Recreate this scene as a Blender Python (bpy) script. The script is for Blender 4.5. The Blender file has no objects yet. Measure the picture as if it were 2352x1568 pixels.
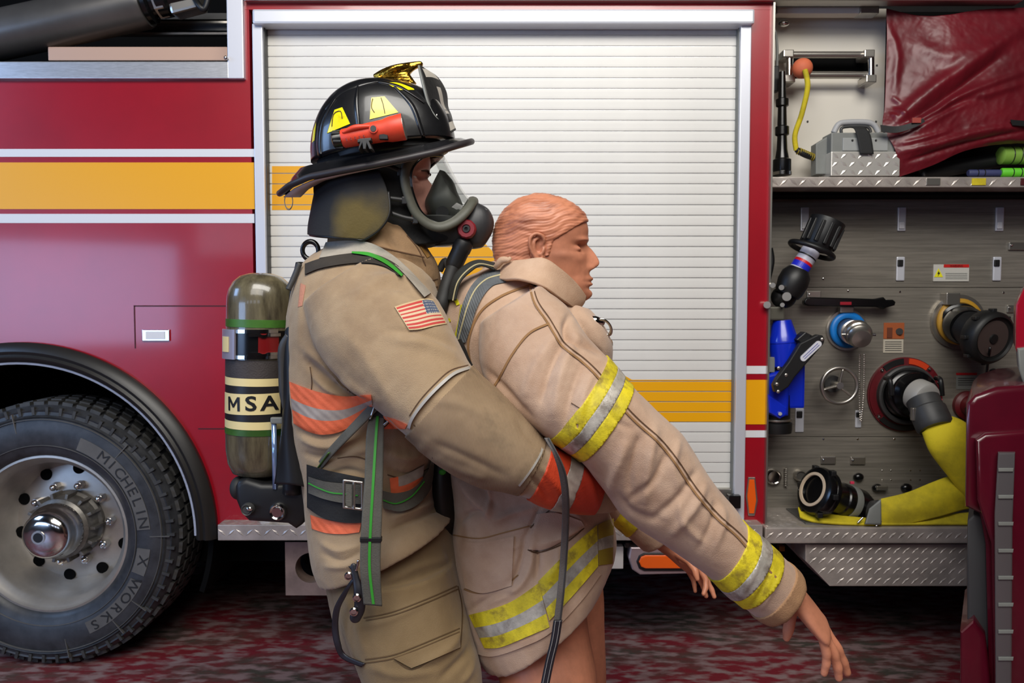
import bpy, bmesh, math, random
import numpy as np
from mathutils import Vector, Matrix
from mathutils.bvhtree import BVHTree
random.seed(7); np.random.seed(7)
SC = bpy.context.scene
COL = SC.collection
PI = math.pi
V = Vector

# ------------------------------------------------------------------ camera
F = 1800.0; TH = math.radians(2.9); CAM = V((0, -3.0, 1.42))
FWD = V((0, math.cos(TH), -math.sin(TH))); UP = V((0, math.sin(TH), math.cos(TH)))
cd = bpy.data.cameras.new('camera'); cam = bpy.data.objects.new('camera', cd); COL.objects.link(cam)
cd.sensor_width = 36; cd.lens = 36 * F / 2352; cd.clip_start = .05
cam.location = CAM; cam.rotation_euler = (PI / 2 - TH, 0, 0)
cd.dof.use_dof = True; cd.dof.focus_distance = 1.62; cd.dof.aperture_fstop = 9.0
SC.camera = cam
# ------------------------------------------------------------------ view, world, light
SC.view_settings.view_transform = 'Standard'; SC.view_settings.look = 'None'
SC.view_settings.gamma = 1; SC.view_settings.use_curve_mapping = False
SC.view_settings.exposure = 0.25
W = bpy.data.worlds.new('world'); SC.world = W; W.use_nodes = True
W.node_tree.nodes['Background'].inputs[0].default_value = (.6, .7, .9, 1)
W.node_tree.nodes['Background'].inputs[1].default_value = .05

def area(name, loc, target, sx, sy, power, color):
    l = bpy.data.lights.new(name, 'AREA'); l.shape = 'RECTANGLE'; l.size = sx; l.size_y = sy
    l.energy = power; l.color = color
    o = bpy.data.objects.new(name, l); COL.objects.link(o); o.location = loc
    o.rotation_euler = (V(target) - V(loc)).to_track_quat('-Z', 'Y').to_euler()
    return o
area('ceiling_lamp', (0.3, -3.1, 3.9), (0.3, -.4, .9), 3.2, 1.2, 105, (1.0, .965, .90))
area('ceiling_lamp_rear', (-.3, -5.6, 4.1), (0, -.5, 1.2), 3.6, 1.6, 78, (1.0, .97, .93))
area('daylight_door', (-4.9, -5.2, 1.5), (-1.9, 0, .8), 2.6, 1.1, 60, (.40, .60, 1.0))
area('daylight_side', (-4.4, -1.9, 2.9), (-1.9, 0, .5), 1.2, 1.2, 40, (.36, .58, 1.0))

# ------------------------------------------------------------------ helpers
def P(px, py, Y):
    d = V(((px - 1176) / F, 0, 0)) + FWD + UP * ((784 - py) / F)
    return CAM + d * ((Y - CAM.y) / d.y)

def ray(px, py):
    return (V(((px - 1176) / F, 0, 0)) + FWD + UP * ((784 - py) / F)).normalized()

def px_of(co):
    r = co - np.array(CAM); z = r @ np.array(FWD); u = r[:, 0]; v = r @ np.array(UP)
    return np.stack([1176 + F * u / z, 784 - F * v / z], 1)

def S(c): c /= 255.; return c / 12.92 if c <= .04045 else ((c + .055) / 1.055) ** 2.4
def rgb(c): return (S(c[0]), S(c[1]), S(c[2]), 1)

def mat(name, c, rough=.5, metal=0., var=0., vs=8., bump=0., bs=200., coat=0., emit=0., c2=None, stretch=None, sheen=0., alpha=None, spec=.5, contrast=(.35, .65), bd=.002):
    m = bpy.data.materials.new(name); m.use_nodes = True; nt = m.node_tree; b = nt.nodes['Principled BSDF']
    b.inputs['Base Color'].default_value = rgb(c); b.inputs['Roughness'].default_value = rough
    b.inputs['Metallic'].default_value = metal; b.inputs['Coat Weight'].default_value = coat
    b.inputs['Coat Roughness'].default_value = .08; b.inputs['Specular IOR Level'].default_value = spec
    b.inputs['Sheen Weight'].default_value = sheen
    if emit: b.inputs['Emission Color'].default_value = rgb(c); b.inputs['Emission Strength'].default_value = emit
    tc = nt.nodes.new('ShaderNodeTexCoord'); mp = nt.nodes.new('ShaderNodeMapping')
    nt.links.new(tc.outputs['Object'], mp.inputs[0])
    if stretch: mp.inputs['Scale'].default_value = stretch
    if var or c2:
        n = nt.nodes.new('ShaderNodeTexNoise'); n.inputs['Scale'].default_value = vs; n.inputs['Detail'].default_value = 6
        n.inputs['Roughness'].default_value = .65
        nt.links.new(mp.outputs[0], n.inputs['Vector'])
        r = nt.nodes.new('ShaderNodeValToRGB'); nt.links.new(n.outputs[0], r.inputs[0])
        lo = c2 if c2 else tuple(x * (1 - var) for x in c); hi = c if c2 else tuple(min(255, x * (1 + var * .6)) for x in c)
        r.color_ramp.elements[0].position = contrast[0]; r.color_ramp.elements[0].color = rgb(lo)
        r.color_ramp.elements[1].position = contrast[1]; r.color_ramp.elements[1].color = rgb(hi)
        nt.links.new(r.outputs[0], b.inputs['Base Color'])
    if bump:
        n2 = nt.nodes.new('ShaderNodeTexNoise'); n2.inputs['Scale'].default_value = bs; n2.inputs['Detail'].default_value = 3
        nt.links.new(mp.outputs[0], n2.inputs['Vector'])
        bp = nt.nodes.new('ShaderNodeBump'); bp.inputs['Strength'].default_value = bump; bp.inputs['Distance'].default_value = bd
        nt.links.new(n2.outputs[0], bp.inputs['Height']); nt.links.new(bp.outputs[0], b.inputs['Normal'])
    return m

def wave_bump(m, scale, rot, strength=.5, dist=.002, profile='SIN'):
    nt = m.node_tree; b = nt.nodes['Principled BSDF']
    tc = nt.nodes.new('ShaderNodeTexCoord'); mp = nt.nodes.new('ShaderNodeMapping'); mp.inputs['Rotation'].default_value = rot
    w = nt.nodes.new('ShaderNodeTexWave'); w.inputs['Scale'].default_value = scale; w.wave_profile = profile
    nt.links.new(tc.outputs['Object'], mp.inputs[0]); nt.links.new(mp.outputs[0], w.inputs[0])
    bp = nt.nodes.new('ShaderNodeBump'); bp.inputs['Strength'].default_value = strength; bp.inputs['Distance'].default_value = dist
    nt.links.new(w.outputs[1], bp.inputs['Height'])
    old = b.inputs['Normal'].links
    if old: nt.links.new(old[0].from_socket, bp.inputs['Normal'])
    nt.links.new(bp.outputs[0], b.inputs['Normal'])
    return m

def grime(m, col, scale, lo, hi, seed=0., amt=.8):
    nt = m.node_tree; b = nt.nodes['Principled BSDF']; tc = nt.nodes.new('ShaderNodeTexCoord'); mp = nt.nodes.new('ShaderNodeMapping'); mp.inputs['Location'].default_value = (seed, seed * .7, seed * 1.3)
    n = nt.nodes.new('ShaderNodeTexNoise'); n.inputs['Scale'].default_value = scale; n.inputs['Detail'].default_value = 5; n.inputs['Roughness'].default_value = .6
    nt.links.new(tc.outputs['Object'], mp.inputs[0]); nt.links.new(mp.outputs[0], n.inputs['Vector'])
    mr = nt.nodes.new('ShaderNodeMapRange'); mr.inputs[1].default_value = lo; mr.inputs[2].default_value = hi; mr.inputs[4].default_value = amt; nt.links.new(n.outputs[0], mr.inputs[0])
    mx = nt.nodes.new('ShaderNodeMix'); mx.data_type = 'RGBA'; mx.inputs[7].default_value = rgb(col); mx.inputs[6].default_value = b.inputs['Base Color'].default_value
    if b.inputs['Base Color'].links: nt.links.new(b.inputs['Base Color'].links[0].from_socket, mx.inputs[6])
    nt.links.new(mr.outputs[0], mx.inputs[0]); nt.links.new(mx.outputs[2], b.inputs['Base Color'])
    return m
MT = {}
MT['red'] = mat('truck_red', (158, 10, 30), .30, coat=.6, var=.06, vs=2)
MT['yellow'] = mat('stripe_yellow', (240, 170, 8), .35, coat=.2)
MT['white'] = mat('paint_white', (222, 223, 226), .4)
MT['slat'] = mat('shutter_slat', (222, 220, 214), .5, .1, var=.02, vs=3)
MT['alu'] = mat('aluminium', (196, 196, 198), .33, .65, var=.08, vs=30, stretch=(1, 1, 14))
MT['jamb'] = mat('jamb_aluminium', (212, 214, 222), .38, .35)
MT['steel'] = mat('brushed_steel', (142, 136, 126), .38, .45, var=.12, vs=14, stretch=(.3, 1, 10), bump=.05, bs=300)
MT['chrome'] = mat('chrome', (215, 212, 208), .12, 1)
MT['satin'] = mat('satin_metal', (185, 180, 172), .3, .9)
MT['tread'] = mat('tread_plate', (186, 176, 168), .34, .45, var=.12, vs=9)
MT['black'] = mat('black_plastic', (20, 20, 21), .45)
MT['blackg'] = mat('black_gloss', (12, 12, 13), .22)
MT['rubber'] = mat('rubber', (28, 28, 28), .65, var=.2, vs=12)
MT['void'] = mat('dark_interior', (8, 8, 8), .9, spec=.1)
MT['grey'] = mat('grey_plastic', (120, 122, 118), .5, var=.05)
MT['dgrey'] = mat('dark_grey', (58, 58, 58), .5, var=.1, vs=20)
MT['blue'] = mat('blue_enamel', (10, 42, 190), .3, coat=.4)
MT['lblue'] = mat('light_blue', (20, 120, 205), .4)
MT['orange'] = mat('orange_lens', (240, 95, 15), .25, coat=.5)
MT['yhose'] = mat('yellow_hose', (205, 185, 30), .8, var=.18, vs=6, bump=.6, bs=420)
MT['wpanel'] = mat('white_panel', (214, 208, 196), .45)

def newobj(name, me, m=None, parent=None, smooth=False):
    o = bpy.data.objects.new(name, me); COL.objects.link(o)
    if m is not None:
        ms = m if isinstance(m, (list, tuple)) else [m]
        if not len(me.materials):
            for x in ms: me.materials.append(x)
        else: me.materials[0] = ms[0]
    if parent is not None: o.parent = parent; o.matrix_parent_inverse = parent.matrix_basis.inverted()
    if smooth: me.shade_smooth()
    return o

def obj(name, bm, m, parent=None, smooth=False, angle=None):
    me = bpy.data.meshes.new(name); bm.normal_update(); bm.to_mesh(me); bm.free()
    o = newobj(name, me, m, parent, smooth)
    if angle:
        me.shade_smooth()
        bm2 = bmesh.new(); bm2.from_mesh(me)
        for e in bm2.edges:
            if len(e.link_faces) == 2 and e.calc_face_angle(0) > math.radians(angle): e.smooth = False
        bm2.to_mesh(me); bm2.free()
    return o

def empty(name, loc=(0, 0, 0)):
    o = bpy.data.objects.new(name, None); COL.objects.link(o); o.location = loc; o.empty_display_size = .05
    return o
def tag(o, label=None, cat=None, group=None, kind=None):
    if label: o['label'] = label
    if cat: o['category'] = cat
    if group: o['group'] = group
    if kind: o['kind'] = kind
    return o
def thing(name, label, cat, loc=(0, 0, 0), group=None): return tag(empty(name, loc), label, cat, group)

def nb(): return bmesh.new()
def box(bm, c, s, bev=0., rot=None):
    r = bmesh.ops.create_cube(bm, size=1); vs = r['verts']
    M = Matrix.Translation(c) @ (rot.to_4x4() if rot is not None else Matrix()) @ Matrix.Diagonal((s[0], s[1], s[2], 1))
    bmesh.ops.transform(bm, matrix=M, verts=vs)
    if bev:
        es = list({e for v in vs for e in v.link_edges})
        bmesh.ops.bevel(bm, geom=es, offset=bev, segments=2, affect='EDGES', profile=.6)
    return bm
def rectw(x0, y0, x1, y1, Y):
    cx, cy = (x0 + x1) / 2, (y0 + y1) / 2
    return P(x0, cy, Y).x, P(x1, cy, Y).x, P(cx, y1, Y).z, P(cx, y0, Y).z
def pbox(bm, x0, y0, x1, y1, Y, depth, bev=0.):
    a, b, c, d = rectw(x0, y0, x1, y1, Y)
    return box(bm, V(((a + b) / 2, Y + depth / 2, (c + d) / 2)), (b - a, depth, d - c), bev)
def frame_of(d):
    d = d.normalized(); a = V((0, 0, 1)) if abs(d.z) < .9 else V((1, 0, 0))
    u = d.cross(a).normalized(); return u, d.cross(u).normalized()
def rings_mesh(bm, rings, cap=True, closed=True):
    vs = [[bm.verts.new(p) for p in r] for r in rings]; n = len(vs[0]); fs = []
    for a, b in zip(vs, vs[1:]):
        for i in range(n if closed else n - 1):
            j = (i + 1) % n
            try: fs.append(bm.faces.new((a[i], a[j], b[j], b[i])))
            except ValueError: pass
    if cap and closed:
        for r, flip in ((vs[0], True), (vs[-1], False)):
            try: fs.append(bm.faces.new(list(reversed(r)) if flip else r))
            except ValueError: pass
    return fs
def lathe(bm, o, d, prof, seg=32, cap=True):
    """prof: (radius, distance along d)"""
    o = V(o); d = V(d).normalized(); u, w = frame_of(d)
    rings_mesh(bm, [[o + d * h + (u * math.cos(t) + w * math.sin(t)) * max(r, 1e-4) for t in [2 * PI * k / seg for k in range(seg)]] for r, h in prof], cap)
    return bm
def cyl(bm, a, b, r, seg=20, r2=None, bev=0.):
    a = V(a); b = V(b); L = (b - a).length; r2 = r if r2 is None else r2
    if bev: pr = [(r - bev, 0), (r, bev), (r2, L - bev), (r2 - bev, L)]
    else: pr = [(r, 0), (r2, L)]
    return lathe(bm, a, b - a, pr, seg)
def cr(pts, n):
    """catmull rom through a list of np arrays/vectors, n samples"""
    p = [np.array(q, float) for q in pts]; m = len(p)
    if m == 1: return [p[0]] * n
    out = []
    for k in range(n):
        t = k / (n - 1) * (m - 1); i = min(int(t), m - 2); f = t - i
        p0 = p[max(i - 1, 0)]; p1 = p[i]; p2 = p[i + 1]; p3 = p[min(i + 2, m - 1)]
        out.append(.5 * ((2 * p1) + (-p0 + p2) * f + (2 * p0 - 5 * p1 + 4 * p2 - p3) * f * f + (-p0 + 3 * p1 - 3 * p2 + p3) * f ** 3))
    return out
def tube(bm, pts, r, seg=12, n=None, round_end=False, flat=1.0, updir=None):
    """smooth tube through pts; r number or list; flat<1 squashes along the frame's w"""
    n = n or max(8, len(pts) * 6)
    rr = r if isinstance(r, (list, tuple)) else [r] * len(pts)
    q = cr([tuple(V(p)) + (x,) for p, x in zip(pts, rr)], n)
    C = [V(a[:3]) for a in q]; R = [a[3] for a in q]
    rings = []; u = None
    for i, c in enumerate(C):
        t = (C[min(i + 1, n - 1)] - C[max(i - 1, 0)]).normalized()
        if u is None:
            u = V(updir) if updir is not None else frame_of(t)[0]
        u = (u - t * u.dot(t)).normalized(); w = t.cross(u)
        rings.append((c, u.copy(), w, R[i], t))
    out = []
    if round_end:
        c, u_, w, R0, t = rings[0]
        for a in (80, 60, 35, 15): out.append((c - t * R0 * math.sin(math.radians(a)), u_, w, R0 * math.cos(math.radians(a))))
    out += [(c, u_, w, R0) for c, u_, w, R0, t in rings]
    if round_end:
        c, u_, w, R0, t = rings[-1]
        for a in (15, 35, 60, 80): out.append((c + t * R0 * math.sin(math.radians(a)), u_, w, R0 * math.cos(math.radians(a))))
    rings_mesh(bm, [[c + u_ * math.cos(a) * R0 + w * math.sin(a) * R0 * flat for a in [2 * PI * k / seg for k in range(seg)]] for c, u_, w, R0 in out])
    return bm
def ball(bm, c, r, s=(1, 1, 1), seg=20, rot=None):
    M = Matrix.Translation(c) @ (rot.to_4x4() if rot is not None else Matrix()) @ Matrix.Diagonal((s[0], s[1], s[2], 1))
    bmesh.ops.create_uvsphere(bm, u_segments=seg, v_segments=max(8, seg // 2), radius=r, matrix=M); return bm
def prism(bm, pts, Y0, Y1, bev=0., seg=2, slope=0.):
    """polygon given in picture coordinates, lifted to plane Y0 and extruded straight back to Y1"""
    A = [P(x, y, Y0) for x, y in pts]
    va = [bm.verts.new(p) for p in A]; vb = [bm.verts.new(p + V(((Y1 - Y0) * slope, Y1 - Y0, 0))) for p in A]; n = len(A)
    fs = [bm.faces.new(va), bm.faces.new(list(reversed(vb)))]
    for i in range(n): j = (i + 1) % n; fs.append(bm.faces.new((va[j], va[i], vb[i], vb[j])))
    bmesh.ops.recalc_face_normals(bm, faces=fs)
    if bev:
        es = [e for e in fs[0].edges]
        bmesh.ops.bevel(bm, geom=es, offset=bev, segments=seg, affect='EDGES', profile=.5)
    return bm
def prismw(bm, A, B_off, bev=0.):
    va = [bm.verts.new(p) for p in A]; vb = [bm.verts.new(p + B_off) for p in A]; n = len(A)
    fs = [bm.faces.new(va), bm.faces.new(list(reversed(vb)))]
    for i in range(n): j = (i + 1) % n; fs.append(bm.faces.new((va[j], va[i], vb[i], vb[j])))
    bmesh.ops.recalc_face_normals(bm, faces=fs)
    if bev: bmesh.ops.bevel(bm, geom=[e for e in fs[0].edges], offset=bev, segments=2, affect='EDGES')
    return bm
def spline2(pts, n): return [tuple(a) for a in cr(pts, n)]

def loft(bm, rings, n=40, seg=40, pw=2.2, capround=True):
    """body/cloth loft: rings (xL,yL,xR,yR,Y,half depth): two silhouette points in the picture, the depth Y of the section's middle and its half depth"""
    R = []
    for r in rings:
        A = P(r[0], r[1], r[4]); B = P(r[2], r[3], r[4]); c = (A + B) / 2; u = (B - A) / 2
        w = r[5]; R.append(tuple(c) + tuple(u) + (w,))
    Q = cr(R, n); out = []
    for q in Q:
        c = V(q[:3]); u = V(q[3:6]); w = V((0, q[6], 0)); ring = []
        for k in range(seg):
            a = 2 * PI * k / seg; ca, sa = math.cos(a), math.sin(a)
            f = (abs(ca) ** pw + abs(sa) ** pw) ** (-1 / pw)
            ring.append(c + u * ca * f + w * sa * f)
        out.append(ring)
    rings_mesh(bm, out)
    return bm

def fuse(bm, voxel, smooth=2, lam=.5):
    """one continuous skin out of overlapping solids"""
    bmesh.ops.recalc_face_normals(bm, faces=bm.faces)
    me = bpy.data.meshes.new('tmp'); bm.to_mesh(me); bm.free()
    o = bpy.data.objects.new('tmp', me); COL.objects.link(o)
    md = o.modifiers.new('r', 'REMESH'); md.mode = 'VOXEL'; md.voxel_size = voxel
    if smooth:
        sm = o.modifiers.new('s', 'SMOOTH'); sm.factor = lam; sm.iterations = smooth
    dg = bpy.context.evaluated_depsgraph_get(); dg.update()
    m2 = bpy.data.meshes.new_from_object(o.evaluated_get(dg))
    bpy.data.objects.remove(o); bpy.data.meshes.remove(me)
    return m2

def get_co(me):
    n = len(me.vertices); a = np.empty(n * 3); me.vertices.foreach_get('co', a); return a.reshape(-1, 3)
def get_no(me):
    n = len(me.vertices); a = np.empty(n * 3); me.vertex_normals.foreach_get('vector', a); return a.reshape(-1, 3)
def set_co(me, co): me.vertices.foreach_set('co', co.reshape(-1)); me.update()

def fld(co, scale, seed, stretch=(1, 1, 1), warp=.6):
    """smooth pseudo noise in -1..1 from warped sines"""
    rs = np.random.RandomState(seed); p = co * np.array(stretch) * scale; out = np.zeros(len(co)); tot = 0
    for o in range(3):
        for k in range(4):
            d = rs.normal(size=3); d /= np.linalg.norm(d); ph = rs.rand() * 6.28
            wv = np.sin(p @ rs.normal(size=3) * .7 + rs.rand() * 6.28) * warp * 2
            out += np.sin(p @ d * (1.8 ** o) * 2.2 + ph + wv) / (1.7 ** o); tot += .55 / (1.7 ** o)
    return np.clip(out / tot / 1.6, -1, 1)

def sculpt(me, folds=(), wr=(), facing_pow=1.0):
    """folds: (polyline px, width px, amplitude m) raised or sunk along the surface where it faces the viewer's side; wr: (amp, scale, seed, stretch)"""
    co = get_co(me); no = get_no(me); px = px_of(co)
    vw = co - np.array(CAM); vw /= np.linalg.norm(vw, axis=1)[:, None]
    fc = np.clip(-(no * vw).sum(1) * 1.6, 0, 1)
    d = np.zeros(len(co))
    for pts, w, amp in folds:
        q = np.array(spline2(pts, max(6, len(pts) * 5)))
        best = np.full(len(co), 1e9); tt = np.zeros(len(co))
        lo = q.min(0) - 3 * w; hi = q.max(0) + 3 * w
        idx = np.where((px[:, 0] > lo[0]) & (px[:, 0] < hi[0]) & (px[:, 1] > lo[1]) & (px[:, 1] < hi[1]) & (fc > 0))[0]
        if not len(idx): continue
        pp = px[idx]; b = best[idx]; t_ = tt[idx]
        for i in range(len(q) - 1):
            a = q[i]; e = q[i + 1] - a; L2 = (e * e).sum() + 1e-9
            t = np.clip(((pp - a) @ e) / L2, 0, 1); dd = np.linalg.norm(pp - a - t[:, None] * e, axis=1)
            k = dd < b; b[k] = dd[k]; t_[k] = (i + t[k]) / (len(q) - 1)
        d[idx] += amp * np.exp(-(b / w) ** 2) * np.sin(np.clip(t_, .02, .98) * PI) ** .5 * fc[idx]
    for amp, sc_, seed, st in wr:
        f = fld(co, sc_, seed, st); d += amp * (1 - np.abs(f) * 2.0)
    set_co(me, co + no * d[:, None])

def bvh_of(me):
    vs = [tuple(v) for v in get_co(me)]
    fs = [tuple(p.vertices) for p in me.polygons]
    return BVHTree.FromPolygons(vs, fs)

def proj_grid(bvh, G, off=.002, thick=.002, smooth=3, name='patch', m=None, parent=None, matfn=None, Ydef=-1.5, lift=None):
    """a thin cloth piece laid over a surface: G[nv][nu] of picture points, each dropped on the surface, then given thickness"""
    nv, nu = len(G), len(G[0]); T = np.full((nv, nu), np.nan); D = [[ray(*G[j][i]) for i in range(nu)] for j in range(nv)]
    for j in range(nv):
        for i in range(nu):
            h = bvh.ray_cast(CAM, D[j][i])
            if h[0] is not None: T[j, i] = h[3]
    if np.isnan(T).all(): T[:] = (Ydef + 3) / D[0][0].y
    for _ in range(nu + nv):
        bad = np.isnan(T)
        if not bad.any(): break
        Z = np.pad(T, 1, constant_values=np.nan); nb_ = np.stack([Z[:-2, 1:-1], Z[2:, 1:-1], Z[1:-1, :-2], Z[1:-1, 2:]])
        with np.errstate(all='ignore'):
            import warnings
            with warnings.catch_warnings():
                warnings.simplefilter('ignore'); mean = np.nanmean(nb_, 0)
        T[bad] = mean[bad]
    T0 = T.copy()
    for _ in range(smooth):
        Z = np.pad(T, 1, mode='edge'); sm = (Z[:-2, 1:-1] + Z[2:, 1:-1] + Z[1:-1, :-2] + Z[1:-1, 2:]) / 4
        T = np.minimum(T0, sm * .7 + T * .3)
    bm = nb(); vs = [[None] * nu for _ in range(nv)]
    for j in range(nv):
        for i in range(nu):
            o_ = off + (lift(i / (nu - 1), j / (nv - 1)) if lift else 0)
            vs[j][i] = bm.verts.new(CAM + D[j][i] * (T[j, i] - o_ - thick))
    fs = []
    for j in range(nv - 1):
        for i in range(nu - 1):
            f = bm.faces.new((vs[j][i], vs[j + 1][i], vs[j + 1][i + 1], vs[j][i + 1])); fs.append(f)
            if matfn: f.material_index = matfn((i + .5) / (nu - 1), (j + .5) / (nv - 1))
    bm.normal_update()
    # skirt: border pushed back onto / under the surface
    border = [e for e in bm.edges if len(e.link_faces) == 1]
    r = bmesh.ops.extrude_edge_only(bm, edges=border)
    nvv = [g for g in r['geom'] if isinstance(g, bmesh.types.BMVert)]
    for v in nvv:
        v.co += (v.co - CAM).normalized() * (thick + off + .004)
    return obj(name, bm, m, parent, smooth=False, angle=50)
def quadG(tl, tr, br, bl, nu, nv):
    tl, tr, br, bl = map(np.array, (tl, tr, br, bl)); G = []
    for j in range(nv):
        v = j / (nv - 1); a = tl * (1 - v) + bl * v; b = tr * (1 - v) + br * v
        G.append([tuple(a * (1 - i / (nu - 1)) + b * i / (nu - 1)) for i in range(nu)])
    return G
def bandG(top, bot, nu, nv):
    a = np.array(spline2(top, nu)); b = np.array(spline2(bot, nu))
    return [[tuple(a[i] * (1 - j / (nv - 1)) + b[i] * j / (nv - 1)) for i in range(nu)] for j in range(nv)]
def ribG(pts, w, n=40, nv=5):
    ws = w if isinstance(w, (list, tuple)) else [w] * len(pts)
    q = np.array(cr([tuple(p) + (x,) for p, x in zip(pts, ws)], n)); c = q[:, :2]; t = np.gradient(c, axis=0); t /= np.linalg.norm(t, axis=1)[:, None] + 1e-9
    nrm = np.stack([-t[:, 1], t[:, 0]], 1)
    return [[tuple(c[i] + nrm[i] * q[i, 2] * (j / (nv - 1) - .5)) for i in range(n)] for j in range(nv)]
def seam(bvh, pts, m, parent, w=3.2, off=.0012, name='seam', n=None):
    L = sum(math.dist(a, b) for a, b in zip(pts, pts[1:])); n = n or max(10, int(L / 7))
    return proj_grid(bvh, ribG(pts, w, n, 2), off * .5, off, 1, name, m, parent)
def sheet(bm, rows, nu=30, nv=12, thick=.003, matfn=None):
    """free cloth sheet through rows of 3D points"""
    R = [cr([tuple(p) for p in r], nu) for r in rows]
    C = [cr([R[k][i] for k in range(len(R))], nv) for i in range(nu)]
    vs = [[bm.verts.new(C[i][j]) for i in range(nu)] for j in range(nv)]; fs = []
    for j in range(nv - 1):
        for i in range(nu - 1):
            f = bm.faces.new((vs[j][i], vs[j][i + 1], vs[j + 1][i + 1], vs[j + 1][i])); fs.append(f)
            if matfn: f.material_index = matfn((i + .5) / (nu - 1), (j + .5) / (nv - 1))
    bm.normal_update()
    if thick: bmesh.ops.solidify(bm, geom=fs, thickness=thick)
    return bm
def PL(*a): return [P(*q) for q in a]
def band(me, planes, off, name, m, parent, limit=None, thick=None):
    """part of a garment between two planes ((point, normal) both pointing inward), lifted off by off: trim that runs right round a sleeve"""
    bm = nb(); bm.from_mesh(me)
    for pt, n in planes:
        geom = list(bm.verts) + list(bm.edges) + list(bm.faces)
        bmesh.ops.bisect_plane(bm, geom=geom, plane_co=pt, plane_no=n, clear_inner=True)
    if limit:
        bad = [f for f in bm.faces if not limit(f.calc_center_median())]
        bmesh.ops.delete(bm, geom=bad, context='FACES')
    bm.normal_update()
    for v in bm.verts: v.co += v.normal * off
    be = [e for e in bm.edges if len(e.link_faces) == 1]
    nrm = {v: v.normal.copy() for e in be for v in e.verts}
    r = bmesh.ops.extrude_edge_only(bm, edges=be); bm.verts.ensure_lookup_table()
    for g in r['geom']:
        if isinstance(g, bmesh.types.BMVert): pass
    new = [g for g in r['geom'] if isinstance(g, bmesh.types.BMVert)]
    keys = list(nrm.keys()); kd = {tuple(round(c, 6) for c in k.co): nrm[k] for k in keys}
    for v in new:
        q = kd.get(tuple(round(c, 6) for c in v.co))
        if q is not None: v.co -= q * (off + .002)
    return obj(name, bm, m, parent, smooth=True)
def text_mesh(s, size, depth=.001, bold=0.):
    c = bpy.data.curves.new('t', 'FONT'); c.body = s; c.size = size; c.extrude = depth; c.align_x = 'CENTER'; c.align_y = 'CENTER'
    c.resolution_u = 3; c.offset = bold
    o = bpy.data.objects.new('t', c); COL.objects.link(o); dg = bpy.context.evaluated_depsgraph_get(); dg.update()
    me = bpy.data.meshes.new_from_object(o.evaluated_get(dg)); bpy.data.objects.remove(o); return me
def text_bm(s, size, depth, M, bold=0.):
    me = text_mesh(s, size, depth); bm = nb(); bm.from_mesh(me); bmesh.ops.transform(bm, matrix=M, verts=bm.verts); return bm
FACE = Matrix(((1, 0, 0, 0), (0, 0, -1, 0), (0, 1, 0, 0), (0, 0, 0, 1)))   # text lying in XY -> facing -Y
def lozenges(bm, fn, nx, ny, sx, sy, L=.6, Wd=.16, h=.0018, alt=True):
    """raised tread plate lozenges; fn(a,b)->(point, normal, ax, ay)"""
    for j in range(ny):
        for i in range(nx):
            a = (i + .5) * sx; b = (j + .5) * sy; p, n, ax, ay = fn(a, b)
            if p is None: continue
            s = 1 if (i + j) % 2 or not alt else -1
            d = (ax * .75 + ay * s * .65).normalized(); e = d.cross(n)
            r = min(sx, sy); pts = [p - d * r * L, p + e * r * Wd, p + d * r * L, p - e * r * Wd]
            lo = [bm.verts.new(q) for q in pts]; t = bm.verts.new(p + n * h + d * r * L * .4); t2 = bm.verts.new(p + n * h - d * r * L * .4)
            for f in ((lo[0], lo[1], t2), (lo[1], t, t2), (lo[1], lo[2], t), (lo[2], lo[3], t), (lo[3], t2, t), (lo[3], lo[0], t2)):
                bm.faces.new(f)
    return bm
# ------------------------------------------------------------------ the bay
def fl_mat():
    m = mat('floor_paint', (128, 44, 52), .25, c2=(84, 78, 70), vs=1.6, contrast=(.40, .56), bump=.25, bs=26, stretch=(1, 2.2, 1), bd=.004)
    nt = m.node_tree; b = nt.nodes['Principled BSDF']
    n = nt.nodes.new('ShaderNodeTexNoise'); n.inputs['Scale'].default_value = 11; n.inputs['Detail'].default_value = 8
    mp = nt.nodes.new('ShaderNodeMapping'); tc = nt.nodes.new('ShaderNodeTexCoord'); mp.inputs['Scale'].default_value = (1, 2.4, 1)
    nt.links.new(tc.outputs['Object'], mp.inputs[0]); nt.links.new(mp.outputs[0], n.inputs['Vector'])
    r = nt.nodes.new('ShaderNodeValToRGB'); nt.links.new(n.outputs[0], r.inputs[0])
    r.color_ramp.elements[0].position = .46; r.color_ramp.elements[0].color = (0, 0, 0, 1)
    r.color_ramp.elements[1].position = .62; r.color_ramp.elements[1].color = (1, 1, 1, 1)
    mx = nt.nodes.new('ShaderNodeMix'); mx.data_type = 'RGBA'; nt.links.new(r.outputs[0], mx.inputs[0])
    old = b.inputs['Base Color'].links[0].from_socket; nt.links.new(old, mx.inputs[6]); mx.inputs[7].default_value = rgb((150, 124, 122))
    nt.links.new(mx.outputs[2], b.inputs['Base Color'])
    r2 = nt.nodes.new('ShaderNodeMapRange'); nt.links.new(n.outputs[0], r2.inputs[0]); r2.inputs[3].default_value = .12; r2.inputs[4].default_value = .5
    nt.links.new(r2.outputs[0], b.inputs['Roughness'])
    return m
bm = nb(); box(bm, V((0, -1.5, -.05)), (13, 13, .1)); tag(obj('floor', bm, fl_mat()), kind='structure')
wm = mat('wall_paint', (70, 66, 62), .7, var=.05)
for nm, c, s in (('wall_back', (0, 5.05, 2.4), (13.2, .1, 5)), ('wall_front', (0, -8.05, 2.4), (13.2, .1, 5)), ('wall_left', (-6.55, -1.5, 2.4), (.1, 13, 5)), ('wall_right', (6.55, -1.5, 2.4), (.1, 13, 5))):
    bm = nb(); box(bm, V(c), s); tag(obj(nm, bm, wm), kind='structure')
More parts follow.
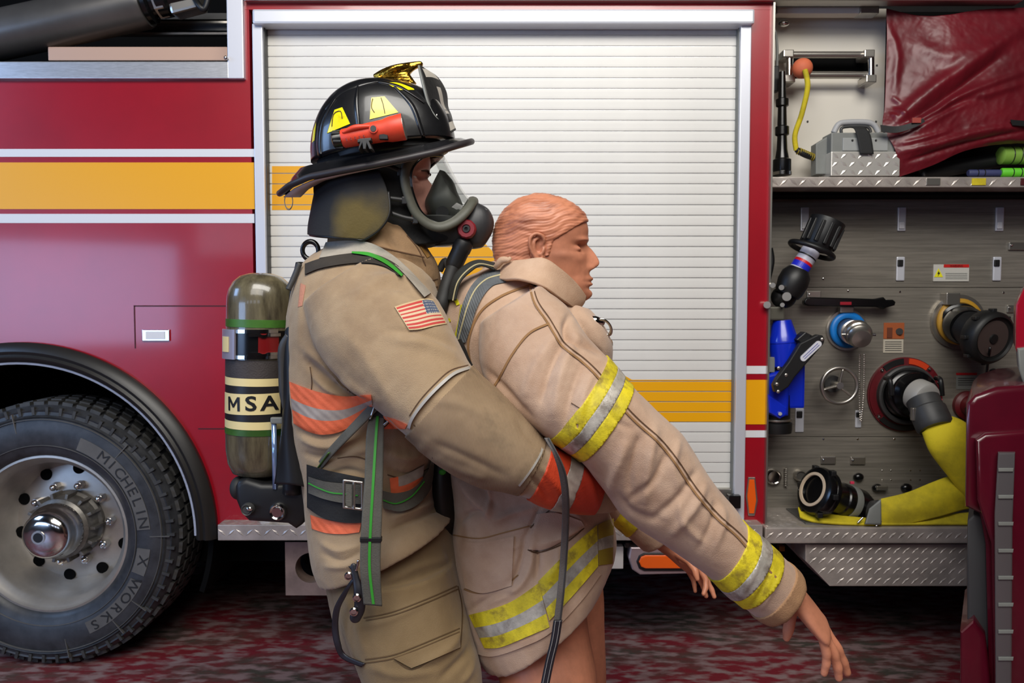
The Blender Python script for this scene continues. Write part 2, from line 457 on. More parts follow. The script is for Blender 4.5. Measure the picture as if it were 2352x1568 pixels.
bm = nb(); box(bm, V((0, -1.5, 4.95)), (13.2, 13.2, .1)); tag(obj('ceiling', bm, mat('ceiling_paint', (60, 60, 60), .8)), kind='structure')
# bay door windows behind the viewer (seen only as reflections)
wg = mat('daylit_pane', (215, 228, 255), .5, emit=2.2)
for i in range(4):
    bm = nb(); box(bm, V((-3.9 + i * 1.5, -7.97, 2.35)), (.95, .05, .55), .01); tag(obj('window_%d' % (i + 1), bm, wg), kind='structure')
# ------------------------------------------------------------------ the fire truck
TR = thing('fire_truck', 'red fire truck with white shutter, yellow stripe and pump panel behind the two figures', 'truck', (0, 1.0, 0))
TB = nb
zs = P(1176, 1207, 0).z                      # running board height
zt = P(300, 181, 0).z
# ---- left red panel with wheel arch
wc = P(112, 1228, 0); wc.z = .52
ac = P(62, 1225, 0); AR = 443 / 600.
def arch_pts(r, a0, a1, n=40): return [V((ac.x + r * math.cos(a), 0, ac.z + r * math.sin(a))) for a in [a0 + (a1 - a0) * k / n for k in range(n + 1)]]
xr = P(583, 700, 0).x
bm = TB(); a0 = math.asin((zs - ac.z) / AR)
pts = [V((xr, 0, zs)), V((xr, 0, P(583, 5, 0).z)), V((P(560, 5, 0).x, 0, P(583, 5, 0).z)), V((P(560, 100, 0).x, 0, zt)), V((-2.9, 0, zt)), V((-2.9, 0, zs))] + list(reversed(arch_pts(AR, a0, PI - a0)))
prismw(bm, pts, V((0, .03, 0))); obj('side_panel', bm, MT['red'], TR)
# fender
fm = mat('fender_rubber', (34, 32, 30), .38, var=.1, vs=4)
bm = TB()
def ringprof(bm, c, prof, a0, a1, n=60):
    rr = []
    for k in range(n + 1):
        a = a0 + (a1 - a0) * k / n; d = V((math.cos(a), 0, math.sin(a))); rr.append([V((c.x, 0, c.z)) + d * r + V((0, y, 0)) for r, y in prof])
    rings_mesh(bm, rr, True, True)
ri = 398 / 600.
ringprof(bm, ac, [(AR + .005, 0), (AR + .006, -.02), (AR - .01, -.038), (AR - .028, -.045), (AR - .04, -.038), (AR - .05, -.046), (AR - .062, -.04), (ri, -.02), (ri - .004, .25), (ri + .02, .25), (ri + .02, .03), (AR, .031)], -.02, PI + .02)
fen = obj('fender', bm, fm, TR, angle=40)
bm = TB(); ringprof(bm, ac, [(ri + .006, -.028), (ri - .003, -.027), (ri - .003, -.018), (ri + .006, -.019)], .0, PI); obj('edge_trim', bm, MT['alu'], fen, angle=40)
# wheel well
bm = TB(); ringprof(bm, ac, [(ri + .03, .03), (ri + .03, .9), (ri + .05, .9), (ri + .05, .03)], -.35, PI + .35); obj('wheel_well', bm, MT['void'], TR)
bm = TB(); box(bm, V((ac.x, .93, .85)), (1.7, .04, 1.3)); obj('inner_wall', bm, MT['void'], TR)
# panel joints and small marker
jm = mat('joint', (70, 4, 12), .6)
for r in ((308, 701, 520, 704, .001), (308, 701, 311, 800, .001), (455, 983, 522, 986, .001)):
    bm = TB(); pbox(bm, r[0], r[1], r[2], r[3], -.001, .004); obj('panel_joint', bm, jm, TR)
bm = TB(); pbox(bm, 326, 757, 389, 783, -.008, .008, .002); q = obj('marker_light', bm, MT['chrome'], TR)
bm = TB(); pbox(bm, 334, 761, 378, 779, -.011, .004, .001); obj('clear_lens', bm, MT['white'], q)
# wheel
WH = obj('wheel', lathe(nb(), V((wc.x, .0, wc.z)), (0, 1, 0), [(.0, .165), (.12, .165), (.18, .172), (.235, .185), (.25, .17), (.262, .12), (.27, .06), (.275, .03), (.292, .012), (.30, -.004), (.309, -.002), (.306, .02), (.29, .05), (.285, .2), (.0, .21)], 72), mat('rim_alu', (176, 170, 162), .4, .6, var=.08, vs=6), TR, angle=35)
ty = mat('tyre_rubber', (52, 53, 56), .42, var=.25, vs=14, bump=.15, bs=60)
R0 = .52
tyre = obj('tyre', lathe(nb(), V((wc.x, 0, wc.z)), (0, 1, 0), [(.302, .25), (.300, .03), (.303, .008), (.312, -.008), (.33, -.02), (.37, -.032), (.42, -.034), (.455, -.026), (.462, -.030), (.468, -.022), (.480, -.018), (.486, -.021), (.492, -.010), (.500, .0), (.506, .012), (.512, .22), (.50, .25), (.44, .27), (.31, .26)], 96), ty, WH, angle=30)
tb = mat('tread_rubber', (58, 57, 55), .6, var=.2, vs=20)
bm = nb(); N = 58
for k in range(N):
    for row in range(4):
        y0 = [.006, .060, .118, .176][row]; y1 = y0 + .048; sh = row * .35
        for s in ((0,)):
            a = 2 * PI * (k + sh) / N; da = 2 * PI / N * .36
            pr = []
            for (aa, yy, rr) in ((a - da, y0, .504), (a + da, y0, .504), (a + da * 1.2, y1, .504), (a - da * .8, y1, .504)):
                pr.append((aa, yy, rr))
            lo = [bm.verts.new(V((wc.x + .495 * math.cos(q[0]), q[1], wc.z + .495 * math.sin(q[0])))) for q in pr]
            top = .520 if row not in (0,) else .517
            hi = [bm.verts.new(V((wc.x + top * math.cos(q[0]), q[1] + (.003 if i in (0, 1) else -.003), wc.z + top * math.sin(q[0])))) for i, q in enumerate(pr)]
            bm.faces.new(hi); [bm.faces.new((lo[i], lo[(i + 1) % 4], hi[(i + 1) % 4], hi[i])) for i in range(4)]
    a = 2 * PI * (k + .1) / N            # shoulder lugs on the sidewall's edge
    for da, w in ((0, .018),):
        c = V((wc.x + .484 * math.cos(a), -.018, wc.z + .484 * math.sin(a))); box(bm, c, (.03, .014, .011), 0, Matrix.Rotation(-a, 3, 'Y'))
bmesh.ops.recalc_face_normals(bm, faces=bm.faces)
tag(obj('tread_blocks', bm, tb, WH), kind='stuff')
# sidewall rings and marks
lt = mat('tyre_letter', (30, 30, 31), .6); lp = mat('tyre_pad', (92, 90, 88), .7, var=.1)
bm = nb()
for r in (.352, .452):
    rr = []
    for k in range(97):
        a = 2 * PI * k / 96; rr.append([V((wc.x + (r + dr) * math.cos(a), y, wc.z + (r + dr) * math.sin(a))) for dr, y in ((-.0015, -.022), (-.0008, -.0345 if r > .4 else -.031), (.0008, -.0345 if r > .4 else -.031), (.0015, -.022))])
    rings_mesh(bm, rr, False, True)
for deg in (103, 47, 0, -37, -80, -52):
    a = math.radians(deg); c = V((wc.x + .445 * math.cos(a), -.029, wc.z + .445 * math.sin(a))); box(bm, c, (.075, .012, .003), 0, Matrix.Rotation(-a, 3, 'Y'))
tag(obj('sidewall_ribs', bm, lp, WH), kind='stuff')
def pad(a0, a1, r0, r1, m, nm):
    bm = nb(); n = 24; rr = []
    for k in range(n + 1):
        a = math.radians(a0 + (a1 - a0) * k / n); rr.append([V((wc.x + r * math.cos(a), y, wc.z + r * math.sin(a))) for r, y in ((r0, -.030), (r0, -.0362), (r1, -.0362), (r1, -.030))])
    rings_mesh(bm, rr, True, True); obj(nm, bm, m, WH)
pad(68, 4, .362, .412, lp, 'lettering_pad'); pad(-7, -22, .362, .412, lp, 'lettering_pad'); pad(-26, -66, .368, .415, lp, 'lettering_pad')
def ring_text(s, a0, a1, r, size, nm):
    for i, ch in enumerate(s):
        if ch == ' ': continue
        a = math.radians(a0 + (a1 - a0) * i / (len(s) - 1)); rot = a - PI / 2
        M = Matrix.Translation(V((wc.x + r * math.cos(a), -.0365, wc.z + r * math.sin(a)))) @ Matrix.Rotation(-rot, 4, 'Y') @ FACE @ Matrix.Diagonal((1.15, 1, 1, 1))
        obj(nm, text_bm(ch, size, .0012, M), lt, WH)
ring_text('MICHELIN', 52, 8, .387, .054, 'letter')
for ch, dg in (('X', -14), ('W', -29), ('O', -37.5), ('R', -45.5), ('K', -53), ('S', -61)):
    a = math.radians(dg); M = Matrix.Translation(V((wc.x + .39 * math.cos(a), -.0365, wc.z + .39 * math.sin(a)))) @ Matrix.Rotation(-(a - PI / 2), 4, 'Y') @ FACE @ Matrix.Diagonal((1.15, 1, 1, 1))
    obj('letter', text_bm(ch, .052, .0012, M), lt, WH)
# holes, hub, nuts
for k in range(10):
    a = 2 * PI * (k + .32) / 10; c = V((wc.x + .222 * math.cos(a), .176, wc.z + .222 * math.sin(a)))
    bm = nb(); cyl(bm, c, c + V((0, .012, 0)), .0235, 24); obj('vent_hole', bm, MT['void'], WH)
    a = 2 * PI * (k + .1) / 10; c = V((wc.x + .16 * math.cos(a), .17, wc.z + .16 * math.sin(a)))
    bm = nb(); cyl(bm, c, c + V((0, -.03, 0)), .0185, 6, .0165); ball(bm, c + V((0, -.032, 0)), .014, seg=12); obj('lug_nut', bm, MT['chrome'], WH, angle=50)
hubm = mat('hub_grey', (120, 116, 110), .4, .6, var=.2, vs=20)
obj('hub', lathe(nb(), V((wc.x, .165, wc.z)), (0, -1, 0), [(.135, 0), (.135, .02), (.125, .03), (.12, .1), (.108, .11), (.108, .125), (.08, .13)], 40), hubm, WH, angle=35)
for k in range(14):
    a = 2 * PI * k / 14; c = V((wc.x + .125 * math.cos(a), .11, wc.z + .125 * math.sin(a))); bm = nb(); box(bm, c, (.03, .07, .012), .002, Matrix.Rotation(-a, 3, 'Y')); obj('hub_fin', bm, hubm, WH)
obj('hub_cap', lathe(nb(), V((wc.x, .045, wc.z)), (0, -1, 0), [(.108, -.01), (.108, .012), (.098, .022), (.094, .045), (.090, .068), (.078, .082), (.05, .090), (0, .093)], 48), MT['chrome'], WH, angle=60)
bm = nb(); lathe(bm, V((wc.x - .012, -.042, wc.z)), (0, -1, 0), [(.026, -.01), (.026, .008), (.019, .008), (.019, .0)], 24); obj('cap_ring', bm, MT['satin'], WH)
bm = nb(); cyl(bm, V((wc.x - .012, -.04, wc.z)), V((wc.x - .012, -.049, wc.z)), .019, 20); obj('cap_plug', bm, MT['black'], WH)

# ---- top left aluminium rails, box, roof gear
bm = TB(); pbox(bm, -260, 141, 525, 180, -.022, .05, .003); obj('rail', bm, MT['alu'], TR)
bm = TB(); pbox(bm, 521, -60, 558, 180, -.022, .05, .003); obj('rail', bm, MT['jamb'], TR)
bm = TB(); pbox(bm, 110, 107, 522, 139, .10, .06, .004); obj('locker_board', bm, mat('tan_board', (196, 160, 138), .5, .2), TR)
for y0, y1, Y in ((48, 53, .25), (58, 70, .28), (74, 79, .22), (30, 44, .34)):
    bm = TB(); pbox(bm, -200, y0, 560, y1, Y, .03); obj('roof_rail', bm, MT['satin'] if y0 in (48, 74) else MT['dgrey'], TR)
bm = TB(); box(bm, V((-1.6, .9, 2.45)), (2.0, .05, 1.1)); obj('locker_back', bm, MT['void'], TR)
bm = TB(); box(bm, V((-1.6, .5, zt + .01)), (2.2, .8, .02)); obj('locker_floor', bm, MT['void'], TR)
bm = TB(); ball(bm, P(519, 133, -.03), .008); obj('bolt', bm, MT['chrome'], TR)
pm = mat('pipe_grey', (96, 94, 92), .35, .55, var=.1, vs=3)
A = P(-160, 115, .12); B = P(335, 8, .12); d = (B - A).normalized(); L = (B - A).length
pp = obj('monitor_pipe', lathe(nb(), A, d, [(.093, 0), (.093, L - .015), (.088, L), (.05, L)], 48), pm, TR, angle=40)
obj('pipe_collar', lathe(nb(), A + d * L, d, [(.078, 0), (.078, .02), (.062, .03), (.062, .05), (.068, .055), (.068, .09), (.055, .1), (.055, .2)], 40), MT['blackg'], pp, angle=40)
obj('coupling_ring', lathe(nb(), A + d * (L + .045), d, [(.07, 0), (.07, .035), (.06, .04)], 8), MT['satin'], pp)
bm = nb(); box(bm, P(430, 8, .12), (.12, .08, .08), .01, Matrix.Rotation(-.25, 3, 'Y')); obj('lug_block', bm, MT['satin'], pp)
bm = nb(); tube(bm, [P(440, -20, .08), P(455, 10, .05), P(470, 20, .05), P(480, -10, .05)], .012); obj('cable', bm, MT['black'], pp, smooth=True)

# ---- shutter compartment
bm = TB(); pbox(bm, 579, 20, 1734, 54, -.045, .07, .008); obj('drip_rail', bm, MT['jamb'], TR)
bm = TB(); pbox(bm, 588, 54, 611, 1203, -.02, .06, .003); obj('jamb', bm, MT['jamb'], TR)
bm = TB(); pbox(bm, 611, 54, 617, 1203, .0, .05); obj('jamb_seal', bm, MT['dgrey'], TR)
bm = TB(); pbox(bm, 1694, 54, 1718, 1203, -.02, .06, .003); obj('jamb', bm, MT['jamb'], TR)
bm = TB(); pbox(bm, 1689, 54, 1694, 1203, .0, .05); obj('jamb_seal', bm, MT['grey'], TR)
bm = TB(); pbox(bm, 560, 2, 1770, 22, -.001, .05); obj('top_panel', bm, MT['red'], TR)
bm = TB(); pbox(bm, 560, -60, 2352, 1, -.03, .06, .004); obj('roof_rail', bm, MT['satin'], TR)
SHT = TB(); pbox(SHT, 612, 50, 1700, 1206, .0385, .02); SHT = obj('roller_shutter', SHT, MT['alu'], TR)
xa, xb = P(617, 600, .03).x, P(1691, 600, .03).x
z1 = P(1176, 56, .03).z; z0 = P(1176, 1165, .03).z; pitch = 23.75 / (1800 / 3.03); ns = int((z1 - z0) / pitch) + 1
slat_me = None; Z = []
for k in range(ns):
    zt_ = z1 - k * pitch; Z.append((zt_ - pitch + .0022, zt_ - .0003))
    if slat_me is None:
        bm = nb(); h = pitch - .0025; w = (xb - xa) / 2; pr = [(-.005, -h / 2), (-.0072, -h / 2 + .0015), (-.0075, -h * .25), (-.0075, h * .25), (-.0072, h / 2 - .0015), (-.005, h / 2), (.004, h / 2), (.004, -h / 2)]
        rings_mesh(bm, [[V((x, y + .012, z)) for y, z in pr] for x in (-w, w)]); bmesh.ops.recalc_face_normals(bm, faces=bm.faces)
        o = obj('slat', bm, MT['slat'], SHT); slat_me = o.data
    else:
        o = bpy.data.objects.new('slat', slat_me); COL.objects.link(o); o.parent = SHT
    o.location = ((xa + xb) / 2, .03, (Z[-1][0] + Z[-1][1]) / 2)
zb = Z[-1][0]
bm = nb(); box(bm, V(((xa + xb) / 2, .035, zb - .018)), (xb - xa, .03, .03), .003); obj('bottom_bar', bm, MT['alu'], SHT)
bm = nb(); pbox(bm, 1640, 1122, 1690, 1142, .012, .03, .004); obj('lift_handle', bm, MT['satin'], SHT)
bm = nb(); pbox(bm, 1674, 1138, 1702, 1168, -.045, .04, .004); obj('latch', bm, MT['blackg'], SHT)
# yellow graphic over the slats
def decal(pts, nm, m, Y=.0345 - .012):
    bm = nb(); A = [P(x, y, .03) for x, y in pts]
    for q in A: q.y = 0.0335
    vs = [bm.verts.new(q) for q in A]; f = bm.faces.new(vs); bmesh.ops.triangulate(bm, faces=[f])
    for (a, b) in Z:
        for z in (a + .0005, b - .0005):
            bmesh.ops.bisect_plane(bm, geom=list(bm.verts) + list(bm.edges) + list(bm.faces), plane_co=V((0, 0, z)), plane_no=V((0, 0, 1)))
    dl = []
    for f in bm.faces:
        z = f.calc_center_median().z
        if not any(a <= z <= b for a, b in Z): dl.append(f)
    bmesh.ops.delete(bm, geom=dl, context='FACES')
    bm.normal_update(); bmesh.ops.recalc_face_normals(bm, faces=bm.faces)
    for v in bm.verts: v.co.y = .0335
    obj(nm, bm, m, SHT)
S_SHAPE = [(624, 381), (905, 381), (985, 440), (1100, 545), (1180, 625), (1410, 842), (1430, 860), (1452, 872), (1684, 872), (1684, 970), (1440, 970), (1360, 945), (1270, 870), (1120, 725), (985, 600), (880, 505), (845, 485), (820, 482), (624, 482)]
decal(S_SHAPE, 'yellow_graphic', MT['yellow'])
# stripes left and on the post
for y0, y1, m, nm in ((342, 360, 'white', 'white_stripe'), (373, 480, 'yellow', 'yellow_stripe'), (491, 512, 'white', 'white_stripe')):
    bm = TB(); pbox(bm, -400, y0, 584, y1, -.0015, .003); obj(nm, bm, MT[m], TR)
xl, xr2 = P(1717, 600, 0).x, P(1764, 600, 0).x
bm = TB(); box(bm, V(((xl + xr2) / 2, .012, (zs + 2.58) / 2)), (xr2 - xl, .024, 2.58 - zs)); obj('post', bm, MT['red'], TR)
bm = TB(); box(bm, V((xr2 + .002, .06, (zs + 2.58) / 2)), (.007, .16, 2.58 - zs)); obj('post_edge', bm, MT['satin'], TR)
for y0, y1, m, nm in ((840, 858, 'white', 'white_stripe'), (872, 974, 'yellow', 'yellow_stripe'), (988, 1004, 'white', 'white_stripe')):
    _, _, c, d = rectw(1720, y0, 1755, y1, 0); bm = TB(); box(bm, V(((xl + xr2) / 2, -.0012, (c + d) / 2)), (xr2 - xl - .002, .002, d - c)); obj(nm, bm, MT[m], TR)
bm = TB(); HX = [(1719, 1096), (1735, 1096), (1741, 1150), (1734, 1184), (1719, 1184), (1713, 1140)]; prism(bm, HX, -.008, 0, .002); rf = obj('reflector', bm, MT['satin'], TR)
bm = TB(); cx_, cy_ = 1727, 1140; prism(bm, [(cx_ + (x - cx_) * .72, cy_ + (y - cy_) * .88) for x, y in HX], -.012, -.006, .001); obj('amber_lens', bm, MT['orange'], rf)

# ---- running board (tread plate)
def tread_box(nm, x0, y0, x1, y1, Y, depth, top=True, rows=1, step=.034):
    a, b, c, d = rectw(x0, y0, x1, y1, Y)
    bm = TB(); box(bm, V(((a + b) / 2, Y + depth / 2, (c + d) / 2)), (b - a, depth, d - c), .003); o = obj(nm, bm, MT['tread'], TR)
    bm = nb(); nx = int((b - a) / step)
    h = (d - c) / rows
    lozenges(bm, lambda p, q: (V((a + p, Y - .0002, c + q)), V((0, -1, 0)), V((1, 0, 0)), V((0, 0, 1))), nx, rows, step, h)
    if top:
        ny = max(1, int(depth / step)); lozenges(bm, lambda p, q: (V((a + p, Y + q, d + .0002)), V((0, 0, 1)), V((1, 0, 0)), V((0, 1, 0))), nx, ny, step, step)
    bmesh.ops.recalc_face_normals(bm, faces=bm.faces)
    tag(obj('tread_pattern', bm, MT['tread'], o), kind='stuff'); return o
tread_box('running_board', 500, 1205, 1752, 1241, -.07, .12, rows=1)
# body beyond the pump module
bm = TB(); box(bm, V((3.3, .5, 1.55)), (1.6, 1.0, 2.0), .02); obj('cab_side', bm, MT['red'], TR)
# under body
bm = TB(); box(bm, V((.3, 1.35, .43)), (4.6, 2.2, .2)); obj('chassis', bm, MT['void'], TR)
bm = TB(); box(bm, V((-.1, 1.35, .36)), (4.0, .5, .44)); obj('frame_member', bm, MT['void'], TR)
bm = TB(); box(bm, V((.4, 2.5, 1.5)), (7.0, .05, 2.95)); obj('far_side', bm, MT['void'], TR)
bm = TB(); box(bm, V((0, .28, 1.5)), (1.9, .02, 2.1)); obj('compartment_back', bm, MT['void'], TR)
# exhaust plate with opening
pm2 = mat('dull_plate', (150, 128, 118), .5, .5, var=.15, vs=7)
a, b, c, d = rectw(656, 1244, 752, 1366, .02)
bm = nb(); ce = P(714, 1303, .02); outer = [V((a, .02, c)), V((b, .02, c)), V((b, .02, d)), V((a, .02, d))]; seg = 40; ir = .064
def sq(ang):
    dx, dz = math.cos(ang), math.sin(ang); ts = []
    if dx > 0: ts.append((b - ce.x) / dx)
    if dx < 0: ts.append((a - ce.x) / dx)
    if dz > 0: ts.append((d - ce.z) / dz)
    if dz < 0: ts.append((c - ce.z) / dz)
    t = min(ts); return V((ce.x + dx * t, .02, ce.z + dz * t))
angs = sorted([2 * PI * k / seg for k in range(seg)] + [math.atan2(z - ce.z, x - ce.x) % (2 * PI) for x, z in ((a, c), (b, c), (b, d), (a, d))])
rg = [[sq(t), V((ce.x + ir * math.cos(t), .02, ce.z + ir * math.sin(t))), V((ce.x + ir * math.cos(t), .09, ce.z + ir * math.sin(t)))] for t in angs]; rg.append(rg[0])
rings_mesh(bm, rg, False, False); bmesh.ops.recalc_face_normals(bm, faces=bm.faces); bmesh.ops.solidify(bm, geom=list(bm.faces), thickness=.004)
ex = obj('exhaust_plate', bm, pm2, TR)
bm = nb(); box(bm, V((ce.x, .12, ce.z)), (.16, .02, .16)); obj('pipe_end', bm, MT['void'], ex)
bm = nb(); ball(bm, P(668, 1310, .018), .005, (1, .4, 1.6), 10); obj('rivet', bm, MT['dgrey'], ex)
# marker lamp and bracket under the board
bm = nb(); prism(bm, [(1448, 1256), (1640, 1256), (1640, 1316), (1470, 1320), (1452, 1308), (1444, 1282)], -.03, .03, .006); ml = obj('marker_housing', bm, mat('lamp_housing', (190, 175, 178), .3, .7), TR)
bm = nb(); prism(bm, [(1462, 1290), (1468, 1276), (1480, 1270), (1600, 1270), (1600, 1312), (1480, 1312), (1468, 1306)], -.036, -.028, .004); obj('lamp_gasket', bm, MT['black'], ml)
bm = nb(); prism(bm, [(1468, 1291), (1473, 1280), (1483, 1276), (1594, 1276), (1594, 1306), (1483, 1306), (1473, 1302)], -.046, -.03, .005, 3); obj('amber_lens', bm, MT['orange'], ml)
bm = nb(); pbox(bm, 1395, 1255, 1432, 1306, -.01, .04, .003); obj('bracket', bm, mat('bracket_pale', (205, 198, 190), .5, .2), TR)
bm = nb(); pbox(bm, 1436, 1246, 1446, 1258, -.04, .04, .002); obj('bolt', bm, MT['blackg'], TR)
bm = nb(); pbox(bm, 500, 1194, 1752, 1206, -.001, .05); obj('sill', bm, MT['red'], TR)
# ------------------------------------------------------------------ pump module, right side
YP = .25
def on(nm, bm, m, par=None, **k): return obj(nm, bm, m, par or TR, **k)
# panel sheets
x0w = xr2 + .002; x1w = 2.45
pz = [P(1900, y, YP).z for y in (455, 660, 1003, 1172)]
for i in range(3):
    bm = nb(); box(bm, V(((x0w + x1w) / 2, YP + .01, (pz[i] + pz[i + 1]) / 2)), (x1w - x0w, .02 - .004 * (i == 0), pz[i] - pz[i + 1] - .002), .002); on('pump_panel', bm, MT['steel'])
bm = nb(); box(bm, V((x0w - .005, .14, 1.2)), (.01, .24, 1.28)); on('panel_side', bm, MT['steel'])
# shelf
a = P(1768, 420, -.01).x; zt2 = P(2000, 406, -.01).z; zb2 = P(2000, 430, -.01).z
bm = nb(); box(bm, V(((a + 2.45) / 2, .14, (zt2 + zb2) / 2)), (2.45 - a, .3, zt2 - zb2), .004); sh = on('shelf', bm, MT['tread'])
bm = nb(); lozenges(bm, lambda p, q: (V((a + p, -.0102, zb2 + q)), V((0, -1, 0)), V((1, 0, 0)), V((0, 0, 1))), 40, 1, .036, zt2 - zb2); tag(on('tread_pattern', bm, MT['tread'], sh), kind='stuff')
for x, m in ((2128, 'satin'), (2233, 'yhose'), (2345, 'joint')):
    bm = nb(); pbox(bm, x, 409, x + 32, 425, -.014, .006, .001); on('label_holder', bm, MT[m] if m in MT else jm, sh)
bm = nb(); box(bm, V(((a + 2.45) / 2, .17, (zb2 + P(2000, 462, YP).z) / 2 )), (2.45 - a, .12, zb2 - P(2000, 462, YP).z - .01)); on('shelf_recess', bm, MT['void'])
# upper compartment back
bm = nb(); pbox(bm, 1766, 20, 2031, 412, .17, .02); wp = on('white_back_panel', bm, MT['wpanel'])
bm = nb(); box(bm, V((1.9, .55, 2.1)), (1.6, .03, 1.2)); on('compartment_wall', bm, MT['void'])
bm = nb(); box(bm, V((xr2 + .004, .09, 2.1)), (.006, .18, .8)); on('compartment_side', bm, MT['wpanel'])
bm = nb(); pbox(bm, 1785, 15, 1980, 31, .06, .05, .004); on('lamp_bar', bm, MT['wpanel'], wp)
bm = nb(); pbox(bm, 1976, 13, 2020, 30, .05, .06, .004); on('bar_end', bm, MT['satin'], wp)
bm = nb(); pbox(bm, 1768, 14, 1786, 32, .05, .06, .003); on('bar_end', bm, MT['satin'], wp)
bm = nb(); ball(bm, P(1801, 54, .13), .022, (1, .8, .6)); on('dome_lamp', bm, MT['chrome'], wp, smooth=True)
for x, y in ((1855, 279), (2012, 279), (1880, 21), (2014, 150)):
    bm = nb(); ball(bm, P(x, y, .168), .004, seg=8); on('rivet', bm, MT['dgrey'], wp)
# hose roller frame
RF = on('roller_frame', (lambda b: (pbox(b, 1822, 133, 1996, 180, .168, .004), b)[1])(nb()), MT['void'], TR)
for c0, c1, r in (((1815, 126), (2002, 126), .013), ((1832, 172), (2002, 172), .013)):
    bm = nb(); cyl(bm, P(*c0, .10), P(*c1, .10), r, 24); on('roller', bm, MT['satin'], RF, smooth=False, angle=40)
for x in (1813, 2000):
    bm = nb(); cyl(bm, P(x, 118, .09), P(x, 182, .09), .013, 24); on('roller', bm, MT['chrome'], RF, angle=40)
for x, y in ((1812, 122), (1998, 122), (2002, 180), (1815, 180)):
    bm = nb(); pbox(bm, x - 12, y - 9, x + 12, y + 9, .07, .08, .004); on('corner_block', bm, MT['satin'], RF)
# pump panel fittings -------------------------------------------------
def latch(x, y, w=19, h=55, flip=False, m='satin'):
    bm = nb(); pbox(bm, x - w / 2, y - h / 2, x + w / 2, y + h / 2, YP - .006, .008, .004); o = on('latch_plate', bm, MT['jamb'])
    bm = nb(); pbox(bm, x - w * .33, y + (h * .12 if not flip else -h * .38), x + w * .33, y + (h * .4 if not flip else -h * .1), YP - .012, .008, .003); on('latch_tab', bm, MT['white'] if not flip else MT['black'], o)
for x in (1849, 2072, 2297): latch(x, 503)
for x in (2069, 2291): latch(x, 617, flip=True)
latch(1837, 965, 20, 55, True); latch(1972, 962, 14, 40, True)
def hlatch(x0, y, x1, h=18):
    bm = nb(); pbox(bm, x0, y - h / 2, x1, y + h / 2, YP - .008, .01, .003); o = on('bar_latch', bm, MT['satin'])
    bm = nb(); ball(bm, P(x0 + 5, y - 2, YP - .01), .005, seg=10); on('latch_pin', bm, MT['chrome'], o)
for q in ((2318, 565, 2400), (2314, 709, 2345), (1886, 1057, 1920), (1954, 1058, 1988), (2292, 859, 2328), (1854, 677, 1886)): hlatch(*q)
for x, y in ((1948, 668), (2067, 670), (2305, 672), (1891, 1008), (2054, 1008), (1970, 1008), (1891, 640)):
    bm = nb(); ball(bm, P(x, y, YP), .005, (1, .5, 1), 10); on('rivet', bm, MT['chrome'])
for x in (2026, 2046, 2091, 2113, 2160, 2180):
    for y in (1080, 1102):
        bm = nb(); ball(bm, P(x, y, YP), .004, (1, .6, 1), 8); on('rivet', bm, MT['chrome'])
# warning placard
bm = nb(); pbox(bm, 2144, 607, 2226, 646, YP - .003, .004, .001); pl = on('warning_placard', bm, mat('placard_white', (190, 188, 180), .5))
bm = nb(); pbox(bm, 2168, 607, 2226, 614, YP - .0045, .002); on('red_bar', bm, mat('placard_red', (190, 25, 20), .5), pl)
bm = nb(); prism(bm, [(2156, 612 + 4), (2166, 636), (2146, 636)], YP - .005, YP - .002); on('yellow_triangle', bm, mat('placard_yellow', (230, 225, 30), .5), pl)
bm = nb(); prism(bm, [(2157, 621), (2153, 629), (2156, 629), (2154, 635), (2160, 626), (2157, 626)], YP - .006, YP - .004); on('bolt_symbol', bm, MT['black'], pl)
for y in (627, 631, 635, 639):
    bm = nb(); pbox(bm, 2172, y, 2222, y + 1.2, YP - .0045, .002); on('text_line', bm, MT['grey'], pl)
_m = Matrix.Translation(P(2197, 610.7, YP - .0055)) @ FACE
on('warning_text', text_bm('WARNING', .011, .0003, _m), MT['black'], pl)
def small_label(x0, y0, x1, y1, m, Y=YP, lines=()):
    bm = nb(); pbox(bm, x0, y0, x1, y1, Y - .003, .004, .001); o = on('label_plate', bm, m)
    for y in lines:
        bm = nb(); pbox(bm, x0 + 4, y, x1 - 4, y + 1.4, Y - .0045, .002); on('text_line', bm, MT['dgrey'], o)
    return o
o = small_label(2030, 741, 2077, 778, mat('label_orange', (160, 82, 40), .6))
bm = nb(); cyl(bm, P(2066, 761, YP - .01), P(2066, 761, YP), .014, 20); on('black_knob', bm, MT['black'], o)
bm = nb(); pbox(bm, 2038, 752, 2050, 776, YP - .006, .004, .001); on('brown_mark', bm, mat('brown', (100, 50, 30), .6), o)
small_label(2029, 779, 2075, 810, mat('label_cream', (186, 178, 162), .6), lines=(784, 789, 794, 799, 804))
o = small_label(2197, 858, 2244, 894, MT['grey'], lines=(868, 873, 878, 883)); bm = nb(); pbox(bm, 2197, 856, 2244, 861, YP - .005, .003); on('red_bar', bm, mat('red2', (170, 20, 25), .5), o)
# T handle / long black lever
bm = nb(); prism(bm, [(1848, 690), (1852, 684), (1860, 682), (2010, 686), (2020, 684), (2030, 682), (2036, 688), (2052, 688), (2058, 693), (2056, 701), (2046, 704), (2038, 706), (2030, 710), (2018, 705), (1860, 703), (1850, 700), (1847, 695)], YP - .07, YP - .045, .005, 3); lv = on('long_lever', bm, MT['blackg'])
bm = nb(); pbox(bm, 1930, 693, 1956, 700, YP - .073, .004, .001); on('red_sticker', bm, mat('sticker_red', (150, 10, 35), .5), lv)
bm = nb(); cyl(bm, P(2034, 694, YP - .06), P(2034, 694, YP), .012, 16); on('lever_shaft', bm, MT['satin'], lv)
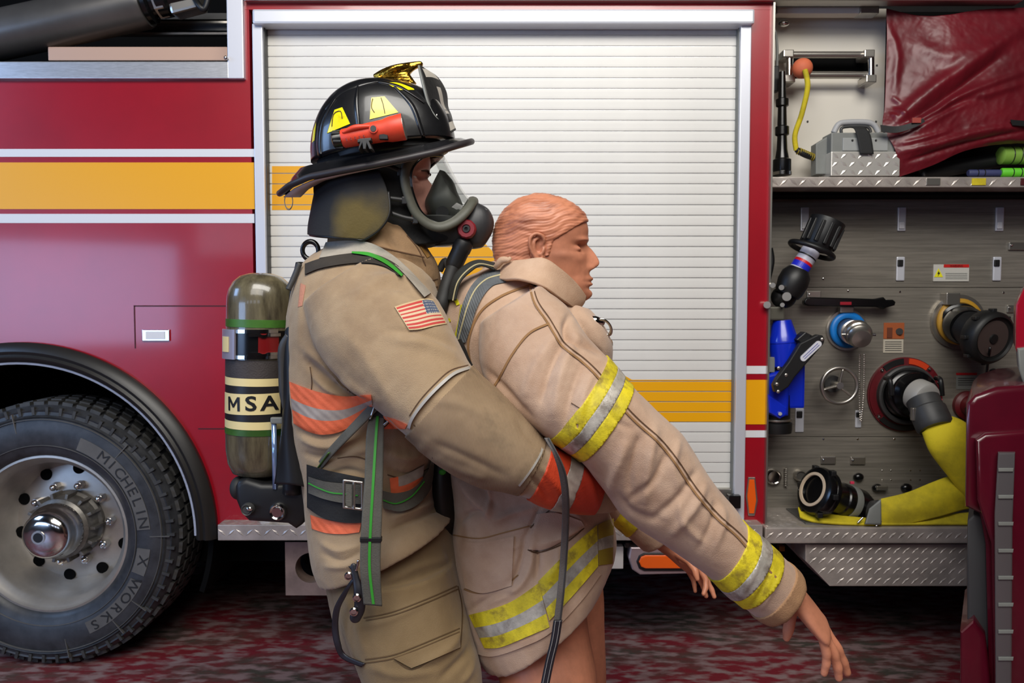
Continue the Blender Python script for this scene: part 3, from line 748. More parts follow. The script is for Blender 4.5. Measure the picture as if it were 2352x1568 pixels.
# blue ring discharge with chrome cap
c = P(1943, 757, YP)
DV = on('discharge_port', lathe(nb(), c, (0, -1, 0), [(.085, 0), (.085, .012), (.03, .013)], 40), MT['satin'])
on('blue_ring', lathe(nb(), c + V((.0, -.012, 0)), (0, -1, 0), [(.07, 0), (.076, .008), (.072, .016), (.052, .02), (.048, .004)], 40), MT['lblue'], DV, smooth=True)
bm = nb(); pbox(bm, 1930, 703, 1962, 718, YP - .035, .03, .004); on('drop_tab', bm, MT['satin'], DV)
c1 = c + V((0, -.01, 0)); c2 = P(1972, 768, YP - .16); ax = (c2 - c1).normalized(); L = (c2 - c1).length
on('elbow', lathe(nb(), c1, ax, [(.046, 0), (.046, L * .35), (.05, L * .4), (.05, L * .6), (.043, L * .62), (.042, L)], 36), MT['satin'], DV, angle=40)
ax2 = (P(1990, 795, YP - .26) - c2).normalized()
CP = on('chrome_cap', lathe(nb(), c2 - ax2 * .03, ax2, [(.05, 0), (.052, .03), (.047, .035), (.047, .05), (.038, .06), (.036, .075), (.012, .078), (.0, .08)], 36), MT['satin'], DV, angle=40)
for s in (-1, 1):
    u, w = frame_of(ax2); bm = nb(); cyl(bm, c2 + u * .05 * s, c2 + u * .064 * s, .006, 10); on('cap_lug', bm, MT['chrome'], DV)
def chain(nm, pts, par, m, r=.0028, step=.012):
    q = [V(a) for a in cr(pts, 200)]; bm = nb(); last = None
    for p in q:
        if last is None or (p - last).length > step * .8:
            ball(bm, p, r * 1.3, (1, 1, 1.3), 6); last = p
    return tag(on(nm, bm, m, par), kind='stuff')
chain('bead_chain', PL((1985, 815, .1), (1984, 900, .18), (1978, 968, .22)), DV, MT['satin']); chain('bead_chain', PL((1975, 815, .12), (1974, 900, .2), (1976, 968, .22)), DV, MT['satin'])
# handwheel
c = P(1928, 885, YP - .09); u = V((1, 0, 0)); w = V((0, -.0, 1))
bm = nb(); R_ = .072; rings_mesh(bm, [[c + V((math.cos(a), 0, math.sin(a))) * (R_ + .0085 * math.cos(b)) + V((0, .0085 * math.sin(b), 0)) for b in [2 * PI * j / 10 for j in range(10)]] for a in [2 * PI * k / 48 for k in range(49)]], False); bmesh.ops.recalc_face_normals(bm, faces=bm.faces)
HW = on('handwheel', bm, MT['satin'], smooth=True)
for a in (80, 195, 318):
    a = math.radians(a); bm = nb(); tube(bm, [c + V((0, .01, 0)), c + V((math.cos(a) * .07, 0, math.sin(a) * .07))], [.012, .007], 10, 6, flat=.6); on('spoke', bm, MT['satin'], HW, smooth=True)
bm = nb(); cyl(bm, c + V((0, -.008, 0)), c + V((0, .09, 0)), .014, 20); on('stem', bm, MT['satin'], HW, angle=40)
bm = nb(); cyl(bm, c + V((0, .06, 0)), c + V((0, .09, 0)), .035, 20); on('stem_base', bm, MT['dgrey'], HW, angle=40)
# large intake with ring plate
mar = mat('maroon_ring', (92, 12, 22), .45)
c = P(2076, 905, YP)
IN = on('intake_flange', lathe(nb(), c, (0, -1, 0), [(.155, 0), (.155, .012), (.12, .016), (.115, .004)], 56), mar, angle=40)
for a0, a1, m in ((95, 130, 'black'), (52, 86, 'orr'), (0, 40, 'mar'), (140, 215, 'mar'), (225, 300, 'black')):
    bm = nb(); rr = []
    for k in range(13):
        a = math.radians(a0 + (a1 - a0) * k / 12); rr.append([c + V((math.cos(a) * r, y, math.sin(a) * r)) for r, y in ((.128, -.014), (.128, -.019), (.151, -.019), (.151, -.011))])
    rings_mesh(bm, rr); on('arc_label', bm, mar if m == 'mar' else (MT['black'] if m == 'black' else mat('label_orr', (200, 60, 20), .5)), IN)
for a in (48, 135, 220, 330, 20):
    a = math.radians(a); bm = nb(); ball(bm, c + V((math.cos(a) * .142, -.016, math.sin(a) * .142)), .008, seg=10); on('bolt', bm, MT['chrome'], IN)
on('intake_ring', lathe(nb(), c + V((0, -.01, 0)), (0, -1, 0), [(.122, 0), (.122, .03), (.115, .035), (.105, .03), (.1, .0)], 48), MT['dgrey'], IN, angle=40)
e1 = P(2100, 905, YP - .10); ax = (e1 - c).normalized(); L = (e1 - c).length
on('intake_body', lathe(nb(), c, ax, [(.098, 0), (.098, .03), (.09, .035), (.09, L * .6), (.098, L * .62), (.098, L * .9), (.08, L)], 40), MT['blackg'], IN, angle=40)
e2 = P(2118, 910, YP - .17); ax = (e2 - e1).normalized()
on('swivel', lathe(nb(), e1, ax, [(.085, -.02), (.088, 0), (.088, .02), (.078, .03), (.07, .04)], 40), MT['blackg'], IN, angle=40)
on('white_ring', lathe(nb(), e2 - ax * .03, V((.28, -1, -.25)), [(.066, -.01), (.066, .03), (.06, .045), (.05, .05)], 40), mat('pale_ring', (170, 168, 164), .5, .2), IN, angle=40)
for px_, py_ in ((2034, 868), (2150, 868)):
    bm = nb(); tube(bm, [P(px_, py_, .16), P(px_ + 10, py_ + 5, .1), P(px_ + 14, py_ + 40, .1)], .01, 10); on('lug_handle', bm, MT['black'], IN, smooth=True)
# hose coupling + yellow hose (a separate thing)
HO = thing('yellow_fire_hose', 'yellow fabric fire hose hanging from the large dark intake of the pump panel', 'hose', P(2180, 1165, .1))
h0 = P(2118, 915, YP - .18); h1 = P(2150, 985, YP - .26); ax = (h1 - h0).normalized(); L = (h1 - h0).length
on('coupling', lathe(nb(), h0, ax, [(.05, 0), (.062, .005), (.062, L * .35), (.068, L * .4), (.068, L * .9), (.06, L)], 40), MT['dgrey'], HO, angle=40)
for k, t in ((0, .3), (1, .3)):
    u, w = frame_of(ax); bm = nb(); box(bm, h0 + ax * L * .5 + (u if k else -u) * .066, (.02, .02, .05), .004); on('coupling_lug', bm, MT['satin'], HO)
bm = nb(); ball(bm, P(2160, 918, .03), .008, (1, .6, .6), 10); on('pink_mark', bm, mat('pink', (220, 60, 90), .5), HO)
hp = PL((2140, 972, -.0), (2172, 1000, -.02), (2215, 1045, -.02), (2290, 1130, .0), (2380, 1190, .05))
bm = nb(); tube(bm, hp, [.052, .085, .098, .1, .09], 32, 60, flat=.55, updir=(.7, 0, .7)); on('hose', bm, MT['yhose'], HO, smooth=True)
# black/yellow ring discharge with dark cap, upper right
c = P(2197, 738, YP)
D2 = on('discharge_port', lathe(nb(), c, (0, -1, 0), [(.112, 0), (.112, .016), (.04, .018)], 40), MT['satin'])
on('yellow_ring', lathe(nb(), c + V((0, -.015, 0)), (0, -1, 0), [(.09, 0), (.096, .008), (.092, .018), (.075, .02)], 40), mat('ring_ochre', (180, 135, 40), .5), D2, smooth=True)
bm = nb(); pbox(bm, 2174, 672, 2206, 700, YP - .05, .05, .004); on('drop_tab', bm, MT['satin'], D2)
e1 = P(2225, 752, YP - .13); ax = (e1 - c).normalized(); L = (e1 - c).length
on('spout', lathe(nb(), c, ax, [(.085, .01), (.082, L * .3), (.072, L * .35), (.072, L * .5), (.078, L * .55), (.078, L * .8), (.07, L)], 40), MT['blackg'], D2, angle=40)
ax2 = V((.28, -1, -.22)).normalized(); e0 = P(2262, 772, YP - .2)
on('spout_elbow', lathe(nb(), e1 - ax * .03, (e0 - e1), [(.07, 0), (.072, (e0 - e1).length), (.07, (e0 - e1).length + .03)], 36), MT['black'], D2, angle=40)
on('cap', lathe(nb(), e0, ax2, [(.085, -.03), (.1, -.02), (.104, .0), (.104, .035), (.097, .045), (.088, .05), (.084, .04), (.07, .036), (.02, .034), (.018, .045), (0, .046)], 44), mat('cap_rubber', (20, 20, 20), .5), D2, angle=40)
on('cap_face', lathe(nb(), e0 + ax2 * .037, ax2, [(.072, 0), (.072, .002), (.0, .003)], 36), mat('cap_brown', (70, 58, 55), .45), D2)
for k in range(8):
    u, w = frame_of(ax2); a = 2 * PI * k / 8; bm = nb(); box(bm, e0 + ax2 * .01 + (u * math.cos(a) + w * math.sin(a)) * .106, (.018, .03, .014), .003); on('cap_lug', bm, MT['black'], D2)
chain('cap_chain', PL((2274, 800, -.02), (2268, 840, .1), (2262, 900, .2)), D2, MT['black'], .004, .012)
# small maroon valve behind the hose, black lever
c = P(2220, 930, YP)
sv = on('small_port', lathe(nb(), c, (0, -1, 0), [(.06, 0), (.06, .02), (.045, .03), (.04, .06), (.045, .065), (.045, .1), (.0, .11)], 32), mar, angle=40)
on('port_cap', lathe(nb(), c + V((.0, -.06, 0)), (.2, -1, -.3), [(.046, 0), (.05, .02), (.05, .06), (.03, .07), (0, .072)], 24), MT['blackg'], sv, angle=40)
bm = nb(); tube(bm, PL((2282, 855, .2), (2282, 905, .2)), .017, 14, 8, True); on('black_lever', bm, MT['black'], TR, smooth=True)
# small gauges left low
for x, y, r, m in ((1774, 1093, 18, 'chrome'), (1835, 1090, 14, 'satin')):
    c = P(x, y, YP); g = on('drain_knob', lathe(nb(), c, (0, -1, 0), [(r / 554, 0), (r / 554, .02), (r / 554 * .8, .028), (r / 554 * .75, .02), (0, .02)], 28), MT[m], angle=40)
bm = nb(); q = P(1805, 1075, YP - .01); tube(bm, [q + V((.006 * math.cos(k * 1.3), -.006 * math.sin(k * 1.3), -.0016 * k)) for k in range(50)], .0022, 6, 160); on('coiled_cord', bm, MT['satin'], smooth=True)
for x, y, s in ((1972, 1095, 12), (2015, 1120, 12), (2082, 1120, 13)):
    bm = nb(); ball(bm, P(x, y, YP - .01), s / 554, (1, .7, .8), 14); on('black_knob', bm, MT['blackg'], smooth=True)
bm = nb(); pbox(bm, 2014, 1116, 2040, 1126, YP - .03, .02, .003); on('valve_lever', bm, MT['satin'])
# step
zst = P(2000, 1211, -.05).z; xs0 = P(1757, 1230, -.05).x; xs1 = P(2420, 1230, -.05).x
zsb = P(2000, 1248, -.05).z
bm = nb(); box(bm, V(((xs0 + xs1) / 2, .1, (zst + zsb) / 2)), (xs1 - xs0, .3, zst - zsb), .006); stp = on('step', bm, MT['tread'])
bm = nb(); lozenges(bm, lambda p, q: (V((xs0 + p, -.0502, zsb + q)), V((0, -1, 0)), V((1, 0, 0)), V((0, 0, 1))), 28, 1, .036, zst - zsb, L=.55, alt=False)
for i in range(8):
    pass
lozenges(bm, lambda p, q: (V((xs0 + p, -.05 + q, zst + .0002)), V((0, 0, 1)), V((1, 0, 0)), V((0, 1, 0))), 5, 7, .03, .03, L=.55)
bmesh.ops.recalc_face_normals(bm, faces=bm.faces); tag(on('tread_pattern', bm, MT['tread'], stp), kind='stuff')
tx0 = xs0 + .17; bm = nb(); box(bm, V(((tx0 + xs1) / 2, .1, zst + .003)), (xs1 - tx0, .22, .006), .002); on('tray_lip', bm, mat('tray_grey', (110, 110, 108), .4, .6), stp)
bm = nb(); sk = [(1850, 1249), (2420, 1249), (2420, 1346), (1906, 1346), (1862, 1300), (1850, 1288)]; prism(bm, sk, -.02, .2, .003); skt = on('skirt_plate', bm, MT['tread'])
A_ = P(1855, 1345, -.02); bm = nb(); tp = P(1900, 1252, -.02).z; hh = (tp - A_.z) / 4
def skf(p, q):
    x = A_.x + p; z = A_.z + q
    lim = P(1912, 1330, -.02).x - (z - P(1900, 1340, -.02).z) * 1.05
    return (None, None, None, None) if x < lim + .01 else (V((x, -.0202, z)), V((0, -1, 0)), V((1, 0, 0)), V((0, 0, 1)))
lozenges(bm, skf, 26, 4, .036, hh, L=.55, Wd=.13, alt=False); bmesh.ops.recalc_face_normals(bm, faces=bm.faces); tag(on('tread_pattern', bm, MT['tread'], skt), kind='stuff')
bm = nb(); pbox(bm, 1790, 1254, 1803, 1266, .05, .03, .002); on('under_bolt', bm, mat('brass_dull', (110, 70, 30), .4, .7))
# black support under tarp end
# ---- loose things on the truck
# telescopic black wand
WD = thing('telescoping_pole_light', 'black telescoping pole with chrome foot standing in upper left corner of shelf', 'pole', P(1797, 403, .06))
top, bot = P(1797, 165, .06), P(1796, 403, .06); L = (top - bot).length; d = (top - bot)
obj('pole', lathe(nb(), bot, d, [(.030, .0), (.034, .02), (.034, .06), (.026, .065), (.020, .1), (.018, .15), (.026, .155), (.026, .185), (.018, .19), (.016, .26), (.024, .265), (.024, .29), (.015, .295), (.012, L)], 24), MT['blackg'], WD, angle=35)
obj('foot', lathe(nb(), bot + V((0, 0, .001)), d, [(.036, 0), (.036, .012), (.03, .016)], 28), MT['chrome'], WD, angle=35)
bm = nb(); pbox(bm, 1770, 150, 1790, 210, .1, .03, .005); obj('clip', bm, MT['black'], WD)
bm = nb(); rings_mesh(bm, [[P(1777, 140, .12) + V((math.cos(a) * (.014 + .006 * math.cos(b)), .006 * math.sin(b), math.sin(a) * (.12 + .006 * math.cos(b)))) for b in [2 * PI * j / 8 for j in range(8)]] for a in [2 * PI * k / 40 for k in range(41)]], False); bmesh.ops.recalc_face_normals(bm, faces=bm.faces)
tag(obj('cable_hoop', bm, MT['grey'], None, smooth=True), 'thin grey oval hoop hanging at upper left edge of the white panel', 'hoop')
# orange ball on yellow cord
BC = thing('ball_stop_cord', 'orange rubber ball on yellow cord with black coiled end hanging from roller frame', 'cord', P(1843, 158, .04))
bm = nb(); ball(bm, P(1843, 157, .04), .038, seg=28); obj('ball', bm, mat('orange_rubber', (205, 105, 70), .7, var=.1), BC, smooth=True)
bm = nb(); tube(bm, PL((1849, 160, .0), (1855, 200, .0), (1842, 260, .03), (1826, 310, .05), (1829, 345, .06)), .010, 14, 50); obj('cord', bm, MT['yhose'], BC, smooth=True)
bm = nb(); tube(bm, PL((1829, 343, .06), (1850, 356, .06), (1885, 366, .08)), .011, 14, 20); obj('end_sleeve', bm, MT['black'], BC, smooth=True)
bm = nb(); A, B = P(1832, 346, .06), P(1870, 362, .07); N = 60
dd = (B - A).normalized(); u, w = frame_of(dd); tube(bm, [A + (B - A) * k / N + (u * math.cos(k * .9) + w * math.sin(k * .9)) * .012 for k in range(N + 1)], .0025, 6, 240); obj('coil', bm, mat('coil_yellow', (150, 130, 30), .6), BC, smooth=True)
# tread plate bin with grey charger box
BX = thing('tread_plate_bin', 'bright diamond plate metal bin on the shelf below grey battery case', 'bin', P(1985, 405, .02))
a, b, c, d = rectw(1909, 348, 2067, 404, .0)
bm = nb(); box(bm, V(((a + b) / 2, .06, (c + d) / 2)), (b - a, .12, d - c), .003); tp_ = mat('bright_tread', (218, 214, 206), .3, .6); obj('bin_body', bm, tp_, BX)
bm = nb(); lozenges(bm, lambda p, q: (V((a + p, -.0002, c + q)), V((0, -1, 0)), V((1, 0, 0)), V((0, 0, 1))), 8, 3, (b - a) / 8, (d - c) / 3, L=.55, Wd=.2); bmesh.ops.recalc_face_normals(bm, faces=bm.faces); tag(obj('tread_pattern', bm, tp_, BX), kind='stuff')
LB = thing('battery_case', 'grey plastic battery case with carry handle standing in the diamond plate bin', 'case', P(1985, 350, .05))
bm = nb(); pbox(bm, 1909, 304, 2056, 352, .01, .09, .005); obj('case_body', bm, MT['grey'], LB)
bm = nb(); pbox(bm, 1936, 316, 2040, 346, .006, .01, .003); obj('front_recess', bm, mat('grey_light', (150, 152, 150), .5), LB)
bm = nb(); prism(bm, [(1874, 330), (1909, 308), (1909, 352), (1909, 400), (1874, 400)], .05, .1, .004); obj('side_wing', bm, MT['grey'], LB)
bm = nb(); tube(bm, PL((1915, 305, .04), (1926, 286, .04), (1945, 281, .04), (1990, 281, .04), (2008, 288, .04), (2018, 305, .04)), .011, 14, 40); obj('handle', bm, mat('grey_light2', (165, 165, 165), .5), LB, smooth=True)
bm = nb(); tube(bm, PL((1932, 305, .035), (1938, 292, .035), (1990, 291, .035), (2000, 305, .035)), .006, 10, 30); obj('inner_grip', bm, MT['dgrey'], LB, smooth=True)
for x in (1958, 2012):
    bm = nb(); ball(bm, P(x, 322, .004), .004, seg=8); obj('screw', bm, MT['black'], LB)
bm = nb(); sheet(bm, [PL((1955, 294, .03), (1978, 293, .03)), PL((1962, 297, .0), (1990, 298, .0)), PL((1968, 315, -.006), (2000, 315, -.006)), PL((1975, 354, -.008), (2006, 354, -.008))], 6, 20, .004)
tag(obj('hook_strap', bm, mat('strap_black', (32, 32, 32), .8, bump=.3), None, smooth=True), 'wide black fabric strap over the grey battery case', 'strap')
# tarp
tm = mat('tarp_vinyl', (98, 14, 26), .42, coat=.05, var=.12, vs=5, bump=.12, bs=30, bd=.004)
bm = nb(); sheet(bm, [PL((2036, 20, .06), (2110, 36, .05), (2180, 34, .03), (2260, 22, .03), (2420, 16, .03)), PL((2036, 120, .05), (2120, 120, .03), (2200, 118, 0), (2300, 110, 0), (2420, 100, 0)), PL((2032, 240, .04), (2120, 225, .0), (2200, 220, -.01), (2300, 215, -.01), (2420, 200, 0)), PL((2028, 292, .02), (2110, 290, -.02), (2200, 285, -.02), (2300, 280, -.02), (2420, 270, 0)), PL((2056, 345, .0), (2120, 345, -.02), (2200, 325, -.02), (2300, 318, -.01), (2420, 318, 0)), PL((2066, 406, .02), (2140, 380, .0), (2220, 345, .0), (2310, 330, .02), (2420, 330, .03))], 150, 150, .0)
me = bpy.data.meshes.new('t'); bm.to_mesh(me); bm.free()
co = get_co(me); 
if get_no(me)[:, 1].mean() > 0:
    bm = nb(); bm.from_mesh(me); bmesh.ops.reverse_faces(bm, faces=bm.faces); bm.to_mesh(me); bm.free()
sculpt(me, [([(2050, 285), (2130, 215), (2200, 165), (2352, 60)], 16, .022), ([(2060, 292), (2160, 235), (2300, 130)], 10, -.018), ([(2060, 300), (2150, 255), (2200, 222), (2352, 165)], 9, .016), ([(2060, 310), (2200, 240), (2260, 225)], 8, -.012), ([(2100, 300), (2220, 235), (2352, 190)], 9, .012),
            ([(2040, 60), (2060, 130), (2052, 220)], 10, .008), ([(2060, 350), (2150, 330), (2260, 300), (2352, 290)], 9, .012), ([(2080, 372), (2200, 335), (2352, 300)], 6, -.01), ([(2070, 330), (2120, 318), (2180, 300)], 6, .008), ([(2100, 100), (2180, 130), (2280, 100)], 18, .01), ([(2050, 250), (2075, 262), (2090, 280)], 5, .006), ([(2048, 225), (2070, 238)], 5, .005), ([(2045, 262), (2060, 270)], 4, .005)], [(.0016, 22, 3, (1, 1, 1)), (.0008, 60, 5, (1, 1, 1))])
bm = nb(); bm.from_mesh(me); bm.normal_update(); bmesh.ops.solidify(bm, geom=list(bm.faces), thickness=.002)
TP = tag(obj('tarp', bm, tm, None, smooth=True), 'crumpled dark red vinyl tarp draped over upper right compartment', 'tarp')
bm = nb(); sheet(bm, [PL((2022, 287, -.03), (2060, 290, -.035), (2100, 280, -.045), (2120, 272, -.05)), PL((2024, 303, -.03), (2060, 305, -.035), (2100, 293, -.045), (2124, 280, -.05))], 20, 4, .003); q = obj('strap', bm, MT['black'], TP)
bm = nb(); pbox(bm, 2096, 270, 2116, 282, -.056, .006, .001); obj('strap_tab', bm, mat('tab_red', (150, 60, 50), .6), TP)
bm = nb(); sheet(bm, [PL((2320, 275, -.03), (2380, 280, -.03)), PL((2325, 288, -.03), (2380, 292, -.03))], 6, 3, .003); obj('strap', bm, MT['black'], TP)
for i, (x0, y0, x1, y1, cc, lab, nm, Y) in enumerate(((2308, 333, 2400, 374, (120, 160, 60), 'olive green banded end of rolled gear at right, upper one', 'green_roll', .04), (2305, 384, 2400, 405, (90, 190, 30), 'bright green banded end of rolled gear at right, lower one', 'green_roll', .04), (2228, 388, 2305, 404, (50, 55, 95), 'dark blue rolled gear lying on the shelf under the tarp', 'blue_roll', .05))):
    a, b, c, d = rectw(x0, y0, x1, y1, Y); r = (d - c) / 2
    bm = nb(); lathe(bm, V((a, Y + r, (c + d) / 2)), (1, 0, 0), [(r * .8, 0), (r, .005), (r, b - a)], 24); o = obj(nm, bm, mat('roll%d' % i, cc, .6), None, angle=40); tag(o, lab, 'roll')
    for k in (.25, .45):
        bm = nb(); lathe(bm, V((a + (b - a) * k, Y + r, (c + d) / 2)), (1, 0, 0), [(r * 1.02, 0), (r * 1.04, .002), (r * 1.02, .004)], 24); obj('band', bm, MT['black'], o)
for x, y in ((2100, 395), (2160, 398)):
    pass
bm = nb(); tube(bm, PL((2110, 400, .1), (2220, 380, .12), (2400, 350, .12)), .03, 16, 20); tag(obj('bag', bm, MT['black'], None, smooth=True), 'black rolled bag in the shadow beneath the tarp', 'bag')
# coupling lying on the step + flat hose
HC = thing('hose_with_coupling', 'black hose coupling with pale ring lying on step, flat yellow hose running right', 'hose', P(1990, 1200, .03))
c0 = P(1866, 1123, .02); c1 = P(1990, 1168, .10); ax = (c1 - c0).normalized(); L = (c1 - c0).length
obj('coupling', lathe(nb(), c0, ax, [(.0, .012), (.055, .012), (.057, 0), (.074, .0), (.09, .008), (.095, .02), (.095, .035), (.088, .04), (.092, .045), (.092, .06), (.07, .07), (.062, .09), (.062, .13), (.067, .135), (.067, L * .85), (.05, L)], 44), MT['blackg'], HC, angle=40)
obj('pale_ring', lathe(nb(), c0 - ax * .003, ax, [(.056, .006), (.057, 0), (.068, 0), (.069, .006)], 44, False), mat('pale_gasket', (205, 185, 160), .5), HC, angle=40)
u, w = frame_of(ax)
for k in range(6):
    a = 2 * PI * k / 6; bm = nb(); box(bm, c0 + ax * .025 + (u * math.cos(a) + w * math.sin(a)) * .097, (.02, .03, .02), .003); obj('coupling_lug', bm, MT['black'], HC)
bm = nb(); box(bm, P(1957, 1108, .0), (.015, .01, .01), .002); obj('pink_mark', bm, mat('pink2', (200, 50, 80), .5), HC)
obj('grey_band', lathe(nb(), c0 + ax * .165, ax, [(.0685, 0), (.069, .002), (.069, .03), (.0685, .032)], 40), MT['grey'], HC, angle=40)
bm = nb(); tube(bm, PL((1985, 1175, .07), (2005, 1170, .03), (2022, 1165, .0)), [.04, .035, .03], 16, 12, flat=1); obj('hose_neck', bm, MT['dgrey'], HC, smooth=True)
bm = nb(); sheet(bm, [PL((2018, 1148, .0), (2080, 1133, .0), (2140, 1110, .02), (2188, 1094, .03), (2205, 1115, .03), (2214, 1150, .03)), PL((2016, 1175, -.02), (2080, 1168, -.03), (2150, 1145, -.02), (2210, 1130, .0), (2240, 1140, .02), (2260, 1150, .04)), PL((2022, 1203, -.02), (2080, 1200, -.025), (2150, 1185, -.02), (2210, 1168, .0), (2240, 1165, .02), (2270, 1170, .04))], 50, 16, .012); obj('hose', bm, MT['yhose'], HC, smooth=True)
bm = nb(); sheet(bm, [PL((1996, 1168, -.03), (2022, 1145, -.035)), PL((1985, 1203, -.04), (2022, 1204, -.042))], 8, 8, .01); obj('grey_cuff', bm, MT['grey'], HC, smooth=True)
for x, y in ((1978, 1196), (2020, 1204)):
    bm = nb(); tube(bm, PL((x - 8, y + 4, -.045), (x, y - 4, -.045), (x + 4, y - 8, -.045)), .004, 8); obj('chrome_clip', bm, MT['chrome'], HC, smooth=True)
bm = nb(); sheet(bm, [PL((1832, 1168, .08), (1870, 1178, .06), (1950, 1190, .02), (2050, 1196, -.01), (2150, 1186, -.0), (2260, 1176, .0)), PL((1838, 1190, .03), (1870, 1200, -.01), (1950, 1206, -.03), (2050, 1207, -.035), (2150, 1206, -.035), (2260, 1206, -.035))], 50, 10, .01)
tag(obj('folded_yellow_hose', bm, MT['yhose'], None, smooth=True), 'folded flat yellow hose lying lowest along the step, beneath black coupling', 'hose')
# blue monitor nozzle --------------------------------------------------
MN = thing('monitor_nozzle', 'blue and black water cannon nozzle pointing up beside the red post', 'nozzle', P(1800, 990, .1))
YM = .02
def ax_l(nm, a, b, prof, m, seg=36): return obj(nm, lathe(nb(), a, (b - a), [(r, h * (b - a).length) for r, h in prof], seg), m, MN, angle=38)
n0, n1 = P(1828, 640, YM), P(1905, 508, YM); d = (n1 - n0).normalized()
ax_l('nozzle_tip', P(1876, 566, YM), P(1900, 512, YM), [(.052, -.1), (.058, 0), (.062, .5), (.066, .9), (.066, 1.1), (.05, 1.15), (.045, .9), (0, .85)], MT['black'])
tipa, tipb = P(1876, 566, YM), P(1900, 512, YM); u, w = frame_of(tipb - tipa)
for k in range(12):
    a = 2 * PI * k / 12; c = (tipa + tipb) / 2 + (u * math.cos(a) + w * math.sin(a)) * .062; q = (tipb - tipa).to_track_quat('Z', 'Y').to_matrix()
    bm = nb(); box(bm, c, (.014, .014, .085), .003, q); obj('grip_rib', bm, MT['black'], MN)
ca = P(1864, 574, YM); bm = nb()
rings_mesh(bm, [[ca + (u * math.cos(a) + w * math.sin(a)) * (.083 + .010 * math.cos(b)) + (tipb - tipa).normalized() * .010 * math.sin(b) for b in [2 * PI * j / 10 for j in range(10)]] for a in [2 * PI * k / 48 for k in range(49)]], False); bmesh.ops.recalc_face_normals(bm, faces=bm.faces)
obj('bumper_ring', bm, MT['black'], MN, smooth=True)
ax_l('decal_sleeve', P(1834, 620, YM), P(1864, 574, YM), [(.036, 0), (.036, .99)], mat('sleeve_white', (190, 190, 205), .4))
sa, sb = P(1834, 620, YM), P(1864, 574, YM); dd = (sb - sa)
for k0, k1, cc in ((.05, .3, (30, 40, 190)), (.3, .42, (200, 20, 30)), (.62, .68, (10, 10, 10))): obj('sleeve_stripe', lathe(nb(), sa, dd, [(.0362, k0 * dd.length), (.0366, k0 * dd.length + .001), (.0366, k1 * dd.length), (.0362, k1 * dd.length)], 36), mat('st%d' % int(k0 * 100), cc, .4), MN)
ax_l('valve_body', P(1808, 678, YM), P(1834, 618, YM), [(.045, 0), (.052, .15), (.058, .5), (.055, .8), (.04, 1)], MT['black'])
bm = nb(); ball(bm, P(1800, 682, YM + .03), .045, (1.1, .8, 1)); obj('elbow_joint', bm, MT['black'], MN, smooth=True)
for x, y, r in ((1807, 681, 10), (1797, 700, 5), (1775, 655, 6), (1762, 700, 8), (1795, 660, 6)):
    bm = nb(); cyl(bm, P(x, y, YM - .05), P(x, y, YM + .02), r / 600, 18); obj('bolt', bm, MT['satin'], MN, angle=40)
bm = nb(); pbox(bm, 1758, 704, 1803, 735, .0, .1, .006); obj('clamp', bm, mat('clamp_grey', (92, 90, 80), .5, .4), MN)
ax_l('blue_barrel', P(1800, 800, .03), P(1796, 735, .03), [(.054, -.6), (.058, 0), (.058, .2), (.06, .22), (.06, .3), (.05, .5), (.034, 1)], MT['blue'])
ax_l('barrel_line', P(1800, 782, .03), P(1800, 779, .03), [(.0585, 0), (.0592, .5), (.0585, 1)], MT['white'])
bm = nb(); pbox(bm, 1795, 795, 1850, 938, .02, .12, .01); obj('blue_body', bm, MT['blue'], MN)
bm = nb(); prism(bm, [(1762, 860), (1800, 850), (1815, 890), (1812, 955), (1790, 962), (1762, 950)], -.01, .1, .012, 3); obj('blue_lug', bm, MT['blue'], MN)
bm = nb(); prism(bm, [(1765, 905), (1780, 915), (1808, 935), (1808, 952), (1792, 962), (1768, 948)], -.03, 0, .006, 3); obj('blue_bracket', bm, MT['blue'], MN)
bm = nb(); cyl(bm, P(1792, 950, -.04), P(1792, 950, -.0), .007, 12); obj('bolt', bm, MT['satin'], MN)
bm = nb(); prism(bm, [(1838, 788), (1878, 768), (1890, 770), (1895, 779), (1892, 790), (1826, 866), (1812, 888), (1795, 900), (1780, 900), (1776, 884), (1784, 868), (1812, 830)], -.07, -.045, .005, 3); ha = obj('handle_arm', bm, MT['black'], MN)
bm = nb(); prism(bm, [(1829, 780), (1850, 762), (1866, 770), (1846, 792)], -.05, .0, .004, 2); obj('handle_bracket', bm, MT['black'], MN)
bm = nb()
import mathutils
pa, pb = P(1846, 822, -.074), P(1880, 790, -.074); dirp = (pb - pa).normalized(); nrm_ = V((0, -1, 0)); sd = dirp.cross(nrm_)
pl_ = []
for k in range(13): a = -PI / 2 + PI * k / 12; pl_.append(pb + (dirp * math.cos(a) + sd * math.sin(a)) * .012)
for k in range(13): a = PI / 2 + PI * k / 12; pl_.append(pa + (dirp * math.cos(a) + sd * math.sin(a)) * .012)
prismw(bm, pl_, V((0, .004, 0))); obj('handle_label', bm, mat('label_silver', (215, 215, 222), .4), MN)
for s in (-.004, .004):
    bm = nb(); cyl(bm, pa + sd * s + V((0, -.0006, 0)), pb + sd * s + V((0, -.0006, 0)), .0012, 6); obj('label_print', bm, mat('print_blue', (60, 70, 160), .5), MN)
for x, y in ((1889, 779), (1806, 861), (1785, 882), (1788, 899), (1789, 845)):
    bm = nb(); ball(bm, P(x, y, -.07), .007, (1, .5, 1), 12); obj('bolt', bm, MT['satin'], MN)
bm = nb(); cyl(bm, P(1765, 860, .03), P(1765, 745, .03), .010, 12); obj('side_rod', bm, MT['dgrey'], MN)
bm = nb(); pbox(bm, 1762, 820, 1780, 855, -.0, .04, .003); obj('rod_block', bm, MT['grey'], MN)
ax_l('lower_coupling', P(1782, 992, .05), P(1784, 905, .05), [(.058, 0), (.06, .1), (.06, .26), (.052, .28), (.052, .7), (.05, 1)], MT['black'])
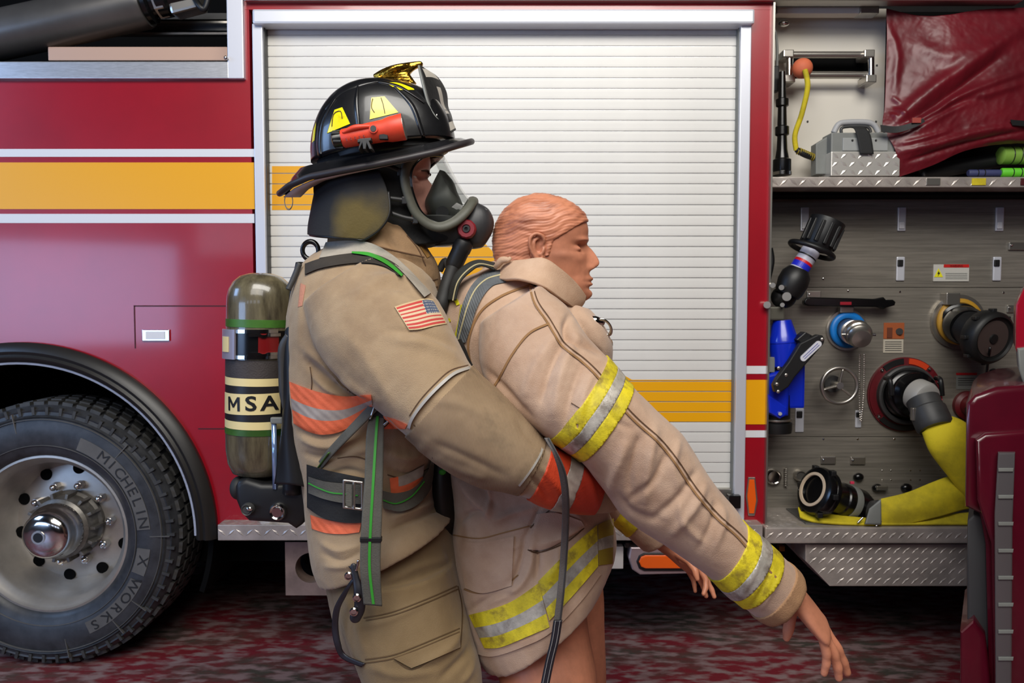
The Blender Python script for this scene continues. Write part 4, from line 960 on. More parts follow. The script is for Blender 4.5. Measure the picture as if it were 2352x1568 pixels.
ax_l('coupling_line', P(1783, 964, .05), P(1783, 960, .05), [(.0605, 0), (.0612, .5), (.0605, 1)], MT['satin'])
bm = nb(); tube(bm, PL((1768, 570, .1), (1772, 600, .1), (1764, 640, .1)), .012, 10); tag(obj('short_black_cable', bm, MT['black'], None, smooth=True), 'short black cable hanging beside red post, left of the cannon nozzle', 'cable')

# ---- second vehicle, right foreground
VH = thing('parked_vehicle', 'maroon vehicle corner with vertical grey lamp strip at right edge of the picture', 'vehicle', P(2300, 1500, -.9))
vm = mat('maroon_paint', (78, 7, 26), .3, coat=.6, var=.06); YV = -.85; SLP = .62
def vp(nm, pts, Y0, Y1, m, bev=.01, par=VH): bm = nb(); prism(bm, pts, Y0, Y1, bev, 3, SLP); return obj(nm, bm, m, par, angle=40)
vp('rear_panel', [(2219, 926), (2238, 906), (2290, 889), (2352, 884), (2700, 890), (2700, 2150), (2285, 2150), (2262, 1250), (2250, 1182), (2216, 1166)], YV, YV + .6, vm, .02)
vp('raised_frame', [(2240, 1010), (2262, 995), (2420, 985), (2420, 1560), (2420, 1900), (2290, 1900), (2276, 1250), (2244, 1150)], YV - .03, YV + .01, vm, .015)
lens = vp('lamp_strip', [(2292, 1040), (2332, 1040), (2326, 1200), (2322, 1900), (2288, 1900), (2284, 1180)], YV - .05, YV - .02, mat('lamp_grey', (84, 80, 82), .25, coat=.6), .006)
for k in range(10):
    y = 1075 + k * 62; vp('lamp_rib', [(2293, y), (2328, y), (2327, y + 8), (2293, y + 8)], YV - .054, YV - .05, MT['grey'], .001, lens)
vp('bumper', [(2222, 1196), (2236, 1182), (2262, 1186), (2276, 1250), (2282, 1900), (2228, 1900), (2220, 1300)], YV + .02, YV + .25, mat('bumper_grey', (52, 52, 54), .6), .012)
vp('lower_panel', [(2205, 1452), (2236, 1424), (2262, 1462), (2275, 1560), (2290, 1900), (2280, 2040), (2203, 2040)], YV - .02, YV + .3, vm, .012)
vp('tail_lamp', [(2333, 700), (2352, 660), (2420, 600), (2420, 830), (2352, 850), (2332, 800)], YV + .1, YV + .4, mat('tail_red', (150, 20, 40), .2, coat=.8), .01)
vp('lamp_base', [(2336, 800), (2420, 790), (2420, 900), (2350, 880), (2340, 850)], YV + .08, YV + .3, MT['grey'], .008)
# ------------------------------------------------------------------ people
YC = -1.25          # depth of the figures' middle plane
def head_mesh(E, rot, sc, hair=False, seed=1, nz=200, na=220):
    """head as horizontal sections; coordinates in 'mm' with the ear hole at 0,0: x to the face, z up, y sideways"""
    # profile tables (z, x)
    zf = [-125, -118, -112, -100, -92, -84, -78, -72, -60, -45, -30, -10, 5, 20, 35, 50, 65, 80, 95, 108, 118, 126, 132, 134]
    xf = [102, 114, 123, 127, 126, 126, 127, 127, 127, 124, 120, 119, 119, 119, 121, 122, 119, 112, 102, 88, 70, 48, 20, 0]
    zb = [-125, -100, -80, -60, -40, -20, 0, 20, 40, 60, 80, 100, 115, 126, 132, 134]
    xb = [-20, -52, -70, -82, -92, -98, -102, -103, -102, -97, -88, -72, -54, -30, -8, 0]
    zw = [-125, -112, -100, -85, -70, -50, -30, -10, 10, 30, 50, 70, 90, 105, 118, 126, 132, 134]
    w_ = [12, 26, 38, 50, 56, 61, 65, 68, 71, 73, 75, 75, 70, 62, 49, 35, 17, 1]
    z = np.concatenate([np.linspace(-124, 120, nz - 30), np.linspace(121, 133.6, 30)]); nz = len(z)
    XF = np.interp(z, zf, xf); XB = np.interp(z, zb, xb); WW = np.interp(z, zw, w_)
    k = np.ones(7) / 7
    def sm(a): return np.convolve(np.pad(a, 3, mode='edge'), k, 'valid')
    XF, XB, WW = sm(XF), sm(XB), sm(WW)
    th = np.linspace(0, 2 * PI, na, endpoint=False)
    Zg, Tg = np.meshgrid(z, th, indexing='ij')
    ca, sa = np.cos(Tg), np.sin(Tg)
    cx = 5 + 0 * Zg
    cx = np.where(Zg < -60, 5 + (-60 - Zg) * .75, cx); cx = np.minimum(cx, XF[:, None] * .7)
    ax_ = np.where(ca > 0, XF[:, None] - cx, cx - XB[:, None]); ay = WW[:, None]
    p = np.where(ca > 0, 2.08, 2.15); f = (np.abs(ca) ** p + np.abs(sa) ** p) ** (-1 / p)
    X = cx + ax_ * ca * f; Y = ay * sa * f; front = np.clip(ca * 1.5, 0, 1)
    def g(y0, z0, sy, sz, both=False):
        a = np.exp(-((Y - y0) / sy) ** 2 - ((Zg - z0) / sz) ** 2)
        if both: a = a + np.exp(-((Y + y0) / sy) ** 2 - ((Zg - z0) / sz) ** 2)
        return a * front
    # nose: ridge table
    nzv = np.interp(Zg, [-60, -52, -46, -40, -33, -27, -18, -5, 8, 18, 28], [0, 1, 3, 15, 26, 29, 27, 19, 9, 2, 0])
    nw = np.interp(Zg, [-60, -46, -35, -20, 0, 15, 30], [10, 15, 13, 10, 8.5, 8, 8])
    X += nzv * np.exp(-(np.abs(Y) / nw) ** 2.2) * front
    X += 7 * g(13, -40, 6, 7, True)                        # nostril wings
    X -= 4 * g(7, -49, 4, 4, True)
    ex_, ey_ = .80, .60
    def both(dv): 
        nonlocal X, Y
        X = X + dv * ex_; Y = Y + dv * ey_ * np.sign(Y)
    both(-13 * g(32, 8, 16, 12, True)); both(9.5 * g(35, 4, 10, 7.5, True)); both(-5 * g(35, -2.5, 12, 2.6, True)); both(-4 * g(34, 12.5, 13, 2.6, True)); both(6.5 * g(33, 24, 17, 6, True)); both(3.5 * g(46, -20, 15, 13, True)); both(-3 * g(40, -56, 12, 16, True)); both(-1.5 * g(24, -60, 5, 12, True))
    X -= 0 * g(30, 9, 16, 11, True)                       # eye sockets
    X += 0 * g(31, 6, 12, 8.5, True)                     # eyeballs under lids
    X -= 0 * g(32, 1.5, 13, 2.4, True)                   # lash line
    X -= 0 * g(31, 14.5, 13, 2.4, True)                  # lid fold
    X += 2 * g(16, 25, 14, 6, True) + 2 * g(0, 26, 10, 8)  # brow
    X -= 4 * g(0, 16, 9, 7)
    X += 8 * g(0, -65, 20, 5) + 7 * g(0, -78, 18, 4.5)   # lips
    X -= 5.5 * g(0, -72, 23, 2.0)
    X -= 3 * g(0, -57, 5, 5)
    X -= 4.5 * g(0, -87, 18, 5) ; X += 6 * g(0, -102, 17, 11)
    Y += np.sign(Y) * (-3.5) * np.exp(-((X - 88) / 18) ** 2 - ((Zg - 18) / 14) ** 2)      # temples
    Y += np.sign(Y) * (3) * np.exp(-((X - 60) / 25) ** 2 - ((Zg + 12) / 9) ** 2)
    Y += np.sign(Y) * (5) * np.exp(-((X - 25) / 22) ** 2 - ((Zg + 75) / 18) ** 2)         # jaw corner
    return X, Y, Zg, Tg
def grid_to_bm(bm, Pn, caps=True):
    nz, na = Pn.shape[:2]
    rings_mesh(bm, [[V(Pn[i, j]) for j in range(na)] for i in range(nz)], caps)
def place_head(X, Y, Z, E, rot, sc):
    c, s = math.cos(rot), math.sin(rot)      # rot>0 tips the face down
    x = (X * c + Z * s); z = (-X * s + Z * c)
    return np.stack([E.x + x * sc / 1000, E.y + Y * sc / 1000, E.z + z * sc / 1000], -1)
def ear_bm(bm, E, rot, sc, side):
    """outer ear: helix tube, antihelix, lobe and bowl"""
    def q(x, z, y):
        c, s = math.cos(rot), math.sin(rot); return V((E.x + (x * c + z * s) * sc / 1000, E.y + side * y * sc / 1000, E.z + (-x * s + z * c) * sc / 1000))
    he = [(10, 8, 70), (14, 20, 76), (8, 31, 80), (-6, 34, 84), (-17, 26, 87), (-19, 10, 86), (-13, -8, 82), (-4, -20, 78), (4, -27, 74), (9, -22, 71), (9, -14, 70)]
    tube(bm, [q(*a) for a in he], [.0035 * sc, .0042 * sc, .0045 * sc, .0045 * sc, .0045 * sc, .0042 * sc, .0042 * sc, .005 * sc, .0062 * sc, .005 * sc, .004 * sc], 10, 60, True)
    tube(bm, [q(*a) for a in [(2, 24, 75), (-7, 20, 79), (-9, 6, 79), (-5, -8, 76), (4, -12, 74)]], [.003 * sc, .004 * sc, .004 * sc, .004 * sc, .004 * sc], 8, 30, True)
    tube(bm, [q(*a) for a in [(14, 4, 70), (12, -4, 73), (10, -10, 71)]], .004 * sc, 8, 12, True)
    sheet_pts = [[q(12, 24, 68), q(-4, 30, 76), q(-16, 20, 80)], [q(13, 2, 64), q(-2, 6, 66), q(-17, 6, 80)], [q(12, -16, 66), q(2, -18, 70), q(-8, -16, 76)]]
    sheet(bm, sheet_pts, 10, 10, .005 * sc)
def hand_bm(bm, wr, d, n, s=1., thumb=1, curls=((20, 25, 15),) * 4, spread=4., tcurl=(25, 20), wr_r=.027, tang=42, tn=.35):
    """palm with four unequal fingers and a thumb; d finger direction, n out of the palm side, thumb=+-1 side"""
    d = V(d).normalized(); n = (V(n) - d * V(n).dot(d)).normalized(); l = d.cross(n).normalized() * thumb     # l points to the thumb
    prof = [(-.05, wr_r * 1.08, wr_r * .78), (-.01, wr_r, .019), (.015, .031, .018), (.04, .038, .0165), (.065, .041, .015), (.085, .041, .013), (.096, .036, .009)]
    Q = cr(prof, 16); rings = []
    for h, a, b in Q: rings.append([V(wr) + d * h * s + (l * math.cos(t) * a + n * math.sin(t) * b) * s for t in [2 * PI * k / 24 for k in range(24)]])
    rings_mesh(bm, rings)
    ball(bm, V(wr) + (d * .032 + l * .020 + n * .008) * s, .017 * s, seg=14)
    L = [(.042, .026, .021), (.047, .030, .022), (.043, .028, .021), (.034, .021, .019)]; off = [.029, .0095, -.0105, -.029]; st = [.084, .090, .086, .077]
    for i in range(4):
        p = V(wr) + (d * st[i] + l * off[i]) * s; ang = math.radians((1.5 - i) * spread); dd = (d * math.cos(ang) + l * math.sin(ang)).normalized()
        r0 = (.0098 if i < 3 else .0086) * s; pts = [p - dd * .022 * s, p]; rr = [r0 * .95, r0 * 1.04]; nn = n.copy()
        for j in range(3):
            a = math.radians(curls[i][j]); dd, nn = (dd * math.cos(a) + nn * math.sin(a)).normalized(), (nn * math.cos(a) - dd * math.sin(a)).normalized()
            pts.append(p + dd * L[i][j] * .5 * s); rr.append(r0 * (.93 - .07 * j)); p = p + dd * L[i][j] * s; pts.append(p); rr.append(r0 * (1.0 - .09 * j) if j < 2 else r0 * .74)
        tube(bm, pts, rr, 12, 40, True)
    ta = math.radians(tang); dd = (d * math.cos(ta) + l * math.sin(ta) + n * tn).normalized(); p = V(wr) + (d * .012 + l * .020 + n * .004) * s; pts = [p]; rr = [.014 * s]
    nn = (n * .5 - l * .6 + d * .2); nn = (nn - dd * nn.dot(dd)).normalized()
    for j, le in enumerate((.040, .034, .027)):
        if j: a = math.radians(tcurl[j - 1]); dd, nn = (dd * math.cos(a) + nn * math.sin(a)).normalized(), (nn * math.cos(a) - dd * math.sin(a)).normalized()
        pts.append(p + dd * le * .5 * s); rr.append((.0125, .0102, .0100)[j] * s); p = p + dd * le * s; pts.append(p); rr.append((.0118, .0104, .0072)[j] * s)
    tube(bm, pts, rr, 12, 34, True)

# ================================================================== the rescue dummy
skin = mat('dummy_vinyl', (200, 132, 102), .42, var=.12, vs=9, bump=.12, bs=90, spec=.4)
hairm = mat('dummy_hair', (202, 132, 100), .45, c2=(132, 74, 52), vs=16, contrast=(.3, .52), bump=.3, bs=60, stretch=(.5, 1, 1.8))
DU = thing('rescue_dummy', 'orange vinyl rescue dummy with moulded hair and closed eyes in worn tan bunker coat', 'mannequin', (P(1240, 2080, -1.22).x, -1.22, 0))
YD = -1.22; ED = P(1233, 577, YD); HS = .955
X, Y_, Z_, T_ = head_mesh(None, 0, 1)
bm = nb(); H = place_head(X, Y_, Z_, ED, 0.0, HS); grid_to_bm(bm, H)
ear_bm(bm, ED, 0, HS, -1); ear_bm(bm, ED, 0, HS, 1)
loft(bm, [(1150, 560, 1290, 600, YD, .05), (1150, 620, 1300, 680, YD, .062), (1130, 680, 1310, 720, YD, .075)], 12, 24)
# slim body inside the coat, legs below the hem
loft(bm, [(1110, 660, 1330, 720, YD, .10), (1080, 800, 1370, 800, YD, .15), (1085, 1000, 1360, 1000, YD, .14), (1080, 1200, 1360, 1180, YD, .14), (1125, 1390, 1365, 1290, YD, .14)], 20, 28)
nl = [(1110, 1330, 1335, 1250, -1.28, .075), (1118, 1430, 1345, 1370, -1.295, .082), (1132, 1500, 1352, 1450, -1.30, .086), (1150, 1575, 1372, 1565, -1.32, .088), (1175, 1680, 1360, 1680, -1.32, .068), (1180, 1800, 1345, 1800, -1.32, .062), (1205, 1960, 1320, 1960, -1.32, .045), (1212, 2090, 1320, 2090, -1.32, .045)]
loft(bm, nl, 40, 48, 2.0)
fl = [(1150, 1330, 1372, 1240, -1.13, .085), (1190, 1430, 1386, 1360, -1.12, .09), (1220, 1500, 1388, 1440, -1.12, .088), (1240, 1568, 1392, 1568, -1.12, .082), (1250, 1680, 1385, 1680, -1.12, .066), (1250, 1780, 1370, 1780, -1.12, .06), (1262, 1900, 1350, 1900, -1.12, .04), (1262, 2010, 1350, 2010, -1.12, .04)]
loft(bm, fl, 40, 48, 2.0)
for (x, y, Yf) in ((1262, 2080, -1.32), (1306, 1990, -1.12)):
    a = P(x, y, Yf); a.z = .045; tube(bm, [a - V((.05, 0, 0)), a + V((.03, 0, .005)), a + V((.12, 0, -.012)), a + V((.19, 0, -.018))], [.042, .045, .034, .024], 14, 20, True)
# arms inside sleeves and hands
wrN = P(1822, 1362, -1.50); dN = (P(1944, 1512, -1.50) - wrN).normalized()
tube(bm, [P(1240, 760, -1.40), P(1400, 960, -1.49), P(1650, 1200, -1.50), wrN - dN * .04], [.06, .05, .036, .027], 16, 30)
nN = V((-.74, .22, -.6))
hand_bm(bm, wrN, dN, V((-.70, .34, -.62)), 1.09, 1, curls=((14, 12, 8), (6, 8, 5), (12, 10, 8), (22, 14, 10)), spread=2.5, tcurl=(8, 8), tang=14, tn=.85, wr_r=.029)
wrF = P(1545, 1268, -1.0); dF = (P(1630, 1335, -1.0) - wrF).normalized()
tube(bm, [P(1200, 780, -1.06), P(1330, 960, -1.03), P(1460, 1170, -1.0), wrF - dF * .04], [.06, .05, .036, .027], 16, 30)
hand_bm(bm, wrF, dF, V((-.6, -.5, -.4)), .82, -1, curls=((30, 35, 20), (12, 18, 10), (16, 18, 10), (20, 22, 12)), spread=3, tcurl=(20, 25), tang=48)
me = fuse(bm, .0024, 1, .4)
co = get_co(me)
DB = newobj('body', me, skin, DU, True)
# moulded hair
zz = Z_; xx = X; frontline = np.interp(zz, [-62, -40, -22, -14, -2, 8, 20, 36, 50, 62, 70, 78, 140], [-16, -14, -12, 26, 30, 32, 36, 62, 84, 104, 126, 140, 150])
msk = np.clip((frontline - xx) / 3.0, -1, 1)
earz = ((xx - 0) / 19) ** 2 + ((zz - 4) / 33) ** 2; msk = np.minimum(msk, np.where(np.abs(Y_) > 40, np.clip((earz - 1) * 4, -1, 1), 1))
msk = np.minimum(msk, np.clip((zz + 95) / 4, -1, 1))
dirx = xx * .92 + zz * .42; grain = np.sin((zz * .85 - xx * .28 + 7 * np.sin(xx / 26 + 1) + 2.5 * np.sin(xx / 9 + zz / 14)) * .42) + .6 * np.sin((zz - xx * .25 + 4 * np.sin(xx / 14)) * .95 + 2) + .4 * np.sin(zz * 1.7 - xx * .7)
lift_ = np.where(msk > 0, 3.2 + .62 * grain * np.clip(msk * 2, 0, 1) + 4 * np.exp(-((xx - 100) / 20) ** 2 - ((zz - 78) / 16) ** 2), 0) * np.clip(msk * 2.2, 0, 1) - 2.5 * (msk <= 0)
nx_, ny_, nz_ = xx - 10, Y_ * 1.6, (zz - 10) * .9; nl_ = np.sqrt(nx_ ** 2 + ny_ ** 2 + nz_ ** 2) + 1e-6
Hh = place_head(xx + nx_ / nl_ * lift_, Y_ + ny_ / nl_ * lift_, zz + nz_ / nl_ * lift_, ED, 0, HS)
bm = nb(); nz0, na0 = Hh.shape[:2]; vs = [[bm.verts.new(V(Hh[i, j])) for j in range(na0)] for i in range(nz0)]
for i in range(nz0 - 1):
    for j in range(na0):
        k = (j + 1) % na0
        if max(msk[i, j], msk[i + 1, j], msk[i, k], msk[i + 1, k]) > 0: bm.faces.new((vs[i][j], vs[i][k], vs[i + 1][k], vs[i + 1][j]))
bm.faces.new(vs[-1]); bmesh.ops.delete(bm, geom=[v for v in bm.verts if not v.link_faces], context='VERTS')
obj('hair', bm, hairm, DB, smooth=True)

# bunker coat
dj = mat('tan_coat_dusty', (198, 170, 148), .85, var=.12, vs=7, bump=.45, bs=520, sheen=.25, c2=(172, 140, 116), contrast=(.25, .75), spec=.2)
bm = nb()
loft(bm, [(1132, 600, 1260, 655, YD, .05), (1100, 625, 1310, 690, YD, .115), (1040, 655, 1345, 722, YD, .165), (1012, 722, 1372, 770, YD, .185), (1024, 815, 1385, 840, YD, .19), (1052, 930, 1395, 940, YD, .185), (1030, 1050, 1395, 1060, YD, .18), (1044, 1160, 1392, 1155, YD, .18), (1036, 1240, 1408, 1205, YD, .185), (1052, 1350, 1410, 1250, YD, .200), (1074, 1440, 1396, 1285, YD, .212), (1112, 1506, 1378, 1312, YD, .212)], 60, 48, 2.3)
DARM = [(1105, 740, 1240, 655, -1.38, .085), (1105, 835, 1300, 705, -1.42, .105), (1140, 905, 1350, 775, -1.46, .108), (1195, 965, 1398, 825, -1.49, .105), (1265, 1008, 1447, 885, -1.51, .10), (1330, 1052, 1496, 932, -1.51, .098), (1385, 1120, 1570, 1005, -1.51, .092), (1440, 1190, 1645, 1118, -1.51, .085), (1530, 1250, 1688, 1170, -1.51, .078), (1618, 1312, 1708, 1200, -1.51, .074), (1668, 1358, 1762, 1248, -1.51, .07), (1735, 1412, 1826, 1308, -1.50, .064), (1758, 1424, 1838, 1330, -1.50, .060)]
loft(bm, DARM, 70, 40, 2.2)
loft(bm, [(1180, 800, 1330, 720, -1.05, .09), (1230, 930, 1400, 850, -1.02, .095), (1330, 1090, 1455, 1010, -1.0, .085), (1395, 1185, 1492, 1100, -1.0, .075), (1478, 1262, 1560, 1200, -1.0, .062)], 30, 32)
loft(bm, [(1270, 690, 1352, 712, -1.24, .09), (1290, 720, 1384, 748, -1.25, .105), (1310, 780, 1402, 790, -1.25, .105), (1330, 850, 1400, 850, -1.24, .09)], 14, 30)
me = fuse(bm, .0042, 4, .5)
FD = [([(1330, 760), (1290, 860), (1272, 960)], 13, .009), ([(1305, 765), (1262, 850), (1240, 930)], 9, -.009), ([(1275, 770), (1228, 850), (1205, 915)], 12, .007),
      ([(1205, 700), (1250, 720), (1275, 745)], 9, -.006), ([(1340, 830), (1312, 900), (1296, 985)], 9, -.007), ([(1365, 850), (1338, 920), (1325, 1000)], 10, .007),
      ([(1100, 850), (1150, 905), (1215, 985), (1260, 1010)], 8, .007), ([(1115, 845), (1170, 900), (1225, 960)], 6, -.006),
      ([(1440, 1010), (1415, 1080), (1400, 1140)], 12, .010), ([(1470, 1000), (1450, 1070), (1445, 1130)], 9, -.010), ([(1505, 980), (1490, 1060), (1480, 1160)], 12, .010), ([(1530, 1040), (1500, 1100), (1440, 1150)], 8, -.008),
      ([(1560, 1010), (1545, 1070), (1560, 1120)], 9, .006), ([(1600, 1080), (1560, 1140), (1500, 1190)], 9, -.008), ([(1620, 1110), (1590, 1170), (1540, 1230)], 10, .008), ([(1560, 1150), (1570, 1200), (1620, 1250)], 8, .006), ([(1655, 1160), (1660, 1200), (1640, 1260)], 8, .006), ([(1640, 1150), (1635, 1200), (1605, 1260)], 7, -.006),
      ([(1415, 1130), (1455, 1175), (1520, 1195)], 9, -.006), ([(1390, 940), (1420, 970), (1450, 985)], 7, -.004), ([(1740, 1290), (1720, 1330), (1700, 1370)], 5, .004), ([(1770, 1300), (1752, 1345), (1725, 1390)], 5, -.004), ([(1790, 1310), (1775, 1350), (1745, 1400)], 5, .004),
      ([(1040, 1080), (1080, 1130), (1130, 1190)], 9, .012), ([(1055, 1070), (1105, 1120), (1140, 1165)], 8, -.010), ([(1120, 1110), (1125, 1150), (1122, 1180)], 6, .010), ([(1050, 1205), (1075, 1180), (1115, 1175)], 7, -.012), ([(1135, 1200), (1170, 1180), (1230, 1165)], 8, .006),
      ([(1240, 1165), (1222, 1205), (1205, 1235)], 5, -.006), ([(1090, 1275), (1150, 1262), (1200, 1250)], 5, .004), ([(1205, 1235), (1195, 1290), (1170, 1340), (1110, 1362)], 6, -.010), ([(1225, 1240), (1218, 1300), (1190, 1350), (1130, 1380)], 8, .008), ([(1225, 1262), (1235, 1275), (1232, 1330)], 6, -.014), ([(1075, 1405), (1130, 1370), (1180, 1362)], 7, -.008),
      ([(1100, 1300), (1160, 1325)], 8, .003), ([(1240, 1265), (1270, 1255), (1330, 1225)], 5, -.007), ([(1240, 1250), (1290, 1235), (1330, 1210)], 7, .007), ([(1300, 1170), (1330, 1190), (1345, 1205)], 8, .006), ([(1280, 1260), (1280, 1300), (1250, 1330)], 7, .005),
      ([(1090, 640), (1070, 700), (1075, 760)], 9, .004), ([(1310, 720), (1300, 760), (1330, 800)], 8, -.016), ([(1345, 700), (1380, 720), (1395, 760)], 8, .008), ([(1330, 790), (1360, 800), (1380, 815)], 7, -.008)]
sculpt(me, FD, [(.0018, 11, 11, (1, 1, 1)), (.0009, 34, 12, (1, 1, 1))])
DJ = newobj('bunker_coat', me, dj, DU, True); bvD = bvh_of(me); meD = me
yl = mat('trim_yellow', (214, 196, 34), .6, var=.12, vs=22, bump=.3, bs=300); sv_ = mat('trim_silver', (178, 172, 162), .42, .15, var=.15, vs=30, bump=.2, bs=300)
grime(yl, (130, 110, 40), 34, .5, .66, 1, .8); grime(sv_, (120, 108, 98), 28, .48, .66, 2, .8); grime(dj, (142, 106, 82), 6, .5, .68, 3, .55)
stm = mat('coat_seam', (140, 104, 66), .9); dk = mat('seam_dark', (86, 60, 40), .9)
def plane_px(p0, p1, Y, toward):
    """plane through two picture points at depth Y and the depth direction; normal to the side of 'toward'"""
    a, b = P(*p0, Y), P(*p1, Y); n = (b - a).cross(V((0, 1, 0))).normalized(); t = P(*toward, Y)
    # bisect clear_inner removes the side opposite the normal
    return (a, n if (t - a).dot(n) > 0 else -n)
def cross_bands(me, e0, e1, cuts, mats, names, parent, Y, off, limit):
    """e0,e1: the near/far end lines (two points each); cuts: fractions between them"""
    for i in range(len(cuts) - 1):
        def ln(t): return tuple(tuple(a * (1 - t) + b * t for a, b in zip(p, q)) for p, q in zip(e0, e1))
        A_, B_ = ln(cuts[i]), ln(cuts[i + 1]); mA = tuple((a + b) / 2 for a, b in zip(*A_)); mB = tuple((a + b) / 2 for a, b in zip(*B_))
        band(me, [plane_px(*A_, Y, mB), plane_px(*B_, Y, mA)], off + (.0006 if i == 1 else 0), names[i], mats[i], parent, limit)
DAX = (P(1170, 780, -1.45), P(1780, 1350, -1.50))
def near_seg(c, a, b, r):
    t = max(0, min(1, (c - a).dot(b - a) / (b - a).length_squared)); return (c - a - (b - a) * t).length < r
nearD = lambda c: c.y < -1.36 or c.x > P(1500, 900, -1.2).x
cross_bands(meD, ((1262, 1000), (1393, 826)), ((1335, 1048), (1449, 888)), (0, .36, .66, 1), (yl, sv_, yl), ('yellow_trim', 'silver_trim', 'yellow_trim'), DJ, -1.51, .0028, lambda c: c.y < -1.385 and near_seg(c, *DAX, .15))
cross_bands(meD, ((1634, 1318), (1706, 1203)), ((1708, 1380), (1790, 1272)), (0, .36, .66, 1), (yl, sv_, yl), ('yellow_trim', 'silver_trim', 'yellow_trim'), DJ, -1.51, .0028, lambda c: c.y < -1.385)
cross_bands(meD, ((1405, 1190), (1440, 1110)), ((1440, 1222), (1480, 1150)), (0, 1), (yl,), ('yellow_trim',), DJ, -1.0, .0025, lambda c: c.y > -1.12 and c.x > P(1395, 1200, -1.0).x)
# cuff in darker tan
cross_bands(meD, ((1728, 1405), (1815, 1300)), ((1775, 1445), (1860, 1345)), (0, 1), (mat('cuff_tan', (168, 128, 92), .85, bump=.4, bs=400, var=.1),), ('cuff',), DJ, -1.50, .0035, lambda c: c.y < -1.38)
# hem trim: two stretches
def three(v): return 0 if v < .36 or v > .66 else 1
T1 = [(1076, 1412), (1130, 1398), (1180, 1378), (1238, 1338)]; B1 = [(1112, 1488), (1150, 1486), (1215, 1460), (1262, 1440)]
proj_grid(bvD, bandG(T1, B1, 40, 14), .002, .002, 3, 'hem_trim', [yl, sv_], DJ, lambda u, v: three(v))
T2 = [(1236, 1335), (1280, 1290), (1325, 1245), (1372, 1205)]; B2 = [(1262, 1425), (1300, 1385), (1340, 1340), (1374, 1300)]
proj_grid(bvD, bandG(T2, B2, 40, 14), .003, .002, 3, 'hem_trim', [yl, sv_], DJ, lambda u, v: three(v))
T3 = [(1374, 1205), (1394, 1195), (1410, 1190)]; B3 = [(1375, 1298), (1392, 1296), (1408, 1294)]
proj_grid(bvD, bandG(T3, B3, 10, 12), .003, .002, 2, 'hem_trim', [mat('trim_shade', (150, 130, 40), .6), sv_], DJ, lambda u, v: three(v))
# hem flap (front edge hanging behind)
for pts, m, w in (([(1085, 1492), (1130, 1502), (1200, 1480), (1262, 1448), (1330, 1378), (1376, 1316)], dj, 11),): proj_grid(bvD, ribG(pts, w, 50, 3), .0015, .003, 2, 'hem_roll', m, DJ)
for pts in ([(1222, 645), (1235, 690), (1262, 730), (1280, 760), (1300, 790), (1345, 825), (1385, 865), (1432, 925), (1470, 965), (1520, 1010), (1560, 1060), (1600, 1120), (1650, 1180), (1700, 1225), (1740, 1270), (1790, 1320)],):
    seam(bvD, pts, dk, DJ, 2.6); seam(bvD, [(x - 7, y + 6) for x, y in pts], stm, DJ, 4.5, .002)
for pts in ([(1262, 742), (1215, 765), (1175, 815), (1145, 870), (1132, 890)], [(1214, 655), (1150, 680), (1100, 720), (1075, 790), (1088, 860)]):
    seam(bvD, pts, stm, DJ, 5, .002)
seam(bvD, [(1040, 1228), (1100, 1236), (1160, 1222), (1215, 1208)], stm, DJ, 3)
seam(bvD, [(1065, 1352), (1100, 1362), (1150, 1350), (1190, 1320)], stm, DJ, 3)
seam(bvD, [(1212, 1262), (1240, 1268), (1300, 1245), (1342, 1212)], dk, DJ, 3)
seam(bvD, [(1264, 1170), (1240, 1190), (1218, 1212)], dk, DJ, 2.5)
seam(bvD, [(1255, 1012), (1330, 1052)], stm, DJ, 3) ; seam(bvD, [(1312, 925), (1352, 950), (1398, 982)], dk, DJ, 1.6)
# pocket flap on the skirt
proj_grid(bvD, bandG([(1232, 1180), (1280, 1178), (1335, 1196)], [(1214, 1262), (1262, 1258), (1344, 1210)], 24, 16), .002, .004, 3, 'pocket_flap', dj, DJ)
proj_grid(bvD, bandG([(1048, 1240), (1100, 1246), (1180, 1232)], [(1068, 1350), (1110, 1362), (1175, 1345)], 24, 16), .0015, .003, 3, 'pocket', dj, DJ)
# back lettering (yellow strokes), brown closure, chest pocket edge
yb = mat('letter_yellow', (206, 200, 30), .6, bump=.3, bs=300)
proj_grid(bvD, ribG([(1052, 700), (1046, 688), (1034, 686), (1026, 700), (1020, 722), (1018, 730), (1026, 736), (1034, 734)], 8, 34, 3), .001, .002, 2, 'back_letter', yb, DJ)
proj_grid(bvD, ribG([(1062, 700), (1058, 730), (1050, 765), (1044, 780)], 9, 20, 3), .001, .002, 2, 'back_letter', yb, DJ)
br = mat('leather_brown', (150, 108, 50), .6, var=.2, vs=20)
bm = nb(); sheet(bm, [PL((1330, 728, -1.33), (1352, 740, -1.31), (1372, 760, -1.28), (1396, 780, -1.25)), PL((1345, 775, -1.34), (1360, 765, -1.33), (1382, 775, -1.30), (1402, 790, -1.26)), PL((1350, 790, -1.33), (1375, 782, -1.32), (1388, 795, -1.30), (1396, 822, -1.27))], 20, 12, .006); obj('storm_flap', bm, [br], DJ, smooth=True)
